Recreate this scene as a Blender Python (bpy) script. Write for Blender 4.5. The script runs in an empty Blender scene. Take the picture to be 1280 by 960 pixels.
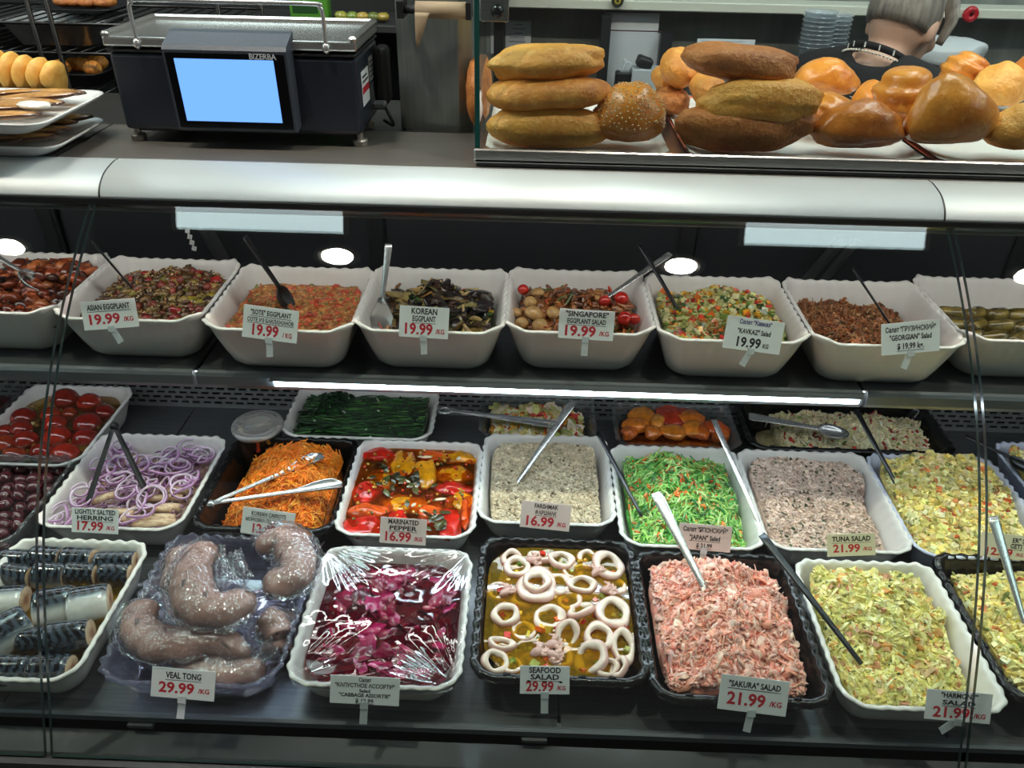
import bpy, bmesh, math, random
import numpy as np
from mathutils import Vector, Matrix, Euler

S = bpy.context.scene
COL = S.collection
rng = np.random.default_rng(7)
random.seed(7)
PI = math.pi
rad = math.radians

# ------------------------------------------------------------------ camera
CZ = 1.62
FPX = 980.0
def cam_basis(p, y, r):
    f = np.array([math.sin(y)*math.cos(p), math.cos(y)*math.cos(p), -math.sin(p)])
    rt = np.array([math.cos(y), -math.sin(y), 0.0]); up = np.cross(rt, f)
    c, s = math.cos(r), math.sin(r)
    return np.array([c*rt+s*up, -s*rt+c*up, f])
CB = cam_basis(rad(32.8), rad(-1.0), rad(1.22))
cd = bpy.data.cameras.new('camera'); cam = bpy.data.objects.new('camera', cd); COL.objects.link(cam)
cd.sensor_width = 36; cd.lens = FPX/1280*36; cd.clip_start = 0.01; cd.clip_end = 60
mw = Matrix.Identity(4)
for i in range(3):
    mw[i][0] = CB[0][i]; mw[i][1] = CB[1][i]; mw[i][2] = -CB[2][i]
mw[2][3] = CZ
cam.matrix_world = mw
S.camera = cam

# ------------------------------------------------------------------ world, exposure
S.view_settings.view_transform = 'Standard'; S.view_settings.look = 'None'
S.view_settings.gamma = 1; S.view_settings.use_curve_mapping = False
S.view_settings.exposure = 0.8
W = bpy.data.worlds.new('world'); S.world = W; W.use_nodes = True
W.node_tree.nodes['Background'].inputs[0].default_value = (1.0, 0.97, 0.93, 1)
W.node_tree.nodes['Background'].inputs[1].default_value = 0.05
try:
    S.cycles.use_denoising = True
    S.cycles.max_bounces = 10; S.cycles.transparent_max_bounces = 40
    S.cycles.glossy_bounces = 5; S.cycles.transmission_bounces = 6; S.cycles.diffuse_bounces = 4
    S.cycles.caustics_reflective = False; S.cycles.caustics_refractive = False
    S.cycles.sample_clamp_indirect = 4.0
except Exception:
    pass
PANEL_L = 5.0       # ceiling panels, radiance
DOWN_L = 300.0       # round downlights
LED_L = 26.0         # strip under the shelf

# ------------------------------------------------------------------ pixel helpers (points on real planes)
def ray(px, py):
    return CB.T @ np.array([(px-640)/FPX, -(py-480)/FPX, 1.0])
def at_z(px, py, z):
    d = ray(px, py); p = d*((z-CZ)/d[2]); return Vector((p[0], p[1], z))
def at_y(px, py, y):
    d = ray(px, py); p = d*(y/d[1]); return Vector((p[0], y, p[2]+CZ))
def mpp(P):
    q = np.array([P[0], P[1], P[2]-CZ]); return float(CB[2] @ q)/FPX

# ------------------------------------------------------------------ materials
def lin(c):
    out = []
    for v in c[:3]:
        v = v/255.0
        out.append(v/12.92 if v <= 0.04045 else ((v+0.055)/1.055)**2.4)
    return tuple(out)
def lin4(c): return lin(c)+(1.0,)
MATS = {}
def mat(name, color, rough=0.5, metal=0.0, noise=0.0, nscale=20.0, bump=0.0, bscale=60.0, emit=None, estr=0.0, spec=0.5,
        stretch=None, coat=0.0, color2=None, sss=0.0):
    if name in MATS: return MATS[name]
    m = bpy.data.materials.new(name); m.use_nodes = True; nt = m.node_tree; b = nt.nodes['Principled BSDF']
    c = lin4(color)
    b.inputs['Base Color'].default_value = c
    b.inputs['Roughness'].default_value = rough; b.inputs['Metallic'].default_value = metal
    b.inputs['Specular IOR Level'].default_value = spec
    b.inputs['Coat Weight'].default_value = coat
    if sss:
        b.inputs['Subsurface Weight'].default_value = sss; b.inputs['Subsurface Radius'].default_value = (0.01, 0.005, 0.003)
    vec = None
    if noise or bump or stretch or color2:
        tc = nt.nodes.new('ShaderNodeTexCoord'); vec = tc.outputs['Object']
        if stretch:
            mp = nt.nodes.new('ShaderNodeMapping'); mp.inputs['Scale'].default_value = stretch
            nt.links.new(vec, mp.inputs['Vector']); vec = mp.outputs['Vector']
    if noise or color2:
        n = nt.nodes.new('ShaderNodeTexNoise'); n.inputs['Scale'].default_value = nscale; n.inputs['Detail'].default_value = 5
        nt.links.new(vec, n.inputs['Vector'])
        r = nt.nodes.new('ShaderNodeValToRGB')
        r.color_ramp.elements[0].position = 0.32; r.color_ramp.elements[1].position = 0.68
        c2 = lin4(color2) if color2 else tuple(min(1, x*(1+noise)) for x in c[:3])+(1,)
        c1 = c if color2 else tuple(x*(1-noise) for x in c[:3])+(1,)
        r.color_ramp.elements[0].color = c1; r.color_ramp.elements[1].color = c2
        nt.links.new(n.outputs['Fac'], r.inputs['Fac']); nt.links.new(r.outputs['Color'], b.inputs['Base Color'])
    if bump:
        n2 = nt.nodes.new('ShaderNodeTexNoise'); n2.inputs['Scale'].default_value = bscale; n2.inputs['Detail'].default_value = 4
        nt.links.new(vec, n2.inputs['Vector'])
        bp = nt.nodes.new('ShaderNodeBump'); bp.inputs['Strength'].default_value = bump; bp.inputs['Distance'].default_value = 0.004
        nt.links.new(n2.outputs['Fac'], bp.inputs['Height']); nt.links.new(bp.outputs['Normal'], b.inputs['Normal'])
    if emit:
        b.inputs['Emission Color'].default_value = lin4(emit); b.inputs['Emission Strength'].default_value = estr
    MATS[name] = m; return m
def food(name, rough=0.4, bump=0.3, bscale=250.0, spec=0.5, coat=0.0, var=0.25, vscale=90.0):
    """colour of each morsel comes from its own 'Col' attribute"""
    if name in MATS: return MATS[name]
    m = bpy.data.materials.new(name); m.use_nodes = True; nt = m.node_tree; b = nt.nodes['Principled BSDF']
    b.inputs['Roughness'].default_value = rough; b.inputs['Specular IOR Level'].default_value = spec; b.inputs['Coat Weight'].default_value = coat
    b.inputs['Coat Roughness'].default_value = 0.15
    a = nt.nodes.new('ShaderNodeAttribute'); a.attribute_name = 'Col'
    tc = nt.nodes.new('ShaderNodeTexCoord')
    n = nt.nodes.new('ShaderNodeTexNoise'); n.inputs['Scale'].default_value = vscale; n.inputs['Detail'].default_value = 4
    nt.links.new(tc.outputs['Object'], n.inputs['Vector'])
    mr = nt.nodes.new('ShaderNodeMapRange'); mr.inputs[1].default_value = 0.3; mr.inputs[2].default_value = 0.7
    mr.inputs[3].default_value = 1-var; mr.inputs[4].default_value = 1+var
    nt.links.new(n.outputs['Fac'], mr.inputs[0])
    mx = nt.nodes.new('ShaderNodeVectorMath'); mx.operation = 'SCALE'
    nt.links.new(a.outputs['Color'], mx.inputs[0]); nt.links.new(mr.outputs[0], mx.inputs['Scale'])
    nt.links.new(mx.outputs['Vector'], b.inputs['Base Color'])
    if bump:
        n2 = nt.nodes.new('ShaderNodeTexNoise'); n2.inputs['Scale'].default_value = bscale; n2.inputs['Detail'].default_value = 3
        nt.links.new(tc.outputs['Object'], n2.inputs['Vector'])
        bp = nt.nodes.new('ShaderNodeBump'); bp.inputs['Strength'].default_value = bump; bp.inputs['Distance'].default_value = 0.002
        nt.links.new(n2.outputs['Fac'], bp.inputs['Height']); nt.links.new(bp.outputs['Normal'], b.inputs['Normal'])
    MATS[name] = m; return m
def clear(name, tint=(255, 255, 255), base=0.04, rough=0.0, haze=0.0, hazecol=(230, 235, 240), bump=0.0, bscale=60.0, stretch=None, gain=0.96, power=5.0):
    """see-through sheet: straight transmission, a mirror reflection that grows at grazing angles, optional milky haze"""
    if name in MATS: return MATS[name]
    m = bpy.data.materials.new(name); m.use_nodes = True; nt = m.node_tree
    for n in list(nt.nodes): nt.nodes.remove(n)
    out = nt.nodes.new('ShaderNodeOutputMaterial')
    tr = nt.nodes.new('ShaderNodeBsdfTransparent'); tr.inputs[0].default_value = lin4(tint)
    gl = nt.nodes.new('ShaderNodeBsdfGlossy'); gl.inputs['Roughness'].default_value = rough; gl.inputs[0].default_value = (1, 1, 1, 1)
    lw = nt.nodes.new('ShaderNodeLayerWeight'); lw.inputs[0].default_value = 0.5
    if bump:
        tc = nt.nodes.new('ShaderNodeTexCoord'); n2 = nt.nodes.new('ShaderNodeTexNoise'); n2.inputs['Scale'].default_value = bscale; n2.inputs['Detail'].default_value = 2
        vec = tc.outputs['Object']
        if stretch:
            mp = nt.nodes.new('ShaderNodeMapping'); mp.inputs['Scale'].default_value = stretch
            nt.links.new(vec, mp.inputs['Vector']); vec = mp.outputs['Vector']
        nt.links.new(vec, n2.inputs['Vector'])
        bp = nt.nodes.new('ShaderNodeBump'); bp.inputs['Strength'].default_value = bump; bp.inputs['Distance'].default_value = 0.01
        nt.links.new(n2.outputs['Fac'], bp.inputs['Height'])
        nt.links.new(bp.outputs['Normal'], gl.inputs['Normal']); nt.links.new(bp.outputs['Normal'], lw.inputs['Normal'])
    pw = nt.nodes.new('ShaderNodeMath'); pw.operation = 'POWER'; pw.inputs[1].default_value = power
    nt.links.new(lw.outputs['Facing'], pw.inputs[0])
    ma = nt.nodes.new('ShaderNodeMath'); ma.operation = 'MULTIPLY_ADD'; ma.inputs[1].default_value = gain; ma.inputs[2].default_value = base; ma.use_clamp = True
    nt.links.new(pw.outputs[0], ma.inputs[0])
    first = tr.outputs[0]
    if haze:
        df = nt.nodes.new('ShaderNodeBsdfDiffuse'); df.inputs[0].default_value = lin4(hazecol)
        mh = nt.nodes.new('ShaderNodeMixShader'); mh.inputs[0].default_value = haze
        nt.links.new(tr.outputs[0], mh.inputs[1]); nt.links.new(df.outputs[0], mh.inputs[2]); first = mh.outputs[0]
    mx = nt.nodes.new('ShaderNodeMixShader')
    nt.links.new(ma.outputs[0], mx.inputs[0]); nt.links.new(first, mx.inputs[1]); nt.links.new(gl.outputs[0], mx.inputs[2])
    nt.links.new(mx.outputs[0], out.inputs[0])
    MATS[name] = m; return m
def glow(name, color, strength):
    if name in MATS: return MATS[name]
    m = bpy.data.materials.new(name); m.use_nodes = True; nt = m.node_tree
    for n in list(nt.nodes): nt.nodes.remove(n)
    out = nt.nodes.new('ShaderNodeOutputMaterial'); e = nt.nodes.new('ShaderNodeEmission')
    e.inputs[0].default_value = lin4(color); e.inputs[1].default_value = strength
    nt.links.new(e.outputs[0], out.inputs[0]); MATS[name] = m; return m

WHITE = mat('white melamine', (232, 228, 224), 0.22, spec=0.5)
BLACKP = mat('black plastic', (14, 14, 15), 0.22)
BLACKM = mat('matt black plastic', (20, 20, 22), 0.5)
STEEL = mat('brushed steel', (175, 175, 172), 0.28, 1.0, noise=0.12, nscale=8, stretch=(1, 60, 60))
WTOP = mat('worktop steel', (132, 128, 122), 0.3, 0.6, noise=0.12, nscale=8, stretch=(1, 40, 40))
STEELD = mat('dull steel shelf', (112, 114, 117), 0.3, 0.7, noise=0.15, nscale=8, stretch=(1, 40, 40))
CUTLERY = mat('polished cutlery steel', (205, 205, 205), 0.26, 0.75)
ALU = mat('satin aluminium', (205, 212, 211), 0.5, 0.45)
DARKLINE = mat('dark gasket', (16, 17, 18), 0.5)
RAIL = mat('grey rail', (96, 98, 100), 0.4, 0.3)
GLASS = clear('counter glass', (246, 251, 249))
GEDGE = mat('green glass edge', (44, 58, 57), 0.15, 0.0)
PAPER = mat('white card', (226, 228, 230), 0.6)
PINKCARD = mat('faded pink card', (226, 208, 206), 0.6)
CREAMCARD = mat('cream card', (222, 216, 190), 0.6)
INKK = mat('black ink', (22, 22, 28), 0.6)
INKR = mat('red ink', (186, 34, 48), 0.6)
INKB = mat('dark blue ink', (45, 42, 110), 0.6)
CLIP = clear('clear plastic clip', (250, 252, 252), base=0.08, haze=0.35)

# ------------------------------------------------------------------ mesh helpers
class MB:
    def __init__(s): s.v = []; s.q = []; s.t = []; s.n = 0; s.c = []; s.qm = []; s.tm = []; s.ng = []
    def add(s, V, quads=None, tris=None, col=None, m=0):
        V = np.asarray(V, float).reshape(-1, 3); k = len(V)
        s.v.append(V)
        if quads is not None and len(quads):
            q = np.asarray(quads, int)+s.n; s.q.append(q); s.qm.append(np.full(len(q), m))
        if tris is not None and len(tris):
            t = np.asarray(tris, int)+s.n; s.t.append(t); s.tm.append(np.full(len(t), m))
        c = np.ones((k, 3)) if col is None else np.broadcast_to(np.asarray(col, float), (k, 3))
        s.c.append(c); s.n += k
        return s
    def ngon(s, idx, m=0): s.ng.append((list(idx), m))
    def build(s, name, mats, parent=None, smooth=True, loc=None):
        V = np.concatenate(s.v) if s.v else np.zeros((0, 3))
        q = np.concatenate(s.q) if s.q else np.zeros((0, 4), int); t = np.concatenate(s.t) if s.t else np.zeros((0, 3), int)
        me = bpy.data.meshes.new(name)
        org = Vector((0, 0, 0))
        if loc is not None: org = Vector(loc); V = V-np.array(org)
        ngl = sum(len(a) for a, _ in s.ng)
        nl = len(q)*4+len(t)*3+ngl; npoly = len(q)+len(t)+len(s.ng)
        me.vertices.add(len(V)); me.vertices.foreach_set('co', V.astype(np.float32).ravel())
        me.loops.add(nl); me.polygons.add(npoly)
        idx = np.concatenate([q.ravel(), t.ravel(), np.array([i for a, _ in s.ng for i in a], int)]).astype(np.int32)
        me.loops.foreach_set('vertex_index', idx)
        starts = np.concatenate([np.arange(len(q))*4, len(q)*4+np.arange(len(t))*3]).astype(np.int32)
        o = len(q)*4+len(t)*3; ex = []
        for a, _ in s.ng: ex.append(o); o += len(a)
        starts = np.concatenate([starts, np.array(ex, np.int32)]).astype(np.int32)
        me.polygons.foreach_set('loop_start', starts)
        mi = np.concatenate((s.qm or [np.zeros(0)])+(s.tm or [np.zeros(0)])+[np.array([b for _, b in s.ng])]).astype(np.int32) if npoly else []
        me.polygons.foreach_set('material_index', mi)
        me.polygons.foreach_set('use_smooth', np.full(npoly, bool(smooth)))
        at = me.attributes.new('Col', 'FLOAT_COLOR', 'POINT')
        C = np.concatenate(s.c) if s.c else np.zeros((0, 3)); C4 = np.concatenate([C, np.ones((len(C), 1))], 1)
        at.data.foreach_set('color', C4.astype(np.float32).ravel())
        me.update(calc_edges=True); me.validate()
        for mm in (mats if isinstance(mats, (list, tuple)) else [mats]): me.materials.append(mm)
        ob = bpy.data.objects.new(name, me); COL.objects.link(ob); ob.location = org
        if parent is not None: ob.parent = parent
        return ob
def tag(o, label=None, cat=None, group=None, kind=None):
    if label: o['label'] = label
    if cat: o['category'] = cat
    if group: o['group'] = group
    if kind: o['kind'] = kind
    return o
def thing(name, loc, label, cat, group=None, rot=(0, 0, 0)):
    o = bpy.data.objects.new(name, None); COL.objects.link(o); o.location = loc; o.rotation_euler = rot
    o.empty_display_size = 0.02
    return tag(o, label, cat, group)
def copy_thing(o, label=None, loc=None, rot=None, scale=None, group=None):
    c = o.copy(); COL.objects.link(c)
    for ch in list(o.children):
        k = ch.copy(); COL.objects.link(k); k.parent = c
        for g in list(ch.children):
            kk = g.copy(); COL.objects.link(kk); kk.parent = k
    if label: c['label'] = label
    if loc is not None: c.location = loc
    if rot is not None: c.rotation_euler = rot
    if scale is not None: c.scale = scale
    if group: c['group'] = group
    return c
def rotm(rx=0, ry=0, rz=0): return np.array(Euler((rx, ry, rz)).to_matrix())
def xf(V, loc=(0, 0, 0), R=None, sc=None):
    V = np.asarray(V, float)
    if sc is not None: V = V*np.asarray(sc)
    if R is not None: V = V @ R.T
    return V+np.asarray(loc, float)
BOXQ = np.array([[0, 3, 2, 1], [4, 5, 6, 7], [0, 1, 5, 4], [1, 2, 6, 5], [2, 3, 7, 6], [3, 0, 4, 7]])
BOXV = np.array([[-1, -1, -1], [1, -1, -1], [1, 1, -1], [-1, 1, -1], [-1, -1, 1], [1, -1, 1], [1, 1, 1], [-1, 1, 1]])*0.5
def box(mb, c, size, R=None, col=None, m=0):
    return mb.add(xf(BOXV, c, R, size), BOXQ, col=col, m=m)
def rbox(mb, c, size, bev=0.003, seg=2, R=None, col=None, m=0):
    bm = bmesh.new(); bmesh.ops.create_cube(bm, size=1.0)
    bmesh.ops.scale(bm, vec=size, verts=bm.verts)
    bmesh.ops.bevel(bm, geom=list(bm.edges), offset=min(bev, min(size)*0.49), segments=seg, profile=0.5, affect='EDGES')
    return add_bm(mb, bm, c, R, col, m)
def add_bm(mb, bm, c=(0, 0, 0), R=None, col=None, m=0):
    bm.verts.index_update(); base = mb.n
    V = np.array([v.co[:] for v in bm.verts]); q = []; t = []; ng = []
    for f in bm.faces:
        i = [v.index for v in f.verts]
        (q if len(i) == 4 else t if len(i) == 3 else ng).append(i)
    mb.add(xf(V, c, R), q, t, col, m)
    for i in ng: mb.ngon([k+base for k in i], m)
    bm.free(); return mb
def loft(mb, rings, cap0=True, cap1=True, col=None, m=0, closed=True):
    n = len(rings[0]); K = len(rings); V = np.concatenate([np.asarray(r, float) for r in rings])
    q = []
    rngn = n if closed else n-1
    for k in range(K-1):
        for i in range(rngn):
            j = (i+1) % n
            q.append((k*n+i, k*n+j, (k+1)*n+j, (k+1)*n+i))
    base = mb.n
    mb.add(V, q, col=col, m=m)
    if cap0 and closed: mb.ngon([base+i for i in reversed(range(n))], m)
    if cap1 and closed: mb.ngon([base+(K-1)*n+i for i in range(n)], m)
    return mb
def tube(mb, pts, r, n=8, col=None, m=0, flat=1.0, cap=True, up=(0, 0, 1)):
    """r: radius or list; flat: scale of the section along the second normal"""
    P = np.asarray(pts, float); K = len(P)
    T = np.gradient(P, axis=0); T /= np.linalg.norm(T, axis=1)[:, None]+1e-12
    rr = np.broadcast_to(np.asarray(r, float), (K,)); fl = np.broadcast_to(np.asarray(flat, float), (K,))
    up = np.asarray(up, float); a = np.cross(T[0], up)
    if np.linalg.norm(a) < 1e-3: a = np.cross(T[0], (1, 0, 0.01))
    rings = []; ang = np.linspace(0, 2*PI, n, endpoint=False)
    for k in range(K):
        a = a-T[k]*(a @ T[k]); a /= np.linalg.norm(a)+1e-12; b = np.cross(T[k], a)
        rings.append(P[k]+rr[k]*(np.cos(ang)[:, None]*a+fl[k]*np.sin(ang)[:, None]*b))
    return loft(mb, rings, cap, cap, col, m)
def lathe(mb, prof, n=24, c=(0, 0, 0), R=None, col=None, m=0, cap0=False, cap1=False):
    a = np.linspace(0, 2*PI, n, endpoint=False)
    rings = [xf(np.stack([r*np.cos(a), r*np.sin(a), np.full(n, z)], 1), c, R) for r, z in prof]
    return loft(mb, rings, cap0, cap1, col, m)
def smooth_path(pts, n=12):
    P = np.asarray(pts, float); K = len(P)
    if K < 3: return np.array([P[0]+(P[-1]-P[0])*t for t in np.linspace(0, 1, n)])
    out = []; E = np.vstack([2*P[0]-P[1], P, 2*P[-1]-P[-2]])
    for t in np.linspace(0, K-1, n):
        i = min(int(t), K-2); u = t-i; p0, p1, p2, p3 = E[i], E[i+1], E[i+2], E[i+3]
        out.append(0.5*((2*p1)+(-p0+p2)*u+(2*p0-5*p1+4*p2-p3)*u*u+(-p0+3*p1-3*p2+p3)*u**3))
    return np.array(out)
def _ico(sub):
    bm = bmesh.new(); bmesh.ops.create_icosphere(bm, subdivisions=sub, radius=1.0); bm.verts.index_update()
    V = np.array([v.co[:] for v in bm.verts]); F = np.array([[v.index for v in f.verts] for f in bm.faces]); bm.free(); return V, F
ICO = {k: _ico(k) for k in (1, 2, 3, 4)}
def lumps(V, amp, freq, seed):
    g = np.random.default_rng(seed); out = np.zeros(len(V))
    for k in range(6):
        w = g.normal(size=3)*freq*(1+0.5*k); out += np.sin(V @ w+g.uniform(0, 6.28))/(1+0.6*k)
    return out*amp/2.2
def blob(mb, c, r, sub=2, amp=0.1, freq=2.0, seed=0, R=None, col=None, m=0, power=None, fn=None):
    V, F = ICO[sub]; V = V.copy()
    if power: V = np.sign(V)*np.abs(V)**power; 
    V = V*(1+lumps(V, amp, freq, seed))[:, None]
    if fn is not None: V = fn(V)
    mb.add(xf(V, c, R, r), None, F, col, m)
    return mb
def pick(pal, n, jit=0.1, g=rng):
    """pal: [(sRGB, weight)...] -> n linear colours"""
    w = np.array([p[1] for p in pal], float); w /= w.sum()
    k = g.choice(len(pal), n, p=w); C = np.array([lin(p[0]) for p in pal])[k]
    return np.clip(C*(1+g.normal(0, jit, (n, 1)))*(1+g.normal(0, jit*0.35, (n, 3))), 0, 1)
def fbm(x, y, seed, scale, octv=3):
    out = np.zeros_like(x); g = np.random.default_rng(seed); a = 1.0
    for o in range(octv):
        N = 32; G = g.uniform(-1, 1, (N, N)); X = x*scale+7.3; Y = y*scale+3.1
        i = np.floor(X).astype(int); j = np.floor(Y).astype(int); fx = X-i; fy = Y-j
        fx = fx*fx*(3-2*fx); fy = fy*fy*(3-2*fy); i %= N; j %= N; i1 = (i+1) % N; j1 = (j+1) % N
        out += a*((G[i, j]*(1-fx)+G[i1, j]*fx)*(1-fy)+(G[i, j1]*(1-fx)+G[i1, j1]*fx)*fy); a *= 0.5; scale *= 2.1
    return out
def text_mesh(mb, s, size, M4, m=0, align='CENTER', bold=0.0, width=None, shear=0.0, res=2):
    cu = bpy.data.curves.new('t', 'FONT'); cu.body = s; cu.size = size; cu.align_x = align; cu.align_y = 'CENTER'
    cu.offset = bold; cu.resolution_u = res; cu.shear = shear
    ob = bpy.data.objects.new('t', cu); COL.objects.link(ob)
    me = bpy.data.meshes.new_from_object(ob.evaluated_get(bpy.context.evaluated_depsgraph_get()))
    V = np.array([v.co[:] for v in me.vertices]) if len(me.vertices) else np.zeros((0, 3))
    F = [list(p.vertices) for p in me.polygons]
    bpy.data.objects.remove(ob); bpy.data.curves.remove(cu); bpy.data.meshes.remove(me)
    if not len(V): return mb
    if width:
        w = V[:, 0].max()-V[:, 0].min(); V[:, 0] *= width/w
        if align == 'CENTER': V[:, 0] -= (V[:, 0].max()+V[:, 0].min())/2
    V = np.array([(M4 @ Vector(v))[:] for v in V]); base = mb.n
    mb.add(V, [f for f in F if len(f) == 4], [f for f in F if len(f) == 3], m=m)
    for f in F:
        if len(f) > 4: mb.ngon([base+i for i in f], m)
    return mb
# ================================================================== ROOM
WALLM = mat('painted wall', (120, 122, 122), 0.7)
FLOORM = mat('floor tile', (92, 88, 82), 0.35, noise=0.15, nscale=3)
CEILM = mat('ceiling tile', (120, 120, 118), 0.8, noise=0.05, nscale=60)
STEELWALL = mat('steel wall cladding', (128, 133, 128), 0.36, 0.35, noise=0.18, nscale=3, stretch=(6, 6, 0.6))
CEILZ = CZ+1.30
def slab(name, c, size, m, kind='structure'):
    mb = MB(); box(mb, c, size); o = mb.build(name, m, smooth=False); o['kind'] = kind; return o
slab('floor', (0, -1.7, -0.05), (9, 9.4, 0.1), FLOORM)
slab('ceiling', (0, 0.2, CEILZ+0.05), (9, 5.4, 0.1), CEILM)
wb = slab('wall_back', (0, 2.85, CEILZ/2), (9, 0.1, CEILZ), STEELWALL)
slab('wall_left', (-4.55, 0.2, CEILZ/2), (0.1, 5.4, CEILZ), WALLM)
slab('wall_right', (4.55, 0.2, CEILZ/2), (0.1, 5.4, CEILZ), WALLM)
PANEL = glow('light panel diffuser', (226, 247, 250), PANEL_L)
DOWN = glow('downlight lens', (255, 244, 228), DOWN_L)
def ceiling_panel(x0, x1, y0, y1, label):
    cx, cy = (x0+x1)/2, (y0+y1)/2; w, d = x1-x0, y1-y0
    t = thing('ceiling_light', (cx, cy, CEILZ), label, 'ceiling light', 'ceiling light panels')
    mb = MB(); rbox(mb, (0, 0, -0.012), (w-0.03, d-0.03, 0.012), 0.002, 1); mb.build('diffuser', PANEL, t, smooth=False)
    mb = MB()
    for sx in (-1, 1): box(mb, (sx*(w/2-0.01), 0, -0.009), (0.02, d, 0.018))
    for sy in (-1, 1): box(mb, (0, sy*(d/2-0.01), -0.009), (w-0.04, 0.02, 0.018))
    mb.build('frame', mat('white metal', (220, 220, 218), 0.4), t, smooth=False)
for x0, x1, y0, y1, lb in ((-1.27, -0.64, 1.01, 2.22, 'long white ceiling light panel above the label scale'), (0.745, 1.41, 1.01, 2.22, 'long white ceiling light panel above the pastry trays'),
                       (-3.3, -2.65, 1.01, 2.22, 'added unseen ceiling light panel beyond the counter end nearest the wire rack'), (2.7, 3.35, 1.01, 2.22, 'added unseen ceiling light panel beyond the pastry end of the counter'),  # outer pair added out of view for extra overhead light
                       (-4.0, -3.35, -1.6, 0.8, 'added unseen fill light panel over the customer aisle, wire rack end'), (3.4, 4.05, -1.6, 0.8, 'added unseen fill light panel over the customer aisle, pastry end')):  # unseen aisle pair added as side fill, clear of the glass reflections
    ceiling_panel(x0, x1, y0, y1, lb)
for x in (-1.88, -0.685, 0.55, 1.79):
    t = thing('downlight', (x, 0.84, CEILZ), 'small round recessed downlight in the row of four over the counter glass', 'ceiling light', 'round downlights')
    mb = MB(); lathe(mb, [(0.0, -0.004), (0.056, -0.004), (0.056, -0.0005)], 24); mb.build('lens', DOWN, t)
    mb = MB(); lathe(mb, [(0.056, -0.0005), (0.058, -0.009), (0.085, -0.006), (0.088, 0)], 24); mb.build('trim_ring', mat('white metal', (220, 220, 218), 0.4), t)

# ================================================================== DISPLAY COUNTER
XL, XR = -1.9, 1.9
SEAM = (-0.625, 0.595)
ctr = thing('display_counter', (0, 1.1, 0), 'refrigerated steel and curved glass deli display counter filled with salads', 'counter')
def C(mb, name, m, smooth=False, kind=None):
    o = mb.build(name, m, smooth=smooth)
    o.parent = ctr; o.matrix_parent_inverse = Matrix.Translation((0, -1.1, 0))
    if kind: o['kind'] = kind
    return o
def sub(o, mb, name, m, smooth=False, label=None):
    k = mb.build(name, m, smooth=smooth); k.parent = o; k.matrix_parent_inverse = Matrix.Translation((0, 0, 0)); 
    if label: k['label'] = label
    return k
GP = (-1.41258925, 3.86094427, -3.98086372, 2.13179072)
def gY(h): return ((GP[0]*h+GP[1])*h+GP[2])*h+GP[3]
hs = np.concatenate([np.linspace(0.402, 0.6, 16), np.linspace(0.62, 1.004, 14)])
def glass_ring(off):
    out = []
    for h in hs:
        dy = (gY(h+1e-3)-gY(h-1e-3))/2e-3; n = np.array([-1.0, dy*-1.0]); n /= np.linalg.norm(n)
        # tangent (dy,-1) in (Y,Z); outward normal (-1,-dy)
        out.append((gY(h)-n[0]*off, CZ-h-n[1]*off))
    return np.array(out)
go, gi = glass_ring(0.0), glass_ring(0.006)
for x0, x1 in ((XL, SEAM[0]-0.0045), (SEAM[0]+0.0045, SEAM[1]-0.0045), (SEAM[1]+0.0045, XR)):
    mb = MB(); n = len(hs)
    for ring in (go, gi):
        V = np.concatenate([np.column_stack([np.full(n, x), ring]) for x in (x0, x1)])
        mb.add(V, [(i, i+1, n+i+1, n+i) for i in range(n-1)] if ring is go else [(i, n+i, n+i+1, i+1) for i in range(n-1)])
    g = C(mb, 'glass_panel', GLASS, True)
    mb = MB()
    for x in (x0, x1):
        V = np.concatenate([np.column_stack([np.full(n, x), r]) for r in (go, gi)])
        mb.add(V, [(i, i+1, n+i+1, n+i) for i in range(n-1)])
    for k in (0, -1):
        mb.add([(x0, *go[k]), (x1, *go[k]), (x1, *gi[k]), (x0, *gi[k])], [(0, 1, 2, 3)])
    sub(g, mb, 'glass_edge', GEDGE, False, 'dark green polished edge of the glass')
# fascia band: rounded aluminium profile above the glass
HT = 0.367; ZT = CZ-HT
prof = smooth_path([(1.168, CZ-0.3675), (1.150, CZ-0.3672), (1.118, CZ-0.3735), (1.097, CZ-0.386), (1.088, CZ-0.3995), (1.092, CZ-0.401)], 18)
for x0, x1 in ((XL, SEAM[0]-0.001), (SEAM[0]+0.001, SEAM[1]-0.001), (SEAM[1]+0.001, XR)):
    mb = MB(); ring = np.vstack([prof, [(1.168, CZ-0.400)]])
    loft(mb, [np.column_stack([np.full(len(ring), x), ring]) for x in (x0, x1)], True, True)
    C(mb, 'fascia_band', ALU, True)
for x in SEAM:
    mb = MB(); r2 = np.vstack([prof+0.0003*np.array([-1, 0.3]), [(1.16, CZ-0.401)]])
    loft(mb, [np.column_stack([np.full(len(r2), xx), r2]) for xx in (x-0.0012, x+0.0012)], True, True)
    C(mb, 'fascia_joint', DARKLINE)
mb = MB(); box(mb, (0, 1.115, CZ-0.4045), (XR-XL, 0.06, 0.007)); C(mb, 'gasket', DARKLINE)
mb = MB(); rbox(mb, (0, 1.122, CZ-0.4165), (XR-XL, 0.05, 0.017), 0.003); rbox(mb, (0, 1.130, CZ-0.427), (XR-XL, 0.04, 0.004), 0.001); C(mb, 'top_rail', RAIL)
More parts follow.
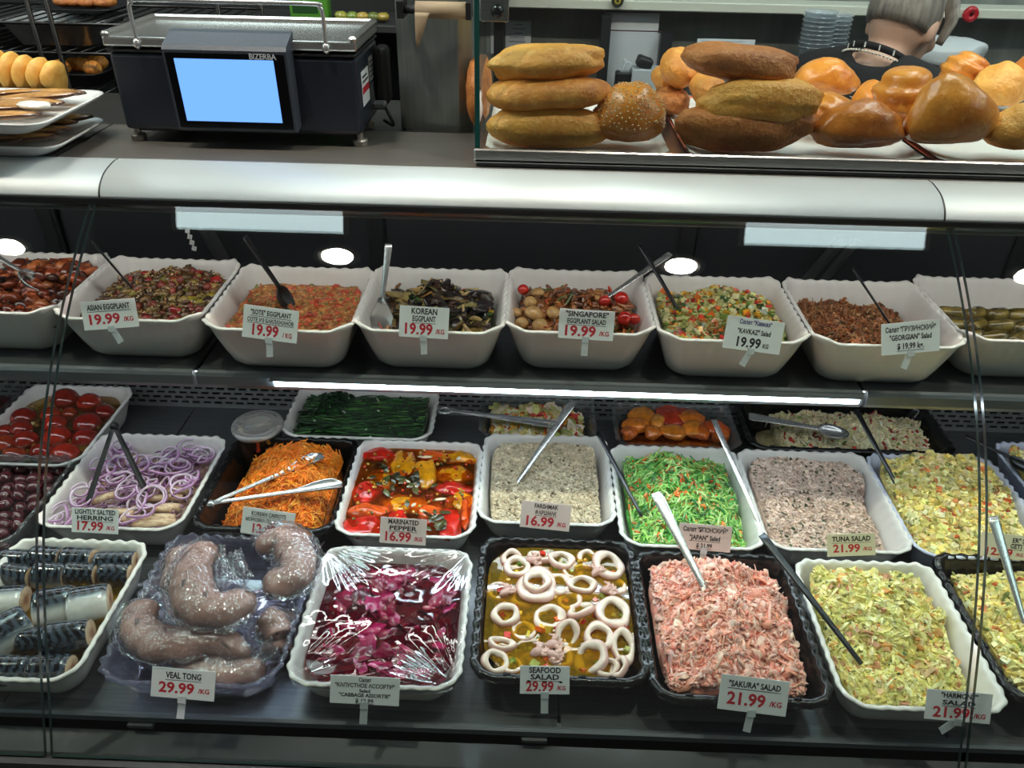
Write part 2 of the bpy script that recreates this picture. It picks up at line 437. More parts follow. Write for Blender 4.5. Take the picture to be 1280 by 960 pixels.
# worktop
mb = MB(); rbox(mb, (0, 1.262, ZT-0.012), (XR-XL, 0.190, 0.024), 0.002)
C(mb, 'worktop', WTOP)
mb = MB(); rbox(mb, (-1.08, 1.485, ZT-0.02), (1.72, 0.255, 0.024), 0.002)
rbox(mb, (0.87, 1.49, ZT-0.02), (2.06, 0.26, 0.024), 0.002)
C(mb, 'service_ledge', mat('worn steel ledge', (98, 96, 92), 0.35, 0.9, noise=0.2, nscale=6))
mb = MB(); box(mb, (-0.72, 1.262, ZT+0.0004), (0.0015, 0.188, 0.001)); C(mb, 'worktop_joint', DARKLINE)
mb = MB(); rbox(mb, (0, 1.166, CZ-0.411), (2.6, 0.018, 0.012), 0.002, 1); C(mb, 'canopy_light', glow('canopy light', (255, 246, 242), 8.0))
# inside of the case
DARKIN = mat('dark mirror-like door', (74, 76, 82), 0.07, 0.55)
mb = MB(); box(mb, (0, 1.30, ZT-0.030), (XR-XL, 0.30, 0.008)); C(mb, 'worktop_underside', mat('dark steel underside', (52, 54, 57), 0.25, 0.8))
dz0, dz1 = CZ-0.69, ZT-0.034
for i, (x0, x1) in enumerate(((XL, -0.93), (-0.93, -0.28), (-0.28, 0.33), (0.33, 0.98), (0.98, XR))):
    mb = MB(); rbox(mb, ((x0+x1)/2, 1.452+0.012*(i % 2), (dz0+dz1)/2), (x1-x0-0.004, 0.008, dz1-dz0), 0.001, 1)
    d = C(mb, 'sliding_door', DARKIN)
    mb = MB(); rbox(mb, (x1-0.02, 1.445+0.012*(i % 2), (dz0+dz1)/2), (0.028, 0.006, dz1-dz0), 0.001, 1)
    k = sub(d, mb, 'door_stile', mat('dark grey frame', (50, 52, 55), 0.4, 0.5))
# slotted uprights that carry the upper shelf
SLOT = mat('white slot strip', (225, 225, 225), 0.5)
for a, b, w in ((at_y(290, 345, 1.43), at_y(256, 284, 1.40), 0.03), (at_y(1008, 350, 1.43), at_y(1052, 300, 1.40), 0.022), (at_y(1030, 350, 1.43), at_y(1072, 300, 1.40), 0.018)):
    mb = MB(); tube(mb, [a, b], w/2, 4, flat=0.25, up=(0, 1, 0)); C(mb, 'shelf_bracket', mat('grey bracket', (88, 90, 92), 0.4, 0.6))
a, b = at_y(233, 285, 1.39), at_y(244, 314, 1.40)
mb = MB(); a = np.array(a); b = np.array(b)
for k in range(4):
    p = a+(b-a)*(k+0.5)/4; box(mb, p, (0.008, 0.003, 0.0085), R=rotm(0, 0.3, 0))
C(mb, 'slot_strip', SLOT)
# upper shelf in three lengths with a lip
SZ = CZ-0.69
for x0, x1 in ((XL, -0.545), (-0.538, 0.552), (0.559, XR)):
    mb = MB(); rbox(mb, ((x0+x1)/2, 1.262, SZ-0.004), (x1-x0, 0.36, 0.008), 0.002, 1)
    s = C(mb, 'shelf', STEELD)
    mb = MB(); pr = np.array([(1.084, SZ+0.001), (1.078, SZ-0.001), (1.0745, SZ-0.006), (1.0745, SZ-0.022), (1.078, SZ-0.029), (1.088, SZ-0.031), (1.088, SZ-0.009)])
    loft(mb, [np.column_stack([np.full(len(pr), x), pr]) for x in (x0, x1)]); sub(s, mb, 'shelf_lip', mat('grey shelf lip', (116, 119, 124), 0.35, 0.5))
la, lb = at_y(341, 469, 1.072), at_y(1076, 494, 1.072)
mb = MB(); rbox(mb, ((la.x+lb.x)/2, 1.0712, SZ-0.0125), (lb.x-la.x, 0.006, 0.0115), 0.0028, 2)
led = C(mb, 'strip_light', glow('cool strip light', (222, 240, 255), LED_L))
mb = MB(); box(mb, ((la.x+lb.x)/2, 1.0705, SZ-0.0045), (lb.x-la.x+0.01, 0.013, 0.002)); C(mb, 'light_cap', mat('grey shelf lip', (116, 119, 124), 0.35, 0.5))
mb = MB(); rbox(mb, (0, 1.125, SZ-0.021), (2.4, 0.016, 0.010), 0.002, 1); C(mb, 'hidden_fill_light', glow('hidden fill light', (246, 248, 255), 7.5))  # added strip hidden behind the lip, brightens the rear tray rows
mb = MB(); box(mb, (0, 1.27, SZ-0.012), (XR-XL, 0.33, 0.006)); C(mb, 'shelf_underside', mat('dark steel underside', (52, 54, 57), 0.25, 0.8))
# deck
DZ = CZ-0.987
for x0, x1 in ((XL, -0.72), (-0.718, 0.063), (0.065, 0.60), (0.602, XR)):
    mb = MB(); rbox(mb, ((x0+x1)/2, 1.03, DZ-0.005), (x1-x0, 0.748, 0.010), 0.002, 1); C(mb, 'deck_plate', STEELD)
mb = MB(); pr = np.array([(0.664, DZ-0.0003), (0.654, DZ), (0.650, DZ-0.002), (0.650, DZ-0.012), (0.654, DZ-0.014), (0.664, DZ-0.011)])
loft(mb, [np.column_stack([np.full(len(pr), x), pr]) for x in (XL, XR)]); C(mb, 'deck_lip', mat('grey shelf lip', (116, 119, 124), 0.35, 0.5))
for x in (-0.52, 0.03):
    mb = MB(); box(mb, (x, 0.651, DZ-0.017), (0.035, 0.012, 0.006)); C(mb, 'lip_bracket', RAIL)
mb = MB(); pr = np.array([(0.648, DZ-0.03), (0.606, DZ-0.045), (0.606, DZ-0.05), (0.648, DZ-0.036)])
loft(mb, [np.column_stack([np.full(len(pr), x), pr]) for x in (XL, XR)]); C(mb, 'front_trough', mat('dark steel trough', (118, 120, 124), 0.18, 0.7, noise=0.2, nscale=5))
mb = MB(); box(mb, (0, 0.597, DZ-0.045), (XR-XL, 0.018, 0.05)); C(mb, 'glass_channel', BLACKM)
mb = MB(); box(mb, (0, 0.70, DZ-0.2), (XR-XL, 0.10, 0.30)); box(mb, (0, 0.625, 0.30), (XR-XL, 0.04, 0.50)); C(mb, 'kick_panel', mat('dark front panel', (22, 22, 24), 0.3))
mb = MB(); box(mb, (0, 1.05, 0.29), (XR-XL, 0.78, 0.56)); C(mb, 'cabinet_base', BLACKM)
mb = MB(); box(mb, (0, 1.53, 0.6), (XR-XL, 0.06, 1.18)); C(mb, 'rear_panel', mat('dark front panel', (22, 22, 24), 0.3))
for x in (XL-0.01, XR+0.01):
    mb = MB(); box(mb, (x, 1.07, 0.62), (0.02, 0.9, 1.2)); C(mb, 'end_panel', mat('dark front panel', (22, 22, 24), 0.3))
# perforated air grille at the back of the deck: real slots
gz0, gz1 = DZ, DZ+0.105; gy = 1.40
mb = MB(); rows = 7; ph = (gz1-gz0-0.02)/rows; pitch = 0.024
box(mb, (0, gy, gz0+0.005), (XR-XL, 0.003, 0.010)); box(mb, (0, gy, gz1-0.005), (XR-XL, 0.003, 0.010))
for r in range(rows):
    z = gz0+0.01+ph*r
    box(mb, (0, gy, z+ph*0.76), (XR-XL, 0.003, ph*0.48))
    x = -1.35+(r % 2)*pitch/2
    while x < 1.35:
        box(mb, (x, gy, z+ph*0.26), (0.007, 0.003, ph*0.56)); x += pitch
C(mb, 'air_grille', mat('grey grille steel', (140, 142, 144), 0.4, 0.3), False, 'stuff')
mb = MB(); box(mb, (0, 1.425, (gz0+SZ)/2), (XR-XL, 0.01, SZ-gz0)); C(mb, 'duct_back', mat('black duct', (8, 8, 9), 0.7))
mb = MB(); box(mb, (0, 1.405, (gz1+SZ)/2), (XR-XL, 0.012, SZ-gz1-0.016)); C(mb, 'back_panel', RAIL)
# ================================================================== TRAYS
def rrect(w, d, r, n=160):
    """rounded rectangle, n points by arc length, starting at the middle of the front edge; returns points, outward normals, arc position"""
    hw, hd = w/2, d/2; r = min(r, hw*0.99, hd*0.99)
    segs = [('l', (0, -hd), (hw-r, -hd)), ('a', (hw-r, -hd+r), -90), ('l', (hw, -hd+r), (hw, hd-r)), ('a', (hw-r, hd-r), 0),
            ('l', (hw-r, hd), (-hw+r, hd)), ('a', (-hw+r, hd-r), 90), ('l', (-hw, hd-r), (-hw, -hd+r)), ('a', (-hw+r, -hd+r), 180), ('l', (-hw+r, -hd), (0, -hd))]
    Ls = [math.dist(s[1], s[2]) if s[0] == 'l' else r*PI/2 for s in segs]; L = sum(Ls)
    P = np.zeros((n, 2)); N = np.zeros((n, 2)); corner = np.zeros(n)
    for i in range(n):
        s = L*i/n; k = 0
        while s > Ls[k] and k < len(segs)-1: s -= Ls[k]; k += 1
        sg = segs[k]
        if sg[0] == 'l':
            u = s/max(Ls[k], 1e-9); P[i] = np.array(sg[1])*(1-u)+np.array(sg[2])*u
            dx = np.array(sg[2])-np.array(sg[1]); dx = dx/(np.linalg.norm(dx)+1e-9); N[i] = (dx[1], -dx[0])
        else:
            a = rad(sg[2])+s/r; N[i] = (math.cos(a), math.sin(a)); P[i] = np.array(sg[1])+r*N[i]; corner[i] = math.sin(2*(s/r))
    return P, N, np.arange(n)/n*L, L, corner
class Tray:
    def __init__(s, cx, cy, z0, W, D, H, bs=0.8, t=0.004, rot=0.0):
        s.cx, s.cy, s.z0, s.W, s.D, s.H, s.bs, s.t, s.rot = cx, cy, z0, W, D, H, bs, t, rot
    def sc(s, z): return s.bs+(1-s.bs)*max(0, min(1, z/s.H))**0.85
    def hw(s, z): return s.W/2*s.sc(z)-s.t-0.001
    def hd(s, z): return s.D/2*s.sc(z)-s.t-0.001
    def w(s, x, y, z):
        c, q = math.cos(s.rot), math.sin(s.rot); return Vector((s.cx+c*x-q*y, s.cy+q*x+c*y, s.z0+z))
def build_tray(tr, m, name, label, group, wave=0.0016, waves=0.026, r=0.032, rim=0.005, ribs=0.0, corner=0.005, cat='tray', lipdrop=0.0, embossed=False):
    n = 240; mb = MB(); rings = []
    def ring(W, D, z, k, off=0.0, rr=r):
        P, N, s, L, co = rrect(W, D, rr, n)
        nw = max(1, round(L/waves)); ph = np.cos(2*PI*nw*s/L)
        rib = np.cos(2*PI*round(L/0.009)*s/L)*ribs*(1 if 0 < z < tr.H*0.92 else 0)
        P = P+N*(off+k*wave*ph+rib)[:, None]
        return np.column_stack([P, z+k*(wave*0.9*ph*0.8+corner*co)])
    H, W, D, t = tr.H, tr.W, tr.D, tr.t
    rings.append(ring(W*tr.bs*0.93, D*tr.bs*0.93, 0.0, 0))
    for z in (0.003, 0.012, H*0.35, H*0.65, H*0.88):
        s = tr.sc(z)-(0.03 if z < 0.005 else 0); rings.append(ring(W*s, D*s, z, (z/H)**4))
    if lipdrop: rings.append(ring(W, D, H-lipdrop, 1, rim*0.2)); rings.append(ring(W, D, H-lipdrop, 1, rim))
    rings.append(ring(W, D, H-0.0022, 1, rim*0.8 if not lipdrop else rim)); rings.append(ring(W, D, H, 1, rim*0.5)); rings.append(ring(W, D, H, 1, -t*0.4)); rings.append(ring(W, D, H-0.002, 1, -t))
    for z in (H*0.88, H*0.65, H*0.35, 0.014, 0.006):
        s = tr.sc(z)-(0.03 if z < 0.01 else 0); rings.append(ring(W*s, D*s, z, (z/H)**4, -t))
    loft(mb, rings, True, True)
    if embossed:
        P, N, s, L, co = rrect(W+rim*0.9, D+rim*0.9, r, 400)
        nb = round(L/0.021)
        for k in range(nb):
            i = int(400*(k+0.5)/nb) % 400
            a = math.atan2(N[i][1], N[i][0]); box(mb, (P[i][0], P[i][1], H-lipdrop*0.45), (0.0035, 0.013, lipdrop*0.55), R=rotm(0, 0, a))
            if k % 2: box(mb, (P[i][0]-N[i][0]*0.004, P[i][1]-N[i][1]*0.004, H+0.001), (0.003, 0.010, 0.002), R=rotm(0, 0, a))
    o = mb.build(name, m, smooth=True); o.location = (tr.cx, tr.cy, tr.z0); o.rotation_euler[2] = tr.rot
    tag(o, label, cat, group); return o
def fit(c, z, inset=0.0):
    p = [at_z(x, y, z) for x, y in c]
    x0 = (p[0].x+p[3].x)/2; x1 = (p[1].x+p[2].x)/2; y0 = (p[0].y+p[1].y)/2; y1 = (p[2].y+p[3].y)/2
    return (x0+x1)/2, (y0+y1)/2, x1-x0-inset, y1-y0-inset
ZS = SZ+0.0008; ZD = DZ+0.0008; ZRT = CZ-0.60; ZRB = CZ-0.92
HT_, HB_ = ZRT-ZS, ZRB-ZD
def top_tray(cx, cy=None, w=0.236, d=0.232, rot=0.0): return Tray(cx, cy, ZS, w, d, HT_, 0.76, 0.004, rot)
def low_tray(c, w=None, d=None, z=None, H=None, bs=0.82, rot=0.0, dx=0, dy=0, t=0.004):
    x, y, ww, dd = fit(c, ZRB); return Tray(x+dx, y+dy, ZD, (w or ww-0.004), (d or dd-0.004), H or HB_, bs, t, rot)
TR = {}
top_c = {}
for k, c in {'sote': [(237,412),(439,416),(470,336),(313,330)], 'korean': [(437,411),(629,415),(636,338),(473,336)], 'singapore': [(630.5,414.5),(821,417),(801,340),(638,336)],
             'kavkaz': [(822,421),(1021,432),(967,348),(808,343)], 'georgian': [(1017,431),(1221,437),(1143,351),(973,348)]}.items():
    x, y, w, d = fit(c, ZRT); top_c[k] = (x, y, w, d)
R_ = at_z(245, 402, ZRT); B_ = at_z(306, 326, ZRT); top_c['asian'] = ((R_.x+B_.x)/2-0.12, (R_.y+B_.y)/2, .24, .24)
R_ = at_z(62, 393, ZRT); B_ = at_z(148, 318, ZRT); top_c['chicken'] = (min((R_.x+B_.x)/2-0.12, top_c['asian'][0]-0.243), (R_.y+B_.y)/2, .24, .24)
L_ = at_z(1212, 430, ZRT); B_ = at_z(1136, 346, ZRT); top_c['rolls'] = (max((L_.x+B_.x)/2+0.12, top_c['georgian'][0]+0.243), (L_.y+B_.y)/2+0.01, .24, .24)
TOPL = {'chicken': 'holding dark red chicken', 'asian': 'holding olive and red Asian eggplant with sesame', 'sote': 'holding orange stewed eggplant sauce', 'korean': 'holding dark Korean eggplant with leaves',
        'singapore': 'holding eggplant, mushrooms and cherry tomatoes', 'kavkaz': 'holding diced green, red and yellow salad', 'georgian': 'holding brown shredded salad with smeared walls', 'rolls': 'holding sliced eggplant rolls'}
TOPR = {'asian': 0.05, 'chicken': 0.03, 'sote': 0.0, 'kavkaz': 0.0, 'georgian': 0.0}
for k, (x, y, w, d) in top_c.items():
    t = top_tray(x, y); TR[k] = t
    build_tray(t, WHITE, 'serving_tray', 'deep white wavy-rimmed tray on the upper shelf '+TOPL[k], 'white trays on the upper shelf', wave=0.0011, waves=0.021, corner=0.006)
LOW = dict(
 onion=([(41,655),(225,665),(282,547),(128,540)], 'w', 'white wavy tray of purple onion rings and herring sticks'),
 pepper=([(415,668),(595,672),(601,553),(450,550)], 'w', 'white wavy tray of red and yellow marinated peppers'),
 farsh=([(597.5,652),(771,657),(757.5,545),(605,543)], 'w', 'white wavy tray of pale grey minced fish spread'),
 japan=([(776,678),(962,690),(916,560),(763,557)], 'w', 'white wavy tray of bright green shredded salad'),
 tuna=([(957,685),(1146,692),(1078,565),(922,563)], 'w', 'white wavy tray of pinkish grey tuna salad'),
 cabbage=([(351,858),(574,868),(590,692),(407,687)], 'w', 'white wavy tray of crimson cabbage under stretched film'),
 harmony=([(1061,892),(1280,893),(1155,706),(991,703)], 'w', 'white wavy tray of yellow green shredded salad in the front row'),
 mackerel=([(-110,872),(75,876),(190,678),(30,672)], 'w', 'white wavy tray of striped mackerel pieces'),
 tomato=([(-55,578),(95,582),(170,484),(38,480)], 'w', 'white wavy tray of pickled tomatoes in brine'),
 greens=([(350,544),(540,550),(548,488),(375,482)], 'w', 'white wavy tray of dark green onions below the strip light'),
 egg=([(1146,692),(1335,704),(1240,572),(1080,567)], 'v', 'bluish white ribbed tray of yellow egg and potato salad'),
 carrot=([(238,657),(414,664),(448,552),(300,542)], 'b', 'black wavy tray of orange carrot strips with metal tongs'),
 seafood=([(587,838),(809,857),(790,676),(608,672)], 'b', 'black embossed tray of squid rings in yellow marinade'),
 sakura=([(812,873),(1040,884),(984,698),(800,692)], 'b', 'black embossed tray heaped with pink crab salad'),
 slaw=([(935,560),(1180,564),(1168,506),(925,502)], 'b', 'black tray of pale shredded salad with red flecks at the back'),
)
for k, (c, kind, label) in LOW.items():
    t = low_tray(c); TR[k] = t
    if k == 'mackerel': t.cy, t.D, t.W, t.cx = 0.786, 0.262, 0.215, t.cx-0.008
    if k in ('harmony', 'sakura', 'cabbage'): t.cy += 0.006
    if kind == 'w': build_tray(t, WHITE, 'serving_tray', label, 'white trays on the deck', wave=0.0012, waves=0.022, corner=0.003)
    elif kind == 'v': build_tray(t, mat('milky bluish plastic', (205, 210, 232), 0.2), 'serving_tray', label, None, wave=0.0016, waves=0.018, corner=0.002, ribs=0.0005)
    else: build_tray(t, BLACKP, 'serving_tray', label, 'black trays on the deck', wave=0.0012, waves=0.022, r=0.028, rim=0.007, ribs=0.0006, corner=0.002, lipdrop=0.010, embossed=True)
def extra(k, x, y, w, d, m, label, **kw):
    TR[k] = Tray(x, y, ZD, w, d, kw.pop('H', HB_), kw.pop('bs', 0.82), 0.004); build_tray(TR[k], m, 'serving_tray', label, kw.pop('group', None), **kw)
VEALPL = clear('clear lavender plastic', (236, 235, 250), base=0.07, haze=0.09, hazecol=(196, 196, 230))
CLEARPL = clear('clear smoky plastic', (228, 232, 232), base=0.07, haze=0.06)
x, y, w, d = fit([(124,840),(362,885),(410,668),(222,668)], ZRB)
vx0 = TR['cabbage'].cx-TR['cabbage'].W/2-0.010; extra('veal', vx0-w/2+0.004, 0.797, w-0.014, 0.280, VEALPL, 'clear lavender plastic tray of vacuum-packed veal tongues', wave=0.0022, waves=0.02, ribs=0.001, H=HB_, group='clear plastic trays', r=0.04)
l = at_z(1192, 700, ZRB); extra('eggr', TR['harmony'].cx+TR['harmony'].W/2+0.015+0.115, TR['harmony'].cy+0.02, 0.23, 0.27, BLACKP, 'black embossed tray of egg salad past the yellow green salad', wave=0.0012, r=0.028, rim=0.007, lipdrop=0.010, embossed=True, ribs=0.0006)
p = at_z(85, 584, ZRB); q = at_z(48, 668, ZRB); extra('olive', min(p.x, q.x)-0.085, (p.y+q.y)/2, 0.17, 0.235, CLEARPL, 'clear smoky tray of dark plum-coloured olives', ribs=0.0008, wave=0.0012, group='clear plastic trays')
x, y, w, d = fit([(600,541),(748,546),(738,500),(604,497)], ZRB); extra('mixed', x, y+0.005, w, d+0.01, CLEARPL, 'clear tray of mixed lettuce and radish salad under the strip light', ribs=0.001, wave=0.001, H=HB_*0.95, group='clear plastic trays', r=0.02)
x, y, w, d = fit([(770,554),(922,556),(915,508),(769,505)], ZRB); extra('orange', x, y+0.005, w, d+0.01, CLEARPL, 'clear tray of orange marinated peppers under the strip light', ribs=0.001, wave=0.001, H=HB_*0.95, group='clear plastic trays', r=0.02)
p = at_z(1233, 566, ZRB); q = at_z(1290, 612, ZRB); extra('eggb', TR['egg'].cx+TR['egg'].W/2+0.145, p.y-0.07, 0.23, 0.21, mat('milky bluish plastic', (205, 210, 232), 0.2), 'bluish white tray of egg salad cut off at the edge, second row', wave=0.0016, waves=0.018, corner=0.002)
p = at_z(38, 480, ZRB); extra('dark', TR['tomato'].cx-TR['tomato'].W/2-0.10, TR['tomato'].cy+0.02, 0.17, 0.22, CLEARPL, 'clear tray of dark beet salad beside the pickled tomatoes', ribs=0.001, group='clear plastic trays')
for k, t in TR.items(): print('TRAY %s c=(%.3f,%.3f) W=%.3f D=%.3f x[%.3f %.3f] y[%.3f %.3f]' % (k, t.cx, t.cy, t.W, t.D, t.cx-t.W/2, t.cx+t.W/2, t.cy-t.D/2, t.cy+t.D/2))
# ================================================================== FOOD
FD = food('chopped salad', 0.42, 0.3, 260)
FDW = food('moist food', 0.22, 0.25, 200, coat=0.5)
FDS = food('glossy skin', 0.16, 0.12, 120, coat=0.6)
FDM = food('matt crumb', 0.6, 0.5, 300, spec=0.3)
class Heap:
    """a heap of morsels in a tray; mound(u,v) gives the height of the top, u and v run -1..1 (v = -1 at the front)"""
    def __init__(s, tr, mound, amp=0.004, freq=40, seed=1, inset=0.004, z=None):
        s.tr, s.mound, s.amp, s.freq, s.seed = tr, mound, amp, freq, seed
        s.zref = z if z is not None else tr.H*0.85
        s.hw = tr.hw(s.zref)-inset; s.hd = tr.hd(s.zref)-inset; s.mb = MB(); s.g = np.random.default_rng(seed)
    def z(s, x, y):
        u = np.clip(x/s.hw, -1, 1); v = np.clip(y/s.hd, -1, 1)
        return np.maximum(s.mound(u, v)+fbm(x, y, s.seed, s.freq, 3)*s.amp, 0.010)
    def base(s, pal, n=64, jit=0.12, patch=60):
        a = np.linspace(-1, 1, n); U, V = np.meshgrid(a, a)
        X = U*np.sqrt(1-V**8*0.30)*s.hw; Y = V*np.sqrt(1-U**8*0.30)*s.hd
        Z = s.z(X, Y); edge = np.maximum(abs(U), abs(V)) > 0.999
        Z = np.where(edge, np.minimum(Z-0.006, s.tr.H*0.98), Z)
        # stay inside the sloping wall where the mound is low
        k = np.array([s.tr.sc(z) for z in Z.ravel()]).reshape(Z.shape)/s.tr.sc(s.zref); k = np.minimum(k, 1.0)
        X = X*k; Y = Y*k
        f = fbm(X, Y, s.seed+5, patch, 2); idx = np.clip(((f+1.1)/2.2*len(pal)).astype(int), 0, len(pal)-1)
        C_ = np.array([lin(p) for p in pal])[idx].reshape(-1, 3)*(1+s.g.normal(0, jit, (n*n, 1)))
        i = np.arange(n*n).reshape(n, n)
        s.mb.add(np.column_stack([X.ravel(), Y.ravel(), Z.ravel()]), np.stack([i[:-1, :-1], i[:-1, 1:], i[1:, 1:], i[1:, :-1]], -1).reshape(-1, 4), col=np.clip(C_, 0, 1)); return s
    def pts(s, n, region=None, lim=0.93):
        out = []; c = 0
        while c < n:
            u = s.g.uniform(-lim, lim, n*2); v = s.g.uniform(-lim, lim, n*2)
            k = (np.abs(u)**6+np.abs(v)**6) < 0.75
            if region is not None: k &= s.g.uniform(0, 1, n*2) < region(u, v)
            out.append(np.stack([u[k], v[k]], 1)); c += k.sum()
            if len(out) > 60: break
        P = np.concatenate(out)[:n]; return P[:, 0]*s.hw, P[:, 1]*s.hd
    def lim(s, P, mar=0.0):
        zz = np.clip(P[..., 2]/s.tr.H, 0, 1)
        k = (s.tr.bs+(1-s.tr.bs)*zz**0.85)/s.tr.sc(s.zref)
        a = s.hw*0.955*k-mar; b = s.hd*0.955*k-mar
        P[..., 0] = np.clip(P[..., 0], -a, a); P[..., 1] = np.clip(P[..., 1], -b, b)
        return P
    def strips(s, n, L, w, t, pal, curl=12.0, lift=(0.0, 0.004), wob=0.002, K=6, region=None, jit=0.12, tilt=0.35):
        x0, y0 = s.pts(n, region); g = s.g; n = len(x0)
        th = g.uniform(0, 2*PI, n); kp = g.normal(0, curl, n); Ln = g.uniform(*L, n); ww = g.uniform(*w, n)/2; tt = g.uniform(*t, n)/2
        X = np.zeros((n, K, 3)); sl = g.normal(0, tilt*0.4, n); ph = g.uniform(0, 6.28, n)
        x, y = x0.copy(), y0.copy(); ds = Ln/(K-1); a = th-kp*Ln/2
        x = x-np.cos(th)*Ln/2; y = y-np.sin(th)*Ln/2
        lf = g.uniform(*lift, n)
        for k in range(K):
            X[:, k, 0] = x; X[:, k, 1] = y
            a = a+kp*ds; x = x+np.cos(a)*ds; y = y+np.sin(a)*ds
        X[..., 2] = 0; X[..., 0] = np.clip(X[..., 0], -s.hw*0.97, s.hw*0.97); X[..., 1] = np.clip(X[..., 1], -s.hd*0.97, s.hd*0.97)
        kk = np.arange(K)/(K-1)-0.5
        X[..., 2] = s.z(X[..., 0], X[..., 1])+lf[:, None]+sl[:, None]*kk*Ln[:, None]+wob*np.sin(ph[:, None]+kk*7)
        X = s.lim(X, 0.005); X[..., 2] = np.maximum(X[..., 2], 0.007)
        T = np.gradient(X, axis=1); T /= np.linalg.norm(T, axis=2, keepdims=True)+1e-9
        side = np.cross(T, np.array([0, 0, 1.0])); side /= np.linalg.norm(side, axis=2, keepdims=True)+1e-9
        up = np.cross(side, T); ro = g.normal(0, 0.7, n)[:, None, None]; s1 = side*np.cos(ro)+up*np.sin(ro); s2 = -side*np.sin(ro)+up*np.cos(ro)
        taper = np.where((np.arange(K) == 0) | (np.arange(K) == K-1), 0.55, 1.0)[None, :, None]
        A = s1*ww[:, None, None]*taper; B = s2*tt[:, None, None]*taper
        V = np.stack([X+A+B, X-A+B, X-A-B, X+A-B], 2).reshape(n, K*4, 3)
        q = []
        for k in range(K-1):
            for i in range(4): q.append((k*4+i, k*4+(i+1) % 4, (k+1)*4+(i+1) % 4, (k+1)*4+i))
        q += [(3, 2, 1, 0), (K*4-4, K*4-3, K*4-2, K*4-1)]
        Q = (np.array(q)[None]+(np.arange(n)*K*4)[:, None, None]).reshape(-1, 4)
        s.mb.add(V.reshape(-1, 3), Q, col=np.repeat(pick(pal, n, jit, g), K*4, axis=0)); return s
    def chunks(s, n, size, pal, flat=1.0, lift=(-0.3, 0.6), region=None, jit=0.12, rough=0.18, tilt=3.0, long=1.0):
        """irregular dice; size (min,max) edge"""
        x, y = s.pts(n, region); g = s.g; n = len(x); sz = g.uniform(*size, n)
        dim = sz[:, None]*np.stack([g.uniform(0.8, 1.25, n)*long, g.uniform(0.75, 1.2, n), g.uniform(0.7, 1.1, n)*flat], 1)
        V = BOXV[None]*(1+g.uniform(-rough, rough, (n, 8, 3)))*dim[:, None, :]
        V = s.rot(V, tilt); z = s.z(x, y)+sz*flat*g.uniform(*lift, n)
        P = s.lim(np.stack([x, y, z], 1), sz*0.5); V = V+P[:, None, :]
        Q = (BOXQ[None]+(np.arange(n)*8)[:, None, None]).reshape(-1, 4)
        s.mb.add(V.reshape(-1, 3), Q, col=np.repeat(pick(pal, n, jit, g), 8, axis=0)); return s
    def rot(s, V, tilt):
        n = len(V); g = s.g; a = g.uniform(0, 2*PI, n); ax = g.normal(0, 1, (n, 3)); ax[:, 2] *= 0.3; ax /= np.linalg.norm(ax, axis=1)[:, None]
        b = np.clip(g.normal(0, tilt*0.35, n), -PI, PI)
        c, q = np.cos(a), np.sin(a); Rz = np.zeros((n, 3, 3)); Rz[:, 0, 0] = c; Rz[:, 0, 1] = -q; Rz[:, 1, 0] = q; Rz[:, 1, 1] = c; Rz[:, 2, 2] = 1
        K = np.zeros((n, 3, 3)); K[:, 0, 1] = -ax[:, 2]; K[:, 0, 2] = ax[:, 1]; K[:, 1, 0] = ax[:, 2]; K[:, 1, 2] = -ax[:, 0]; K[:, 2, 0] = -ax[:, 1]; K[:, 2, 1] = ax[:, 0]
        Rr = np.eye(3)[None]+np.sin(b)[:, None, None]*K+(1-np.cos(b))[:, None, None]*(K @ K)
        return np.einsum('nij,nkj->nki', Rr @ Rz, V)
    def blobs(s, n, size, pal, flat=0.8, lift=(-0.1, 0.4), region=None, jit=0.12, sub=1, amp=0.22, tilt=2.0, long=1.0):
        x, y = s.pts(n, region); g = s.g; n = len(x); sz = g.uniform(*size, n)/2; V0, F = ICO[sub]; m = len(V0)
        nz = np.stack([lumps(V0, amp, 2.0, 100+k) for k in range(12)]); V = V0[None]*(1+nz[g.integers(0, 12, n)])[..., None]
        dim = sz[:, None]*np.stack([g.uniform(0.85, 1.3, n)*long, g.uniform(0.75, 1.1, n), g.uniform(0.8, 1.1, n)*flat], 1)
        V = s.rot(V*dim[:, None, :], tilt); z = s.z(x, y)+sz*flat*g.uniform(*lift, n)*2
        V = V+s.lim(np.stack([x, y, z], 1), sz*0.5)[:, None, :]
        s.mb.add(V.reshape(-1, 3), None, (F[None]+(np.arange(n)*m)[:, None, None]).reshape(-1, 3), col=np.repeat(pick(pal, n, jit, g), m, axis=0)); return s
    def leaves(s, n, size, pal, region=None, lift=(0, 0.004), jit=0.15, bend=0.5):
        """small bent leaf flakes"""
        x, y = s.pts(n, region); g = s.g; n = len(x); sz = g.uniform(*size, n)
        T = []
        for j, yy in enumerate((-0.5, 0, 0.5)):
            for i, xx in enumerate((-0.5, -0.17, 0.17, 0.5)):
                wv = 1-abs(xx*2)**2*0.75; T.append((xx, yy*0.6*wv, -abs(yy)*bend*0.3+bend*0.5*(0.25-xx*xx)))
        T = np.array(T); q = [(j*4+i, j*4+i+1, j*4+4+i+1, j*4+4+i) for j in range(2) for i in range(3)]
        V = np.repeat(T[None], n, 0)*sz[:, None, None]*np.array([1, 1, 1])
        V = V*(1+g.uniform(-0.15, 0.15, V.shape)); V = s.rot(V, 1.4)
        V = V+s.lim(np.stack([x, y, s.z(x, y)+g.uniform(*lift, n)], 1), sz*0.45)[:, None, :]
        s.mb.add(V.reshape(-1, 3), (np.array(q)[None]+(np.arange(n)*12)[:, None, None]).reshape(-1, 4), col=np.repeat(pick(pal, n, jit, g), 12, axis=0)); return s
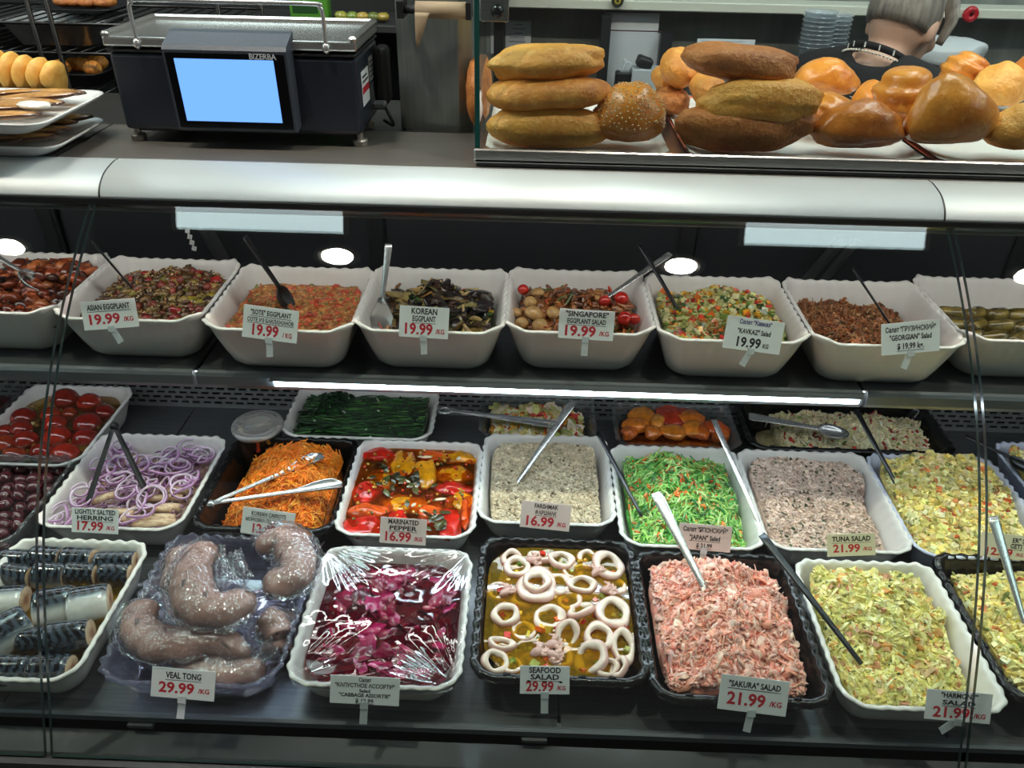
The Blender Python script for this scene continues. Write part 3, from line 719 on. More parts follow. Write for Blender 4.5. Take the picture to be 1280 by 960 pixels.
    def done(s, name, label, cat='salad', m=None, smooth=False, kind='stuff'):
        o = s.mb.build(name, m or FD, smooth=smooth); o.location = (s.tr.cx, s.tr.cy, s.tr.z0); o.rotation_euler[2] = s.tr.rot
        return tag(o, label, cat, None, kind)
def G(u, v, cu, cv, s, h, sv=None): return h*np.exp(-((u-cu)/s)**2-((v-cv)/(sv or s))**2)
def liquid(tr, name, z, m, label, cat='marinade', ripple=0.0004):
    n = 40; a = np.linspace(-1, 1, n); U, V = np.meshgrid(a, a); hw, hd = tr.hw(z)-0.0015, tr.hd(z)-0.0015
    X = U*np.sqrt(1-V**8*0.30)*hw; Y = V*np.sqrt(1-U**8*0.30)*hd; Z = z+fbm(X, Y, 3, 30, 2)*ripple
    i = np.arange(n*n).reshape(n, n); mb = MB()
    q = np.stack([i[:-1, :-1], i[:-1, 1:], i[1:, 1:], i[1:, :-1]], -1).reshape(-1, 4)
    mb.add(np.column_stack([X.ravel(), Y.ravel(), Z.ravel()]), q)
    # body of the liquid: sloping sides and a floor, so that it has depth
    zb = 0.010; kb = tr.hw(zb)/tr.hw(z); b = np.concatenate([i[0, :], i[1:, -1], i[-1, -2::-1], i[-2:0:-1, 0]])
    top = np.column_stack([X.ravel(), Y.ravel(), Z.ravel()])[b]; bot = top*[kb*0.97, kb*0.97, 0]+[0, 0, zb]
    loft(mb, [top, bot], False, True)
    o = mb.build(name, m, smooth=True); o.location = (tr.cx, tr.cy, tr.z0); return tag(o, label, cat, None, 'stuff')

H = HT_
# ---------------------------------------------------------------- upper shelf
t = TR['chicken']
h = Heap(t, lambda u, v: H*0.62+G(u, v, 0.1, 0.3, 0.8, 0.022)+0.006*v, 0.008, 26, 11)
h.base([(92, 36, 20), (120, 52, 26), (70, 30, 20), (146, 72, 36)]).blobs(260, (0.016, 0.034), [((150, 66, 32), 4), ((110, 42, 22), 3), ((70, 34, 26), 2), ((186, 104, 56), 2), ((46, 30, 28), 1)], 0.7, amp=0.35)
h.leaves(40, (0.02, 0.035), [((44, 34, 30), 2), ((96, 60, 36), 1)]).done('braised_chicken', 'dark red braised chicken and eggplant pieces in the end tray of the upper shelf', 'food', FDW, True)
t = TR['asian']
h = Heap(t, lambda u, v: H*0.66+G(u, v, 0.15, 0.45, 0.7, 0.018)+0.006*v, 0.006, 30, 12)
h.base([(78, 52, 22), (104, 70, 28), (120, 44, 26), (62, 40, 22)]).blobs(420, (0.010, 0.024), [((124, 90, 50), 4), ((104, 74, 40), 4), ((134, 56, 40), 2.5), ((150, 120, 58), 2), ((82, 50, 36), 2)], 0.65, amp=0.35)
h.blobs(70, (0.012, 0.026), [((160, 40, 34), 3), ((140, 124, 40), 2)], 0.5, amp=0.3, lift=(0, 0.4)).leaves(120, (0.010, 0.02), [((70, 74, 30), 2), ((120, 40, 30), 1)])
h.chunks(2600, (0.0014, 0.0026), [((226, 200, 150), 3), ((190, 150, 96), 2), ((60, 36, 20), 1)], 0.6, lift=(1.5, 5.0)).done('asian_eggplant', 'olive brown eggplant with red pepper and sesame seeds in white tray', 'salad', FDW, True)
t = TR['sote']
h = Heap(t, lambda u, v: H*0.70+0.002*v+0*u, 0.0022, 55, 13)
h.base([(184, 112, 60), (194, 126, 70), (176, 98, 52), (200, 140, 78)], jit=0.10).blobs(1100, (0.005, 0.011), [((198, 136, 76), 4), ((212, 158, 92), 3), ((190, 92, 52), 1.3), ((164, 116, 62), 2), ((124, 124, 60), 1)], 0.5, amp=0.3, lift=(-0.5, 0.1))
h.blobs(120, (0.009, 0.020), [((204, 76, 46), 3), ((218, 106, 62), 2)], 0.35, amp=0.35, lift=(-0.3, 0.1)).done('eggplant_sote', 'smooth orange stewed eggplant sauce with red pepper bits', 'salad', FDW, True)
t = TR['korean']
h = Heap(t, lambda u, v: H*0.50+G(u, v, 0.0, 0.45, 0.55, 0.034, 0.6)+G(u, v, 0.6, -0.1, 0.4, 0.012)-G(u, v, -0.75, 0.2, 0.3, 0.016), 0.009, 26, 14)
h.base([(46, 38, 26), (80, 66, 34), (36, 30, 30), (96, 82, 44)])
h.leaves(240, (0.026, 0.055), [((44, 36, 36), 4), ((128, 106, 64), 3), ((150, 130, 80), 2), ((70, 52, 40), 3), ((150, 122, 40), 1)], bend=0.8, lift=(0, 0.009))
h.leaves(330, (0.010, 0.024), [((44, 84, 36), 4), ((72, 110, 52), 2), ((30, 54, 26), 2)], lift=(0, 0.006), region=lambda u, v: 0.25+0.75*(u > 0.1)*(v < 0.2))
h.strips(150, (0.02, 0.05), (0.005, 0.010), (0.0015, 0.003), [((190, 160, 100), 3), ((170, 120, 60), 2), ((52, 40, 40), 3), ((176, 66, 40), 1)], lift=(0, 0.008), tilt=1.0).done('korean_eggplant', 'dark purple and olive eggplant strips with green herb flakes in white tray', 'salad', FDW, True)
t = TR['singapore']
h = Heap(t, lambda u, v: H*0.52+G(u, v, -0.1, 0.35, 0.55, 0.024)+G(u, v, 0.55, 0.2, 0.5, 0.012)+G(u, v, -0.5, -0.4, .4, .008), 0.007, 30, 15)
h.base([(120, 66, 28), (146, 86, 38), (96, 54, 26)]).blobs(300, (0.012, 0.028), [((156, 92, 42), 4), ((124, 70, 32), 3), ((186, 124, 66), 2), ((98, 52, 26), 2)], 0.6, amp=0.4)
h.strips(240, (0.02, 0.05), (0.004, 0.009), (0.002, 0.004), [((164, 92, 44), 3), ((122, 68, 34), 3), ((190, 70, 36), 1), ((88, 96, 40), 1)], lift=(0, 0.008), tilt=0.9).chunks(500, (0.002, 0.004), [((200, 150, 90), 2), ((90, 100, 44), 1), ((180, 60, 40), 1)], 0.5, lift=(0, 3)).done('singapore_eggplant', 'golden brown fried eggplant strips in tray with mushrooms and cherry tomatoes', 'salad', FDW, True)
SING = h
t = TR['kavkaz']
KP = [((214, 206, 146), 6), ((190, 192, 126), 4), ((216, 110, 44), 2.2), ((206, 60, 44), 2), ((226, 168, 40), 1.6), ((62, 92, 40), 3), ((124, 150, 66), 3), ((150, 120, 70), 1.5)]
h = Heap(t, lambda u, v: H*0.66+G(u, v, 0.1, 0.5, 0.7, 0.020)-0.002*v, 0.006, 34, 16)
h.base([(150, 140, 80), (110, 116, 60), (180, 160, 96)]).chunks(2300, (0.006, 0.0105), KP, 0.85, lift=(-0.4, 0.8)).leaves(420, (0.006, 0.013), [((40, 82, 34), 3), ((70, 120, 50), 2)]).blobs(90, (0.010, 0.015), [((210, 62, 40), 2), ((228, 150, 40), 2)], amp=0.15).done('kavkaz_salad', 'diced green, orange, red and yellow vegetable salad in white tray', 'salad', FDW, False)
t = TR['georgian']
h = Heap(t, lambda u, v: H*0.40+G(u, v, -0.35, -0.1, 0.85, 0.040, 1.1)*(u < 9)-0.010*np.clip(u-0.3, 0, 1)*2+G(u, v, 0.6, 0.8, 0.35, 0.014), 0.008, 30, 17)
GPAL = [((158, 100, 60), 5), ((134, 82, 48), 4), ((176, 120, 78), 3), ((196, 148, 100), 1.5), ((110, 84, 48), 1.5), ((172, 90, 44), 1)]
h.base([(138, 86, 50), (116, 70, 40), (154, 102, 62)]).strips(1800, (0.008, 0.022), (0.002, 0.004), (0.0015, 0.003), GPAL, lift=(0, 0.005), tilt=1.0).chunks(900, (0.003, 0.007), GPAL, 0.8).strips(120, (0.01, 0.02), (0.002, 0.003), (0.001, 0.002), [((206, 110, 44), 1)], lift=(0, 0.005)).done('georgian_salad', 'reddish brown shredded salad heaped to one side of white tray', 'salad', FD, False)

# ---------------------------------------------------------------- deck, second row
H = HB_
t = TR['carrot']
CP = [((255, 140, 26), 5), ((255, 156, 40), 4), ((246, 122, 16), 3), ((255, 176, 70), 1.5)]
cm = lambda u, v: 0.028+G(u, v, 0.15, 0.35, 0.75, 0.050)+G(u, v, 0.2, -0.3, 0.75, 0.026)-0.014*(np.abs(u) > 0.8)-0.03*np.clip(-u-0.45, 0, 1)
h = Heap(t, cm, 0.006, 30, 21)
h.base([(236, 112, 16), (250, 130, 26), (222, 100, 14)]).strips(6500, (0.025, 0.06), (0.0018, 0.003), (0.0015, 0.0024), CP, curl=26, lift=(-0.002, 0.008), wob=0.003, K=7, tilt=0.6)
h.done('carrot_salad', 'heap of thin bright orange carrot strips in black tray', 'salad', food('carrot', 0.4, 0.15, 200, coat=0.15), True)
CARROT = h
t = TR['farsh']
FP = [((214, 198, 170), 6), ((202, 184, 156), 4), ((224, 208, 182), 3), ((184, 166, 138), 1.5), ((112, 98, 78), 0.5)]
h = Heap(t, lambda u, v: H*0.74+0.010*v+G(u, v, 0.2, -0.2, 0.5, 0.004)-0.01*(u > 0.9), 0.005, 34, 22)
h.base([(206, 190, 162), (196, 178, 150), (214, 200, 174)]).chunks(7500, (0.0024, 0.0056), FP, 0.7, lift=(-0.3, 0.7), jit=0.06).done('minced_fish_spread', 'pale beige grey minced fish spread with dark specks', 'salad', FD, False)
t = TR['japan']
JP = [((132, 196, 92), 5), ((98, 174, 80), 3), ((172, 214, 112), 5), ((62, 134, 66), 2), ((202, 226, 150), 3)]
jm = lambda u, v: 0.030+G(u, v, -0.1, 0.35, 0.65, 0.042)+G(u, v, 0.1, -0.4, 0.8, 0.022)
h = Heap(t, jm, 0.011, 30, 23)
h.base([(50, 140, 54), (84, 176, 70), (120, 190, 84)]).strips(4200, (0.03, 0.065), (0.0022, 0.0045), (0.0015, 0.0028), JP, jit=0.08, curl=44, lift=(-0.002, 0.009), wob=0.003, K=7, tilt=0.6)
h.strips(420, (0.012, 0.03), (0.003, 0.006), (0.002, 0.004), [((232, 120, 40), 3), ((214, 140, 70), 2), ((240, 96, 40), 1)], curl=20, lift=(0.003, 0.011), tilt=0.7).done('green_shredded_salad', 'bright green shredded vegetable salad with orange carrot flecks', 'salad', FDW, True)
t = TR['tuna']
TP = [((220, 194, 178), 6), ((210, 182, 166), 5), ((228, 206, 192), 3), ((194, 166, 150), 2), ((150, 130, 112), 0.6)]
h = Heap(t, lambda u, v: H*0.70+0.012*v+G(u, v, -0.2, 0.5, 0.6, 0.012)-0.016*np.clip(u-0.55, 0, 1)*2.2*(v < 0.4), 0.006, 28, 24)
h.base([(212, 184, 168), (202, 172, 156), (220, 196, 180)]).chunks(6500, (0.0026, 0.006), TP, 0.65, lift=(-0.3, 0.7), jit=0.06).leaves(300, (0.005, 0.011), [((58, 70, 40), 3), ((84, 80, 60), 2)]).done('tuna_salad', 'pinkish beige flaked tuna salad with dark green herb flecks', 'salad', FD, False)
EP = [((242, 224, 146), 6), ((238, 212, 116), 4), ((248, 236, 184), 5), ((214, 196, 120), 2), ((170, 168, 104), 0.8), ((226, 134, 76), 0.7), ((210, 92, 50), 0.4)]
t = TR['egg']
h = Heap(t, lambda u, v: H*0.78+0.018*v+G(u, v, 0.1, 0.3, 0.8, 0.020)-0.004*(np.abs(u) > 0.9), 0.007, 26, 25)
h.base([(232, 212, 130), (222, 200, 116), (240, 224, 156)]).chunks(2700, (0.0055, 0.0115), EP, 0.9, lift=(-0.3, 0.7), rough=0.28).chunks(1200, (0.002, 0.005), [((160, 160, 80), 2), ((240, 226, 150), 3)], 0.8, lift=(0, 3)).done('egg_potato_salad', 'chunky yellow egg and potato salad with orange carrot dice behind the glass seam', 'salad', FD, False)
t = TR['eggb']
h = Heap(t, lambda u, v: H*0.9+G(u, v, 0, 0, 0.8, 0.022), 0.007, 26, 26)
h.base([(214, 190, 104), (196, 172, 92)]).chunks(1500, (0.005, 0.011), EP, 0.9).done('egg_salad', 'pale yellow egg salad in the end tray of the second row', 'salad', FD, False)

# ---------------------------------------------------------------- deck, back row
t = TR['mixed']; H2 = t.H
h = Heap(t, lambda u, v: H2*0.60+G(u, v, -0.1, 0.2, 0.7, 0.022)+0*u, 0.007, 30, 31)
h.base([(170, 120, 60), (196, 150, 70), (140, 100, 50)]).leaves(160, (0.02, 0.04), [((214, 202, 130), 4), ((190, 196, 110), 2), ((236, 222, 190), 2), ((210, 60, 44), 0.7)], bend=0.9, lift=(0, 0.008)).strips(130, (0.015, 0.035), (0.004, 0.008), (0.002, 0.004), [((226, 160, 50), 3), ((206, 66, 44), 0.8), ((240, 226, 200), 2)], lift=(0, 0.008)).done('lettuce_radish_salad', 'mixed lettuce, radish and pepper salad in clear tray', 'salad', FDW, True)
t = TR['slaw']
SP = [((236, 224, 184), 6), ((226, 210, 162), 4), ((244, 234, 204), 3), ((206, 198, 140), 1.5)]
sm = lambda u, v: H*0.55+G(u, v, 0.1, 0.1, 0.75, 0.030)-0.05*(u < -0.72)
h = Heap(t, sm, 0.006, 30, 33)
h.base([(206, 190, 140), (220, 204, 158)]).strips(2600, (0.012, 0.03), (0.003, 0.006), (0.0015, 0.003), SP, curl=20, lift=(0, 0.007), tilt=0.8, region=lambda u, v: 1.0*(u > -0.66)).strips(130, (0.008, 0.018), (0.004, 0.008), (0.002, 0.004), [((186, 40, 34), 3), ((150, 60, 40), 1), ((90, 130, 50), 1)], lift=(0.003, 0.009), region=lambda u, v: 1.0*(u > -0.66)).done('cabbage_slaw', 'pale shredded cabbage salad with red flecks in black back tray', 'salad', FD, True)
t = TR['dark']
h = Heap(t, lambda u, v: H*0.6+G(u, v, 0, 0, 0.8, 0.012), 0.006, 26, 34)
h.base([(70, 20, 24), (90, 30, 26)]).chunks(500, (0.008, 0.014), [((96, 24, 30), 3), ((60, 18, 24), 2)]).done('beet_salad', 'dark red diced beet salad at the end of the back row', 'salad', FDW, False)

# ---------------------------------------------------------------- deck, front row
t = TR['sakura']
PK = [((245, 178, 160), 6), ((249, 196, 182), 5), ((240, 158, 140), 3), ((250, 214, 204), 3), ((232, 130, 110), 0.9), ((246, 190, 166), 2)]
pm = lambda u, v: 0.034+G(u, v, -0.1, 0.25, 0.85, 0.056, 0.9)+G(u, v, -0.1, -0.45, 0.8, 0.018)
h = Heap(t, pm, 0.013, 24, 41)
h.base([(236, 156, 138), (244, 176, 158), (230, 144, 124)]).strips(4200, (0.010, 0.026), (0.004, 0.010), (0.0008, 0.0016), PK, curl=18, lift=(-0.002, 0.007), wob=0.003, K=5, tilt=0.9, jit=0.07)
h.strips(3000, (0.008, 0.02), (0.0018, 0.0036), (0.001, 0.002), PK, curl=24, lift=(0.0, 0.010), wob=0.002, K=5, tilt=1.3, jit=0.08).chunks(1500, (0.003, 0.008), PK, 0.7, lift=(0, 1.6), rough=0.35).strips(160, (0.02, 0.034), (0.011, 0.017), (0.0015, 0.003), [((250, 200, 184), 2), ((240, 160, 136), 1)], lift=(0.002, 0.008), tilt=0.9).done('pink_crab_salad', 'heap of pink shredded crab salad in black embossed tray', 'salad', FD, True)
t = TR['harmony']
HP = [((232, 218, 138), 5), ((220, 208, 124), 4), ((240, 230, 168), 4), ((200, 190, 104), 2)]
hm = lambda u, v: 0.036+0.014*v+G(u, v, -0.15, 0.3, 0.75, 0.034)-0.02*np.clip(u-0.5, 0, 1)
h = Heap(t, hm, 0.014, 26, 42)
h.base([(196, 190, 98), (210, 202, 112), (166, 166, 80)]).strips(2600, (0.012, 0.028), (0.0036, 0.007), (0.0025, 0.0045), HP, curl=22, lift=(-0.003, 0.006), K=5, tilt=0.8, jit=0.07)
h.chunks(1900, (0.004, 0.010), HP, 0.6, lift=(-0.2, 1.0), rough=0.4, jit=0.08, long=1.5).chunks(420, (0.006, 0.014), [((216, 160, 92), 3), ((206, 150, 112), 2), ((214, 180, 130), 2), ((222, 150, 70), 1)], 0.5, lift=(0.2, 0.9), rough=0.35).strips(420, (0.018, 0.032), (0.004, 0.006), (0.003, 0.004), [((236, 232, 176), 2), ((224, 220, 140), 2)], curl=10, lift=(0.002, 0.008), jit=0.06).leaves(2000, (0.004, 0.010), [((70, 96, 44), 3), ((110, 136, 60), 2), ((50, 76, 40), 2)], lift=(0.002, 0.007)).done('yellow_green_salad', 'yellow green shredded salad with brown cubes and herbs in front white tray', 'salad', FD, False)
t = TR['eggr']
h = Heap(t, lambda u, v: 0.04+G(u, v, -0.1, 0.1, 0.8, 0.034), 0.007, 26, 43)
h.base([(214, 190, 104), (196, 172, 92)]).chunks(1500, (0.006, 0.011), EP, 0.8).strips(700, (0.012, 0.026), (0.003, 0.006), (0.002, 0.004), [((236, 222, 150), 3), ((220, 206, 130), 2), ((140, 150, 80), 1)], lift=(0, 0.008)).done('mixed_egg_salad', 'pale yellow egg salad in black tray at the end of the front row', 'salad', FD, False)
# ---------------------------------------------------------------- foods that can be counted
def vec(p): return np.array(p[:], float)
def scat(o_list, place):
    pass
# cherry tomatoes and mushrooms of the Singapore tray
t = TR['singapore']
def on(tr, px, py, dz):
    """point on tray contents seen at a pixel, dz above the tray base"""
    return at_z(px, py, tr.z0+dz)
def cherry(r, seed, col):
    mb = MB(); V, F = ICO[3]; blob(mb, (0, 0, 0), (r, r, r*0.94), 3, 0.03, 1.5, seed, col=lin(col)); return mb
for i, (px, py, dz, r, cap) in enumerate([(654, 362, 0.078, 0.0100, 'at the back corner beside the mushrooms'), (732, 373, 0.074, 0.0085, 'half buried behind the price card'), (756, 376, 0.074, 0.0105, 'below the spoon handle'), (777, 373, 0.076, 0.0125, 'the largest, past the spoon handle'), (781, 398, 0.070, 0.0125, 'sliced open beside the price card'), (793, 399, 0.069, 0.010, 'small and bright at the tray wall')]):
    p = on(t, px, py, dz); o = cherry(r, i, (196, 34, 24)).build('cherry_tomato', FDS); o.location = p; tag(o, 'red cherry tomato in the Singapore salad, '+cap, 'tomato', 'cherry tomatoes')
for i, (px, py, dz, r) in enumerate([(667, 393, .068, .0165), (652, 405, .060, .0125), (675, 408, .062, .0145), (692, 393, .068, .0140), (672, 367, .074, .0125), (686, 417, .058, .0120), (646, 392, .064, .0115), (663, 378, .072, .012)]):
    p = on(t, px, py, dz); mb = MB()
    V, F = ICO[3]; V = V.copy(); V[:, 2] = np.where(V[:, 2] < -0.1, -0.1+(V[:, 2]+0.1)*0.25, V[:, 2]*0.85); C_ = np.array(lin((196, 152, 92)))*(1+lumps(V, 0.25, 3, i))[:, None]
    mb.add(xf(V, (0, 0, 0), rotm(0.5*math.sin(i), 0.4*math.cos(i*2), 0), r), None, F, col=np.clip(C_, 0, 1))
    o = mb.build('mushroom', FDW); o.location = p; tag(o, 'tan marinated button mushroom cap in the corner of the Singapore salad', 'mushroom', 'marinated mushrooms')
    mb = MB(); tube(mb, [(0, 0, -0.1*r), (0.1*r, 0.05*r, -0.9*r)], [0.45*r, 0.4*r], 10, col=lin((206, 170, 116))); s = mb.build('stem', FDW); s.parent = o
# eggplant rolls
t = TR['rolls']
def roll_mesh(seed):
    g = np.random.default_rng(seed); mb = MB(); n = 20; K = 7; rings = []; cols = []
    a = np.linspace(0, 2*PI, n, endpoint=False)
    for k in range(K):
        x = (k/(K-1)-0.5)*0.046; r = 0.0135*(1-0.16*abs(2*k/(K-1)-1)**4)*(1+0.05*g.normal())
        rings.append(np.column_stack([np.full(n, x), r*np.cos(a)*(1+0.04*np.sin(3*a+seed)), r*np.sin(a)*0.85]))
        e = abs(2*k/(K-1)-1); c = np.array([lin((150, 128, 62)), lin((112, 96, 48)), lin((58, 40, 30))])
        cols.append(np.where((np.sin(a*2+seed+k*0.5) > 0.55)[:, None], c[1], c[0])*(1 if e < 0.8 else 0.75)*(np.where((np.cos(a-1.2) > 0.93), 0.4, 1)[:, None]))
    base = mb.n; loft(mb, rings, True, True); mb.c[-1] = np.concatenate(cols); return mb
RM = [roll_mesh(s) for s in range(4)]
ro = None; k = 0; protos = []
for s in range(4):
    pass
for r in range(4):
    for c in range(5):
        x = -0.085+c*0.040+(r % 2)*0.012; y = -0.082+r*0.036; z = 0.050+0.004*r
        if abs(x) > t.hw(z)-0.018: continue
        if k < 4: o = RM[k].build('eggplant_roll', FDW); protos.append(o)
        else: o = protos[k % 4].copy(); COL.objects.link(o)
        o.location = (t.cx+x, t.cy+y, t.z0+z); o.rotation_euler = (0.3*math.sin(k*1.7), 0.12*math.sin(k), 0.35+0.3*math.sin(k*2.3)); k += 1
        tag(o, 'olive brown fried eggplant roll with dark skin edge in the end tray', 'eggplant roll', 'eggplant rolls')

# ---- pickled tomatoes
t = TR['tomato']
BRINE = clear('tomato brine', (226, 206, 158), base=0.05, haze=0.10, hazecol=(150, 120, 70))
lz = 0.050
TP_ = [(82, 501, 17), (112, 505, 15), (30, 523, 15), (64, 520, 13), (27, 538, 14), (69, 532, 15), (110, 532, 18), (4, 557, 15), (32, 552, 16), (72, 548, 17), (107, 550, 16), (18, 572, 15), (52, 566, 14), (82, 570, 18), (131, 517, 13), (88, 518, 10), (6, 541, 12)]
proto = None
for i, (px, py, rp) in enumerate(TP_):
    p = on(t, px, py, lz-0.006); r = rp*mpp(p)*1.02
    col = [(150, 40, 28), (172, 46, 30), (140, 34, 26), (160, 58, 32)][i % 4]
    mb = MB(); blob(mb, (0, 0, 0), (r, r*0.95, r*0.9), 3, 0.04, 1.6, i, col=lin(col)); o = mb.build('pickled_tomato', FDS); o.location = (p.x, p.y, p.z)
    tag(o, 'whole red pickled tomato floating in brine with garlic', 'tomato', 'pickled tomatoes')
h = Heap(t, lambda u, v: lz-0.004+0*u, 0.001, 40, 51)
h.blobs(46, (0.006, 0.013), [((214, 196, 140), 3), ((170, 160, 90), 2)], 0.6, amp=0.3, lift=(-0.2, 0.4)).leaves(40, (0.012, 0.03), [((176, 160, 84), 2), ((140, 140, 70), 2)], lift=(-0.008, 0.001)).done('garlic_and_dill', 'pale garlic cloves and dill pieces floating between pickled tomatoes', 'garnish', FDW, True)
h = Heap(t, lambda u, v: 0.016+0*u, 0.003, 30, 52); h.base([(120, 70, 36), (96, 60, 34), (140, 90, 44)]); h.done('tomato_sediment', 'cloudy brown sediment at the bottom of the tomato brine', 'marinade', FD, True)
liquid(t, 'tomato_brine', lz, BRINE, 'clear amber pickling brine around the tomatoes', 'brine')

# ---- olives
t = TR['olive']; olm = None; k = 0
for r in range(9):
    for c in range(6):
        x = -0.064+c*0.0255+(r % 2)*0.010; y = -0.098+r*0.0245; z = 0.046+0.004*math.sin(k*2.1)
        if abs(x) > 0.068: continue
        if olm is None:
            mb = MB(); blob(mb, (0, 0, 0), (0.0150, 0.0112, 0.0108), 2, 0.03, 1.5, 3, col=lin((74, 26, 34))); olm = mb.build('olive', FDS); o = olm
        else: o = olm.copy(); COL.objects.link(o)
        o.location = (t.cx+x, t.cy+y, t.z0+z); o.rotation_euler = (0, 0.2*math.sin(k), k*1.3); k += 1
        tag(o, 'dark plum-coloured olive in clear smoky tray', 'olive', 'dark olives')
liquid(t, 'olive_brine', 0.046, clear('dark brine', (150, 110, 110), base=0.05, haze=0.12, hazecol=(60, 26, 30)), 'dark reddish brine around the olives', 'brine')

# ---- onion rings and herring
t = TR['onion']
def ring_mesh(R, w, hgt, seed, n=36):
    mb = MB(); a = np.linspace(0, 2*PI, n, endpoint=False); b = np.linspace(0, 2*PI, 8, endpoint=False); g = np.random.default_rng(seed)
    q1, q2 = g.uniform(0, 6, 2); V = []; C_ = []
    for aa in a:
        rr = R*(1+0.07*math.sin(2*aa+q1)+0.03*math.sin(3*aa+q2)); zz = R*0.10*math.sin(2*aa+q2)
        for bb in b:
            V.append(((rr+w*math.cos(bb))*math.cos(aa), (rr+w*math.cos(bb))*math.sin(aa), zz+hgt*math.sin(bb)))
            C_.append(np.array(lin((176, 120, 176)))*0.5+np.array(lin((196, 150, 194)))*0.5 if math.cos(bb) > 0.3 else np.array(lin((232, 216, 230))) if math.cos(bb) < -0.2 else np.array(lin((216, 188, 214))))
    i = np.arange(n*8).reshape(n, 8); q = np.stack([i, np.roll(i, -1, 0), np.roll(np.roll(i, -1, 0), -1, 1), np.roll(i, -1, 1)], -1).reshape(-1, 4)
    mb.add(V, q, col=np.array(C_)); return mb
FDO = food('onion flesh', 0.25, 0.1, 100, coat=0.3, var=0.12)
onm = [ring_mesh(R, w, hg, s) for s, (R, w, hg) in enumerate([(0.0215, 0.0022, 0.0028), (0.0175, 0.0021, 0.0030), (0.0140, 0.0020, 0.0028), (0.0105, 0.0018, 0.0026), (0.0230, 0.0020, 0.0030)])]
onp = [None]*5
OR = [(155,556,4),(155,556,1),(153,560,2),(240,556,0),(240,558,1),(250,566,4),(252,567,0),(250,569,1),(212,566,1),(212,572,0),(195,576,2),(160,575,0),(172,577,1),(150,582,0),(178,584,2),(186,590,3),(205,578,1),(222,583,0),(224,580,2),(200,588,0),(134,590,1),(130,592,0),(150,598,0),(146,600,1),(165,602,4),(172,606,0),(240,598,0),(240,598,2),(226,602,1),(232,603,3),(228,611,0),(226,612,1),(190,602,3),(160,612,4),(156,616,1),(190,620,4),(188,622,0),(172,628,0),(100,612,1),(104,620,0),(98,626,2),(70,640,4),(73,646,0),(80,650,1),(66,652,2),(110,648,0),(125,650,1),(165,645,4),(176,640,0),(118,606,3),(206,604,2),(182,612,1),(270,575,3),(120,580,2)]
g = np.random.default_rng(5)
for i, (px, py, k) in enumerate(OR):
    z = 0.050+0.010*((i % 5)/5)+(0.010 if 570 < py < 625 else 0)
    p = on(t, px, py, z)
    p.x = min(max(p.x, t.cx-0.096), t.cx+0.096); p.y = min(max(p.y, t.cy-0.102), t.cy+0.102)
    if onp[k] is None: onp[k] = onm[k].build('onion_ring', FDO); o = onp[k]
    else: o = onp[k].copy(); COL.objects.link(o)
    o.location = p; o.rotation_euler = (g.normal(0, 0.28), g.normal(0, 0.28), g.uniform(0, 6)); sc = g.uniform(0.8, 1.05); o.scale = (sc, sc, sc)
    tag(o, 'thin purple onion ring lying on salted herring', 'onion ring', 'purple onion rings')
h = Heap(t, lambda u, v: 0.030+0.006*v+0*u, 0.004, 26, 53)
h.base([(182, 152, 128), (166, 132, 116), (196, 168, 144)]).strips(260, (0.02, 0.05), (0.003, 0.005), (0.001, 0.002), [((196, 150, 190), 3), ((222, 196, 214), 3), ((160, 100, 156), 2)], curl=50, lift=(0.002, 0.014), tilt=0.8).done('herring_bed', 'layer of pale herring flesh and chopped onion under the rings', 'fish', FDO, True)
hm_ = None
for i, (px, py, L, rz) in enumerate([(206, 622, .062, 0.05), (190, 636, .07, 0.0), (215, 634, .05, 0.08), (180, 648, .075, 0.04), (212, 647, .055, 0.02), (190, 659, .07, 0.12), (130, 622, .040, 0.55), (222, 613, .05, 0.0), (150, 640, .05, -0.1), (118, 657, .05, 0.1)]):
    p = on(t, px, py, 0.048 if i != 6 else 0.060)
    if i in (0, 3):
        mb = MB(); K = 7; xs = np.linspace(-0.5, 0.5, K)
        tube(mb, [(x*0.06, 0.001*math.sin(x*5), 0.0008*math.cos(7*x)) for x in xs], [0.0066, 0.0074, 0.0076, 0.0075, 0.0076, 0.0074, 0.0066], 10, flat=0.8)
        V = mb.v[-1]; e = np.abs(V[:, 0]) > 0.024; st = np.sin(V[:, 0]*400+V[:, 1]*300) > 0.5; mb.c[-1] = np.where(e[:, None], np.array(lin((196, 160, 130))), np.where(st[:, None], np.array(lin((186, 152, 120))), np.array(lin((220, 192, 158)))))
        hm_ = mb.build('herring_piece', FDW); o = hm_
    else: o = hm_.copy(); COL.objects.link(o)
    p.x = min(max(p.x, t.cx-0.075), t.cx+0.068); p.y = max(p.y, t.cy-0.095)
    o.location = p; o.rotation_euler = (0, 0, rz); o.scale = (L/0.06, 1, 1); tag(o, 'pale beige stick of lightly salted herring at the front of the onion tray', 'fish', 'herring sticks')

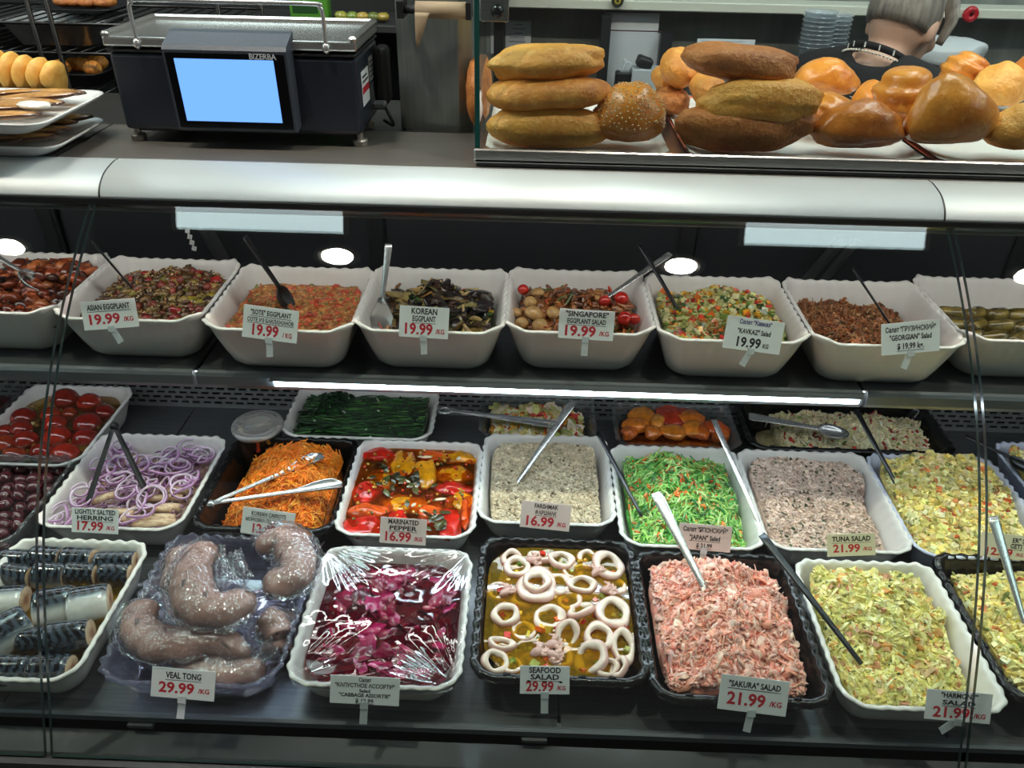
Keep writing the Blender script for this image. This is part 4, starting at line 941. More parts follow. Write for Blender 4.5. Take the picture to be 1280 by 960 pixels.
# ---- marinated peppers
t = TR['pepper']; lz = 0.056
h = Heap(t, lambda u, v: 0.026+0*u, 0.004, 30, 54); h.base([(214, 132, 40), (200, 110, 34), (226, 150, 60), (190, 90, 30)]).done('pepper_sediment', 'orange brown marinade bed under the peppers', 'marinade', FDW, True)
RED, YEL, ORG = (200, 34, 20), (222, 146, 18), (214, 84, 26)
PP = [(454, 658, 45, 32, RED, .1), (454, 617, 34, 28, RED, .4), (458, 638, 46, 16, ORG, .1), (507, 632, 56, 26, YEL, .0), (502, 582, 32, 36, YEL, 1.3), (532, 592, 28, 44, YEL, 1.5), (566, 594, 42, 26, YEL, .2), (469, 569, 38, 15, RED, .1), (565, 611, 42, 16, RED, .1), (576, 627, 30, 26, YEL, .5), (562, 655, 28, 44, RED, 1.4), (538, 643, 28, 24, ORG, .6), (477, 602, 34, 30, YEL, .3), (572, 573, 44, 16, YEL, .1), (498, 650, 24, 20, RED, .3), (590, 640, 16, 40, ORG, 1.5), (540, 570, 30, 16, ORG, .2)]
for i, (px, py, w, hh, c, a) in enumerate(PP):
    p = on(t, px, py, lz-0.007+0.003*(i % 3)); k = mpp(p)
    mb = MB(); V, F = ICO[3]; V = V.copy()
    V[:, 2] += 0.45*(1-(V[:, 0]**2))-0.3; V *= (1+lumps(V, 0.26, 2.6, i))[:, None]; V[:, 2] += 0.22*np.sin(V[:, 0]*5+i)+0.15*np.sin(V[:, 1]*6+i*2)
    cc = np.array(lin(c))*(1+lumps(V, 0.35, 2.5, i+9))[:, None]
    mb.add(xf(V, (0, 0, 0), None, (w*k/2*1.12, hh*k*0.70, 0.0075)), None, F, col=np.clip(cc, 0, 1))
    o = mb.build('pepper_piece', FDS); p.x = min(max(p.x, t.cx-t.hw(lz)+w*k/2), t.cx+t.hw(lz)-w*k/2); p.y = min(max(p.y, t.cy-t.hd(lz)+hh*k*.6), t.cy+t.hd(lz)-hh*k*.6)
    o.location = p; nm = 'red' if c is RED else 'yellow' if c is YEL else 'orange'
    tag(o, 'soft roasted %s pepper piece in the white tray of marinade' % nm, 'pepper', '%s marinated peppers' % nm)
for i, (px, py, L) in enumerate([(531, 571, .030), (507, 601, .022), (550, 624, .022), (517, 631, .012), (529, 639, .014), (573, 573, .012)]):
    mb = MB(); blob(mb, (0, 0, 0), (L/2, 0.0036, 0.002), 2, 0.1, 1.5, i, col=lin((240, 226, 190))); o = mb.build('garlic_slice', FDW); o.location = on(t, px, py, lz+0.007); o.rotation_euler[2] = [0, -0.4, 0.2, 1, -0.4, 1.2][i]
    tag(o, 'thin white garlic slice on the marinated peppers', 'garlic', 'garlic slices')
h = Heap(t, lambda u, v: lz+0.002+0*u, 0.001, 30, 55)
h.leaves(34, (0.012, 0.026), [((84, 84, 44), 2), ((70, 64, 36), 2)], region=lambda u, v: np.maximum(G(u, v, -0.45, 0.2, 0.3, 1), np.maximum(G(u, v, 0.05, 0.15, 0.3, 1), G(u, v, 0.5, -0.8, 0.3, 1))), lift=(0.003, 0.010)).chunks(160, (0.002, 0.005), [((216, 170, 70), 2), ((200, 60, 30), 2), ((110, 110, 50), 1)], lift=(-.2, 2)).done('herb_leaves', 'dull green herb leaves and spices on the marinated peppers', 'garnish', FDW, True)
liquid(t, 'pepper_marinade', lz, clear('amber marinade', (238, 186, 96), base=0.05, haze=0.06, hazecol=(190, 110, 30)), 'amber marinade around the peppers', 'marinade')

# ---- orange peppers in the clear back tray
t = TR['orange']; g = np.random.default_rng(8)
h = Heap(t, lambda u, v: 0.026+0*u, 0.004, 30, 56); h.base([(176, 84, 22), (150, 66, 18), (196, 110, 34)]).done('orange_marinade', 'orange marinade at the bottom of the clear pepper tray', 'marinade', FDW, True)
OP = [(795, 532, 34, (222, 122, 30)), (800, 520, 40, (226, 136, 34)), (838, 518, 46, (206, 60, 32)), (860, 522, 40, (224, 120, 36)), (786, 541, 24, (214, 104, 34)), (815, 541, 26, (220, 118, 34)), (840, 540, 34, (222, 130, 40)), (868, 536, 36, (228, 134, 40)), (878, 541, 26, (214, 100, 30)), (895, 536, 34, (196, 80, 30)), (905, 545, 24, (206, 100, 34)), (822, 528, 26, (232, 150, 50)), (850, 511, 40, (190, 50, 30))]
for i, (px, py, w, c) in enumerate(OP):
    p = on(t, px, py, 0.050); k = mpp(p); mb = MB(); V, F = ICO[3]; V = V*(1+lumps(V, 0.2, 2, i+30))[:, None]
    mb.add(xf(V, (0, 0, 0), rotm(0, 0, i), (w*k/2, w*k*0.4, 0.013)), None, F, col=np.clip(np.array(lin(c))*(1+lumps(V, .3, 3, i))[:, None], 0, 1)); o = mb.build('pepper_piece', FDS)
    p.x = min(max(p.x, t.cx-t.hw(.05)+.02), t.cx+t.hw(.05)-.02); p.y = min(max(p.y, t.cy-t.hd(.05)+.018), t.cy+t.hd(.05)-.018); o.location = p
    tag(o, 'glossy orange marinated pepper piece in the clear back tray', 'pepper', 'orange marinated peppers')

# ---- green onions
t = TR['greens']; h = Heap(t, lambda u, v: 0.050+0.004*np.sin(u*9)+0*v, 0.004, 20, 57)
h.base([(20, 44, 20), (30, 60, 26), (14, 32, 16)])
for (L, n, pal) in (((0.07, 0.12), 240, [((26, 66, 26), 4), ((40, 92, 36), 3), ((18, 48, 22), 3), ((76, 128, 54), 1)]),):
    x, y = h.pts(n, None, 0.9); g = h.g
    for i in range(n):
        a = g.normal(0.05, 0.12); l = g.uniform(*L); P = []
        for k in np.linspace(-0.5, 0.5, 6):
            xx = np.clip(x[i]+k*l*math.cos(a), -h.hw*.95, h.hw*.95); yy = np.clip(y[i]+k*l*math.sin(a)+0.006*k*k, -h.hd*.94, h.hd*.94); P.append((xx, yy, 0.054+0.006*g.random()))
        tube(h.mb, P, [0.001, 0.0024, 0.0028, 0.0028, 0.0024, 0.001], 5, col=pick(pal, 1, 0.1, g)[0], flat=0.5)
h.leaves(260, (0.010, 0.024), [((24, 58, 26), 3), ((40, 84, 40), 2), ((16, 40, 20), 2)], region=lambda u, v: 1.0*(u < -0.2)*(v > 0.0)+0.05, lift=(0.006, 0.014)).chunks(14, (0.004, 0.008), [((206, 226, 190), 1)], 0.4, lift=(2, 4)).done('green_onions', 'dark green onions and herbs filling the white back tray', 'herbs', FDW, True)

# ---- cabbage under film
t = TR['cabbage']; lz = 0.047
CPAL = [((160, 10, 72), 4), ((136, 4, 56), 4), ((184, 26, 94), 2), ((110, 2, 42), 3)]
h = Heap(t, lambda u, v: 0.036+0.003*v+0*u, 0.006, 24, 58)
h.base([(120, 4, 46), (96, 2, 36), (146, 8, 62)]).leaves(190, (0.022, 0.05), CPAL, bend=0.7, lift=(0, 0.010)).chunks(60, (0.014, 0.028), [((186, 24, 90), 3), ((214, 60, 120), 1), ((160, 10, 70), 3)], 0.3, lift=(0.2, 0.8), tilt=0.9).done('pickled_cabbage', 'crimson pickled cabbage leaves and beet pieces in juice', 'salad', FDW, True)
liquid(t, 'beet_juice', lz, clear('beet juice', (196, 30, 100), base=0.05, haze=0.15, hazecol=(120, 0, 50)), 'crimson beet juice around the cabbage', 'marinade', 0.0012)
n = 110; a = np.linspace(-1, 1, n); U, V = np.meshgrid(a, a)
hw, hd = t.W/2+0.004, t.D/2+0.004
X = U*np.sqrt(1-V**8*0.16)*hw; Y = V*np.sqrt(1-U**8*0.16)*hd
e = np.maximum(abs(U), abs(V))
Z = HB_+0.0045-0.010*(1-e**2.2)
for cu, cv, w in ((-1, 1, 1.0), (-1, -1, 0.3), (1, -1, 1.1), (1, 1, 0.25)):
    th = np.arctan2(V-cv, U-cu); rr = np.hypot(U-cu, V-cv)
    Z += w*0.0011*np.sin(th*40+3*np.sin(th*7))*np.exp(-((rr-0.45)/0.32)**2)*np.clip(1-e**6, 0, 1)
Z += 0.0005*fbm(X, Y, 61, 26, 2)
Z = np.where(e > 0.985, Z-0.014*(e-0.985)/0.015, Z)
i = np.arange(n*n).reshape(n, n); mb = MB(); q = np.stack([i[:-1, :-1], i[:-1, 1:], i[1:, 1:], i[1:, :-1]], -1).reshape(-1, 4)
mb.add(np.column_stack([X.ravel(), Y.ravel(), Z.ravel()]), q)
FILM = clear('cling film', (252, 252, 253), base=0.06, rough=0.02, bump=0.02, bscale=60)
o = mb.build('cling_film', FILM); o.location = (t.cx, t.cy, t.z0)
sm_ = o.modifiers.new('thickness', 'SOLIDIFY'); sm_.thickness = 0.0002
tag(o, 'wrinkled clear cling film stretched over the crimson cabbage tray', 'film')

# ---- seafood
t = TR['seafood']; lz = 0.056
h = Heap(t, lambda u, v: 0.030+0*u, 0.006, 26, 62); h.base([(216, 180, 60), (196, 160, 50), (226, 196, 90), (180, 140, 44)])
h.blobs(90, (0.008, 0.016), [((206, 180, 90), 3), ((190, 150, 60), 2), ((150, 140, 50), 2)], 0.6, lift=(0.2, 1.2)).done('seafood_bed', 'yellow bed of vegetables under the squid rings', 'salad', FDW, True)
h = Heap(t, lambda u, v: lz-0.003+0*u, 0.002, 26, 63)
h.chunks(60, (0.006, 0.011), [((222, 96, 24), 3), ((206, 44, 26), 2), ((96, 130, 40), 2), ((222, 180, 40), 2), ((150, 156, 70), 2)], 0.6, lift=(-0.1, 0.6)).blobs(40, (0.006, 0.012), [((196, 200, 130), 2), ((220, 170, 60), 1)], 0.6).done('diced_vegetables', 'orange, red and green vegetable dice floating among the squid rings', 'salad', FDW, False)
FDQ = food('squid flesh', 0.2, 0.12, 120, coat=0.4, var=0.10)
def squid(R, w, hgt, oval, seed):
    mb = MB(); n = 32; b = np.linspace(0, 2*PI, 10, endpoint=False); V = []; C_ = []; g = np.random.default_rng(seed); q1 = g.uniform(0, 6)
    for k in range(n):
        a = 2*PI*k/n; rr = R*(1+0.05*math.sin(2*a+q1)+0.03*math.sin(5*a)); ww = w*(1+0.2*math.sin(3*a+q1))
        for bb in b:
            V.append(((rr+ww*math.cos(bb))*math.cos(a), (rr+ww*math.cos(bb))*math.sin(a)*oval, hgt*math.sin(bb)+R*0.08*math.sin(2*a+q1)))
            C_.append(np.array(lin((236, 214, 200))) if math.cos(bb) < 0.55 else np.array(lin((222, 176, 166))))
    i = np.arange(n*10).reshape(n, 10); q = np.stack([i, np.roll(i, -1, 0), np.roll(np.roll(i, -1, 0), -1, 1), np.roll(i, -1, 1)], -1).reshape(-1, 4)
    mb.add(V, q, col=np.array(C_)); return mb
SQ = [(647, 709, 15, 1, .0, 0), (671, 727, 15, 1, .0, 0.006), (671, 732, 24, .8, 0, 0), (701, 700, 15, .75, .2, 0), (727, 731, 17, .55, .1, 0), (763, 707, 18, .9, .2, 0), (632, 768, 15, 1, .1, .003), (686, 772, 17, .9, .1, -.004), (727, 763, 14, 1.2, .6, .002), (767, 766, 20, .95, .1, .002), (709, 793, 13, 1.3, .6, .002), (749, 796, 17, 1, .1, .004), (627, 805, 15, .55, .2, .001), (779, 808, 14, 1.5, .3, 0), (739, 826, 22, .7, .7, 0), (619, 832, 15, 1.0, .3, -.002), (760, 842, 11, 1.2, .2, 0), (775, 846, 11, 1.2, .7, .002), (675, 697, 14, .6, .3, -.002), (697, 730, 16, .9, .1, -.004), (640, 700, 12, .9, .4, -.003), (655, 745, 15, .9, .2, -.007), (712, 752, 14, 1, .2, -.008), (655, 790, 15, .8, .1, -.007), (700, 822, 14, 1, .2, -.008), (735, 700, 13, .8, .2, -.007), (618, 740, 12, 1, .1, -.007), (775, 735, 13, 1, .2, -.008), (640, 845, 13, .8, .2, -.008), (715, 715, 12, .9, .2, -.008)]
for i, (px, py, rp, ov, tl, dz) in enumerate(SQ):
    p = on(t, px, py, lz+0.002+dz); k = mpp(p)*1.03; R = rp*k*0.88; o = squid(R, R*0.33, 0.0056, min(ov*1.15, 1.5) if ov < 1 else ov, i).build('squid_ring', FDQ)
    m_ = R*1.35; p.x = min(max(p.x, t.cx-t.hw(lz)+m_), t.cx+t.hw(lz)-m_); p.y = min(max(p.y, t.cy-t.hd(lz)+m_), t.cy+t.hd(lz)-m_)
    o.location = p; o.rotation_euler = (tl*math.sin(i*2), tl*math.cos(i*2), i*0.7 if abs(ov-1) < .2 else 0.2*math.sin(i)); tag(o, 'white squid ring lying in yellow marinade', 'squid ring', 'squid rings')
for i, (px, py, a) in enumerate([(758, 738, 0.2), (672, 815, 0.5), (690, 805, 0.3), (745, 715, 0.9), (665, 700, 0.1), (690, 818, -0.4), (632, 740, 0.8)]):
    p = on(t, px, py, lz+0.004); mb = MB(); g = np.random.default_rng(i)
    blob(mb, (0, 0, 0), (0.012, 0.007, 0.006), 2, 0.25, 2, i, col=lin((206, 160, 150)))
    for k in range(6):
        b = -1.0+0.4*k; P = smooth_path([(0.006*math.cos(b), 0.006*math.sin(b), 0.001), (0.012*math.cos(b), 0.012*math.sin(b), 0.003*g.normal()), (0.017*math.cos(b+0.5), 0.017*math.sin(b+0.5), 0.001)], 7)
        tube(mb, P, np.linspace(0.0036, 0.0016, 7), 6, col=lin((214, 172, 160)))
    o = mb.build('squid_tentacles', FDQ); p.x = min(max(p.x, t.cx-t.hw(lz)+.028), t.cx+t.hw(lz)-.028); o.location = p; o.rotation_euler[2] = a; tag(o, 'small pinkish cluster of squid tentacles among the rings', 'squid', 'squid tentacles')
liquid(t, 'oil_marinade', lz, clear('yellow oil', (238, 206, 96), base=0.05, haze=0.16, hazecol=(206, 170, 50)), 'yellow oily marinade around the squid rings', 'marinade')

# ---- mackerel
t = TR['mackerel']; lz = 0.030
MK = food('mackerel skin', 0.16, 0.08, 160, coat=0.7, var=0.12)
def mackerel(L, r, seed, white=False):
    mb = MB(); n = 36; K = 22; a = np.linspace(0, 2*PI, n, endpoint=False); rings = []; cols = []
    for k in range(K):
        u = k/(K-1); x = (u-0.5)*L; rr = r*(1.0+0.10*(0.5-u)); bul = 1-0.10*abs(2*u-1)**8
        rings.append(np.column_stack([np.full(n, x), rr*bul*np.cos(a)*0.82, rr*bul*np.sin(a)]))
        # dark back with wavy bars; silver belly
        s = np.sin(a); bar = np.sin(x*520+2.2*np.sin(a*3+seed)+1.2*np.cos(a*5))
        back = np.where((bar+0.9*np.sin(x*190+3*np.cos(a*4+seed))*np.cos(a*7+x*300) > -0.1)[:, None], np.array(lin((10, 12, 16))), np.array(lin((62, 73, 86))))
        belly = np.array(lin((206, 204, 200))); mid = np.array(lin((120, 132, 142)))
        w = np.clip((s+0.25)*3.5, 0, 1)[:, None]; c = back*w+(belly*np.clip(-(s+0.1)*3, 0, 1)[:, None]+mid*(1-np.clip(-(s+0.1)*3, 0, 1)[:, None]))*(1-w)
        cols.append(c)
    loft(mb, rings, False, False); mb.c[-1] = np.concatenate(cols)
    ends = MB()
    for sgn, k in ((-1, 0), (1, K-1)):
        R0 = rings[k]; c0 = R0.mean(0); rs = [R0*1.0, c0+(R0-c0)*0.9+[sgn*0.0004, 0, 0], c0+(R0-c0)*0.55+[sgn*0.0012, 0, 0], c0+(R0-c0)*0.22+[sgn*0.0008, 0, 0]]
        if sgn < 0: rs = [q[::-1] for q in rs]
        nb = ends.n; loft(ends, rs, False, True); cc = [lin((150, 122, 102)), lin((212, 188, 160)), lin((206, 176, 148)), lin((168, 118, 96))]
        ends.c[-1] = np.repeat(np.array(cc), n, axis=0)
    return mb, ends
MP = [(66, 692, .044, .0215, 0, 0, .5), (107, 690, .046, .0215, 0, .02, .5), (155, 690, .058, .0195, 0, .1, .5), (22, 720, .048, .0185, 0, -.1, .2), (64, 720, .046, .0185, 0, 0, -.3), (104, 718, .044, .0185, 0, 0, .3), (146, 718, .044, .0175, 0, .05, .3),
      (70, 758, .052, .0240, .010, .35, -1.0), (120, 754, .052, .0240, .010, .35, -1.5), (8, 752, .052, .022, .008, .2, -1.7), (10, 790, .054, .024, .008, .9, -.6), (48, 800, .042, .019, 0, .1, .6), (93, 796, .056, .0235, .008, .25, .6), (16, 838, .052, .0205, 0, .05, .3), (66, 836, .050, .0205, 0, .1, .6), (-28, 700, .045, .02, 0, 0, .4), (-30, 800, .05, .022, 0, .2, .2), (-34, 840, .05, .02, 0, 0, .3)]
MD = ['third from the wall in the back row', 'second from the wall in the back row', 'cut face at the wall in the back row', 'fourth from the wall in the second row', 'third from the wall in the second row', 'second from the wall in the second row', 'first at the wall in the second row',
      'middle of the tray, second from the wall', 'middle of the tray, at the wall', 'middle of the tray, third from the wall', 'tilted steeply beside the glass seam', 'small, behind the glass seam', 'dark, lying before the two silver cuts', 'second from the wall in the front row', 'first at the wall in the front row', 'far end of the back row', 'far end of the middle row', 'far end of the front row']
for i, (px, py, L, r, dz, rz, rx) in enumerate(MP):
    r *= 1.22; L *= 1.04; p = on(t, px, py, 0.008+r+dz+0.012); a, b = mackerel(L, r, i)
    o = thing('mackerel_piece', p, 'mackerel cut with %s, %s' % ('silver belly turned up' if rx < -0.8 else 'dark striped skin', MD[i]), 'fish', 'mackerel cuts', (rx, 0, rz))
    a.build('skin', MK, o); b.build('cut_face', FDW, o)
    o.location.x = min(max(o.location.x, t.cx-0.1), t.cx+t.hw(.04)-L/2-.003); o.location.y = min(max(o.location.y, t.cy-0.108), t.cy+0.106)
h = Heap(t, lambda u, v: 0.012+0*u, 0.002, 20, 64); h.base([(150, 140, 110), (170, 156, 120)]).done('fish_liquor', 'cloudy oil and fish juices in the bottom of the mackerel tray', 'marinade', FDW, True)
liquid(t, 'fish_oil', 0.030, clear('golden oil', (240, 214, 130), base=0.05, haze=0.05, hazecol=(200, 160, 40)), 'thin golden oil around the mackerel cuts', 'marinade')

# ---- veal tongues in vacuum bags
t = TR['veal']
BAG = clear('vacuum bag film', (247, 246, 249), base=0.09, rough=0.06, haze=0.03, bump=0.9, bscale=60, stretch=(1, 1, 1))
TG = food('boiled tongue', 0.33, 0.5, 130, coat=0.25, var=0.18, vscale=40)
def tongue(path, rad_, label, seed, flap):
    P = smooth_path([vec(at_z(px, py, ZD+z)) for px, py, z in path], 26); c0 = P.mean(0); P = P-c0
    K = len(P); mb = MB(); R = 1.12*np.interp(np.linspace(0, 1, K), np.linspace(0, 1, len(rad_)), rad_)*(1+0.06*np.sin(np.linspace(0, 9, K)+seed))
    R = R*np.where(np.arange(K) == 0, 0.35, 1)*np.where(np.arange(K) == K-1, 0.35, 1)*np.where((np.arange(K) == 1) | (np.arange(K) == K-2), 0.8, 1)
    tube(mb, P, R, 24, flat=0.82); V = mb.v[-1]; d = lumps(V*60, 0.15, 1.0, seed)+lumps(V*170, 0.05, 1.0, seed+20)
    ctr_ = np.repeat(P, 24, axis=0)[:len(V)]; V[:] = ctr_+(V-ctr_)*(1+d)[:, None]
    base_c = np.array(lin((172, 130, 116))); alt = np.array(lin((134, 96, 86))); f = (lumps(V*45, 1.0, 1.0, seed+3)*0.5+0.5)[:, None]
    cc = base_c*f+alt*(1-f); g = np.random.default_rng(seed); cc = np.where(g.random((len(V), 1)) < 0.012, np.array(lin((40, 30, 28))), cc); mb.c[-1] = np.clip(cc, 0, 1)
    o = thing('veal_tongue', c0, label, 'meat', 'vacuum-packed veal tongues'); mb.build('tongue', TG, o)
    # the bag: a looser skin with pleats and a flat sealed flap
    mb = MB(); ang = np.linspace(0, 2*PI, 30, endpoint=False)
    tube(mb, P*1.02, R*1.09+0.0022, 40, flat=0.86); V = mb.v[-1]; ctr_ = np.repeat(P*1.02, 40, axis=0)[:len(V)]
    wr = np.sin(np.arange(len(V)) % 40*2.3+np.repeat(np.arange(K), 40)[:len(V)]*1.1)*0.03+lumps(V*150, 0.05, 1.0, seed+7)
    V[:] = ctr_+(V-ctr_)*(1+wr)[:, None]
    # flat sealed margin of the pouch on both sides of the meat
    T = np.gradient(P, axis=0); T /= np.linalg.norm(T, axis=1)[:, None]; sd = np.cross(T, (0, 0, 1.0)); sd /= np.linalg.norm(sd, axis=1)[:, None]+1e-9; g = np.random.default_rng(seed+40)
    for s_ in (-1, 1):
        wd = np.abs(0.013+0.006*np.sin(np.linspace(0, 7, K)+seed*2+s_)+0.003*g.normal(size=K)); M_ = 7; G_ = np.zeros((K, M_, 3))
        for j in range(M_):
            u = j/(M_-1); G_[:, j] = P+sd*s_*(R*0.95+u*wd)[:, None]; G_[:, j, 2] += -0.002+0.006*np.sin(np.arange(K)*0.9+j*1.3+seed)*u+0.004*u*g.normal(size=K)+0.010*u
        i = np.arange(K*M_).reshape(K, M_); mb.add(G_.reshape(-1, 3), np.stack([i[:-1, :-1], i[:-1, 1:], i[1:, 1:], i[1:, :-1]], -1).reshape(-1, 4))
    b = mb.build('vacuum_bag', BAG, o)
    if flap:
        A = vec(at_z(*flap[0]))-c0; B = vec(at_z(*flap[1]))-c0; T = B-A; T /= np.linalg.norm(T); sd = np.cross(T, (0, -0.5, 0.85)); sd /= np.linalg.norm(sd); w = flap[2]
        mb = MB(); n1, n2 = 14, 14; U, V2 = np.meshgrid(np.linspace(-1, 1, n1), np.linspace(0, 1, n2))
        Q = A+(B-A)*V2[..., None]+sd*U[..., None]*w*(0.7+0.5*V2[..., None]); Q[..., 2] += 0.006*np.sin(U*6+V2*3+seed)*(0.3+V2)+0.005*fbm(U, V2, seed, 3, 2)
        i = np.arange(n1*n2).reshape(n2, n1); mb.add(Q.reshape(-1, 3), np.stack([i[:-1, :-1], i[:-1, 1:], i[1:, 1:], i[1:, :-1]], -1).reshape(-1, 4)); k = mb.build('bag_flap', BAG, b)
        k.modifiers.new('thickness', 'SOLIDIFY').thickness = 0.0003
    return o
zt = ZD
tongue([(232, 690, .06), (225, 720, .055), (222, 740, .045)], [.022, .026, .022], 'veal tongue half hidden at the back corner under the curled one', 1, None)
tongue([(215, 838, .028), (262, 842, .030), (332, 838, .030)], [.018, .022, .019], 'straight veal tongue lying lowest at the front behind its price card', 2, ((318, 825, zt+.045), (345, 808, zt+.055), .016))
tongue([(187, 752, .060), (174, 786, .056), (208, 808, .056), (262, 800, .056), (312, 818, .050)], [.020, .026, .025, .023, .014], 'long bent veal tongue stretched across the front of the tray', 3, ((182, 752, zt+.06), (205, 728, zt+.066), .020))
tongue([(262, 680, .100), (240, 715, .100), (245, 752, .096), (278, 764, .092), (318, 745, .088)], [.020, .025, .027, .026, .018], 'large veal tongue curled like a horseshoe on top of the pile', 4, ((286, 690, zt+.11), (292, 735, zt+.106), .026))
tongue([(322, 690, .082), (352, 676, .084), (374, 698, .082), (362, 726, .080), (330, 726, .078)], [.020, .026, .026, .025, .018], 'rounded folded veal tongue at the back beside the carrots', 5, ((372, 690, zt+.085), (392, 672, zt+.09), .022))
tongue([(330, 772, .056), (345, 784, .054), (350, 798, .050)], [.019, .020, .016], 'short tongue end with a flat cut face in loose film', 6, ((318, 780, zt+.07), (308, 790, zt+.068), .014))
tongue([(345, 820, .030), (352, 770, .034)], [.018, .020], 'veal tongue lying along the wall next to the cabbage', 7, None)
# ================================================================== UTENSILS
DARKST = mat('dark worn steel', (70, 72, 76), 0.3, 0.9)
def frame_from(A, B, up=(0, 0, 1)):
    x = B-A; L = np.linalg.norm(x); x = x/L; y = np.cross(up, x); y /= np.linalg.norm(y); z = np.cross(x, y)
    return np.stack([x, y, z], 1), L
def utensil(name, label, cat, A, B, kind='spoon', m=None, wh=0.009, bowl=(0.062, 0.042), wmin=0.004, roll=0.0, bend=0.0, group=None, thick=0.0014):
    """A: handle end, B: tip of the working end (world points)"""
    m = m or CUTLERY; A = vec(A); B = vec(B); R, L = frame_from(A, B); bl = bowl[0] if kind != 'handle' else 0.0
    o = thing(name, A, label, cat, group); q = rotm(roll, 0, 0); R = R @ q
    o.rotation_euler = Matrix([list(r) for r in R]).to_euler()
    hl = L-bl*0.8; mb = MB(); K = 16; P = []; W_ = []
    for k in range(K):
        u = k/(K-1); P.append((u*hl, 0, bend*math.sin(u*PI))); W_.append(wmin+(wh-wmin)*(1-u)**1.2*(1 if u > 0.04 else 0.7+7*u))
    rings = []; a = np.linspace(0, 2*PI, 12, endpoint=False)
    for k in range(K):
        t_ = thick*(1+0.5*(k/(K-1))); c = np.cos(a); s_ = np.sin(a)
        rings.append(np.column_stack([np.full(12, P[k][0]), W_[k]*np.sign(c)*np.abs(c)**0.7, P[k][2]+t_*np.sign(s_)*np.abs(s_)**0.7]))
    loft(mb, rings); mb.build('handle', m, o)
    if kind == 'spoon':
        mb = MB(); n = 28; a = np.linspace(0, 2*PI, n, endpoint=False); rs = []
        for f, d in ((1.0, 0.0), (0.94, 0.0012), (0.85, -0.006), (0.6, -0.012), (0.25, -0.0145)):
            rs.append(np.column_stack([hl+bl*0.45+f*bl/2*np.cos(a), f*bowl[1]/2*np.sin(a)*(1-0.12*np.cos(a)), np.full(n, d*bl/0.062)]))
        loft(mb, rs, False, True)
        lo = [r-[0, 0, 0.0012] for r in rs]; loft(mb, [rs[0]]+[lo[0]], False, False); loft(mb, [r for r in lo], False, True)
        mb.build('bowl', m, o)
    elif kind == 'fork':
        mb = MB(); n = 20; rings = []
        for x, w in ((hl-0.004, wmin), (hl+0.01, 0.012), (hl+bl*0.45, 0.020), (hl+bl*0.8, 0.021), (hl+bl, 0.019)):
            c = np.cos(np.linspace(0, 2*PI, n, endpoint=False)); s_ = np.sin(np.linspace(0, 2*PI, n, endpoint=False))
            rings.append(np.column_stack([np.full(n, x), w*np.sign(c)*np.abs(c)**0.6, 0.0014*s_-0.010*math.sin((x-hl)/bl*PI)+0.004*c*c]))
        loft(mb, rings); mb.build('blade', m, o)
    return o
def pz(px, py, z): return at_z(px, py, z)
zs, zd = ZS, ZD
def SP(px0, py0, h0, px1, py1, h1, lab, top=False, name='serving_spoon', **kw):
    z = ZS if top else ZD
    bury = kw.pop('bury', 'bowl lying' not in lab and not any(w in lab for w in ('resting', 'ladle', 'fork', 'lying')))
    if bury:
        A = vec(pz(px0, py0, z+h0)); B = vec(pz(px1, py1, z+h1)); D_ = (B-A)/np.linalg.norm(B-A)
        return utensil(name, lab, 'spoon', A, B+D_*0.028, kind='handle', **kw)
    return utensil(name, lab, 'spoon' if 'fork' not in name else 'fork', pz(px0, py0, z+h0), pz(px1, py1, z+h1), **kw)
SP(-20, 310, .150, 62, 362, .070, 'steel serving spoon resting in the dark red chicken', True, m=CUTLERY, bowl=(.065, .045))
SP(115, 302, .170, 172, 368, .062, 'dark slim handled spoon pushed into the Asian eggplant', True, m=DARKST, bowl=(.05, .03), wh=.008)
SP(306, 296, .190, 366, 384, .064, 'black handled ladle lying in the orange eggplant sauce', True, m=BLACKM, bowl=(.050, .044), wh=.010, wmin=.006)
SP(486, 305, .180, 474, 408, .058, 'steel serving fork leaning in the Korean eggplant tray', True, name='serving_fork', kind='fork', m=CUTLERY, bowl=(.055, .04), wh=.007)
SP(838, 317, .135, 750, 378, .066, 'steel spoon with flat handle laid over the wall of the Singapore tray', True, bowl=(.045, .03), wh=.0085)
SP(800, 306, .165, 846, 384, .070, 'dull steel spoon standing at the back of the diced vegetable salad', True, m=DARKST, bowl=(.05, .035), wh=.007)
SP(1066, 336, .150, 1112, 404, .060, 'dark spoon stuck into the brown shredded salad', True, m=DARKST, bowl=(.05, .035), wh=.008)
SP(716, 502, .155, 652, 596, .058, 'bright steel spoon handle rising from the grey fish spread', bowl=(.04, .03), wh=.0095)
SP(747, 540, .130, 793, 628, .070, 'thin dark spoon in the green salad next to the fish spread', m=DARKST, bowl=(.045, .028), wh=.005, wmin=.003)
SP(892, 524, .150, 955, 668, .055, 'long thin steel spoon between the green salad and tuna salad', bowl=(.05, .03), wh=.006, wmin=.0035)
SP(820, 616, .180, 882, 738, .100, 'pale flat spoon handle standing in the pink crab salad', bowl=(.05, .036), wh=.011)
SP(952, 668, .155, 1060, 808, .072, 'long dark spoon leaning into the yellow green salad', m=DARKST, bowl=(.055, .035), wh=.0085)
SP(1070, 512, .140, 1112, 590, .078, 'narrow dark spoon handle in the back corner of the egg salad', m=DARKST, bowl=(.05, .035), wh=.006)
SP(936, 520, .098, 1056, 541, .090, 'large steel spoon lying across the pale cabbage salad', bowl=(.060, .045), wh=.014, wmin=.006)
SP(1241, 645, .180, 1278, 770, .085, 'pale steel spoon standing in the end egg salad tray', bowl=(.05, .036), wh=.010)
SP(1206, 544, .115, 1290, 585, .085, 'thin dark spoon lying on the end egg salad of the second row', m=DARKST, bowl=(.05, .03), wh=.006)
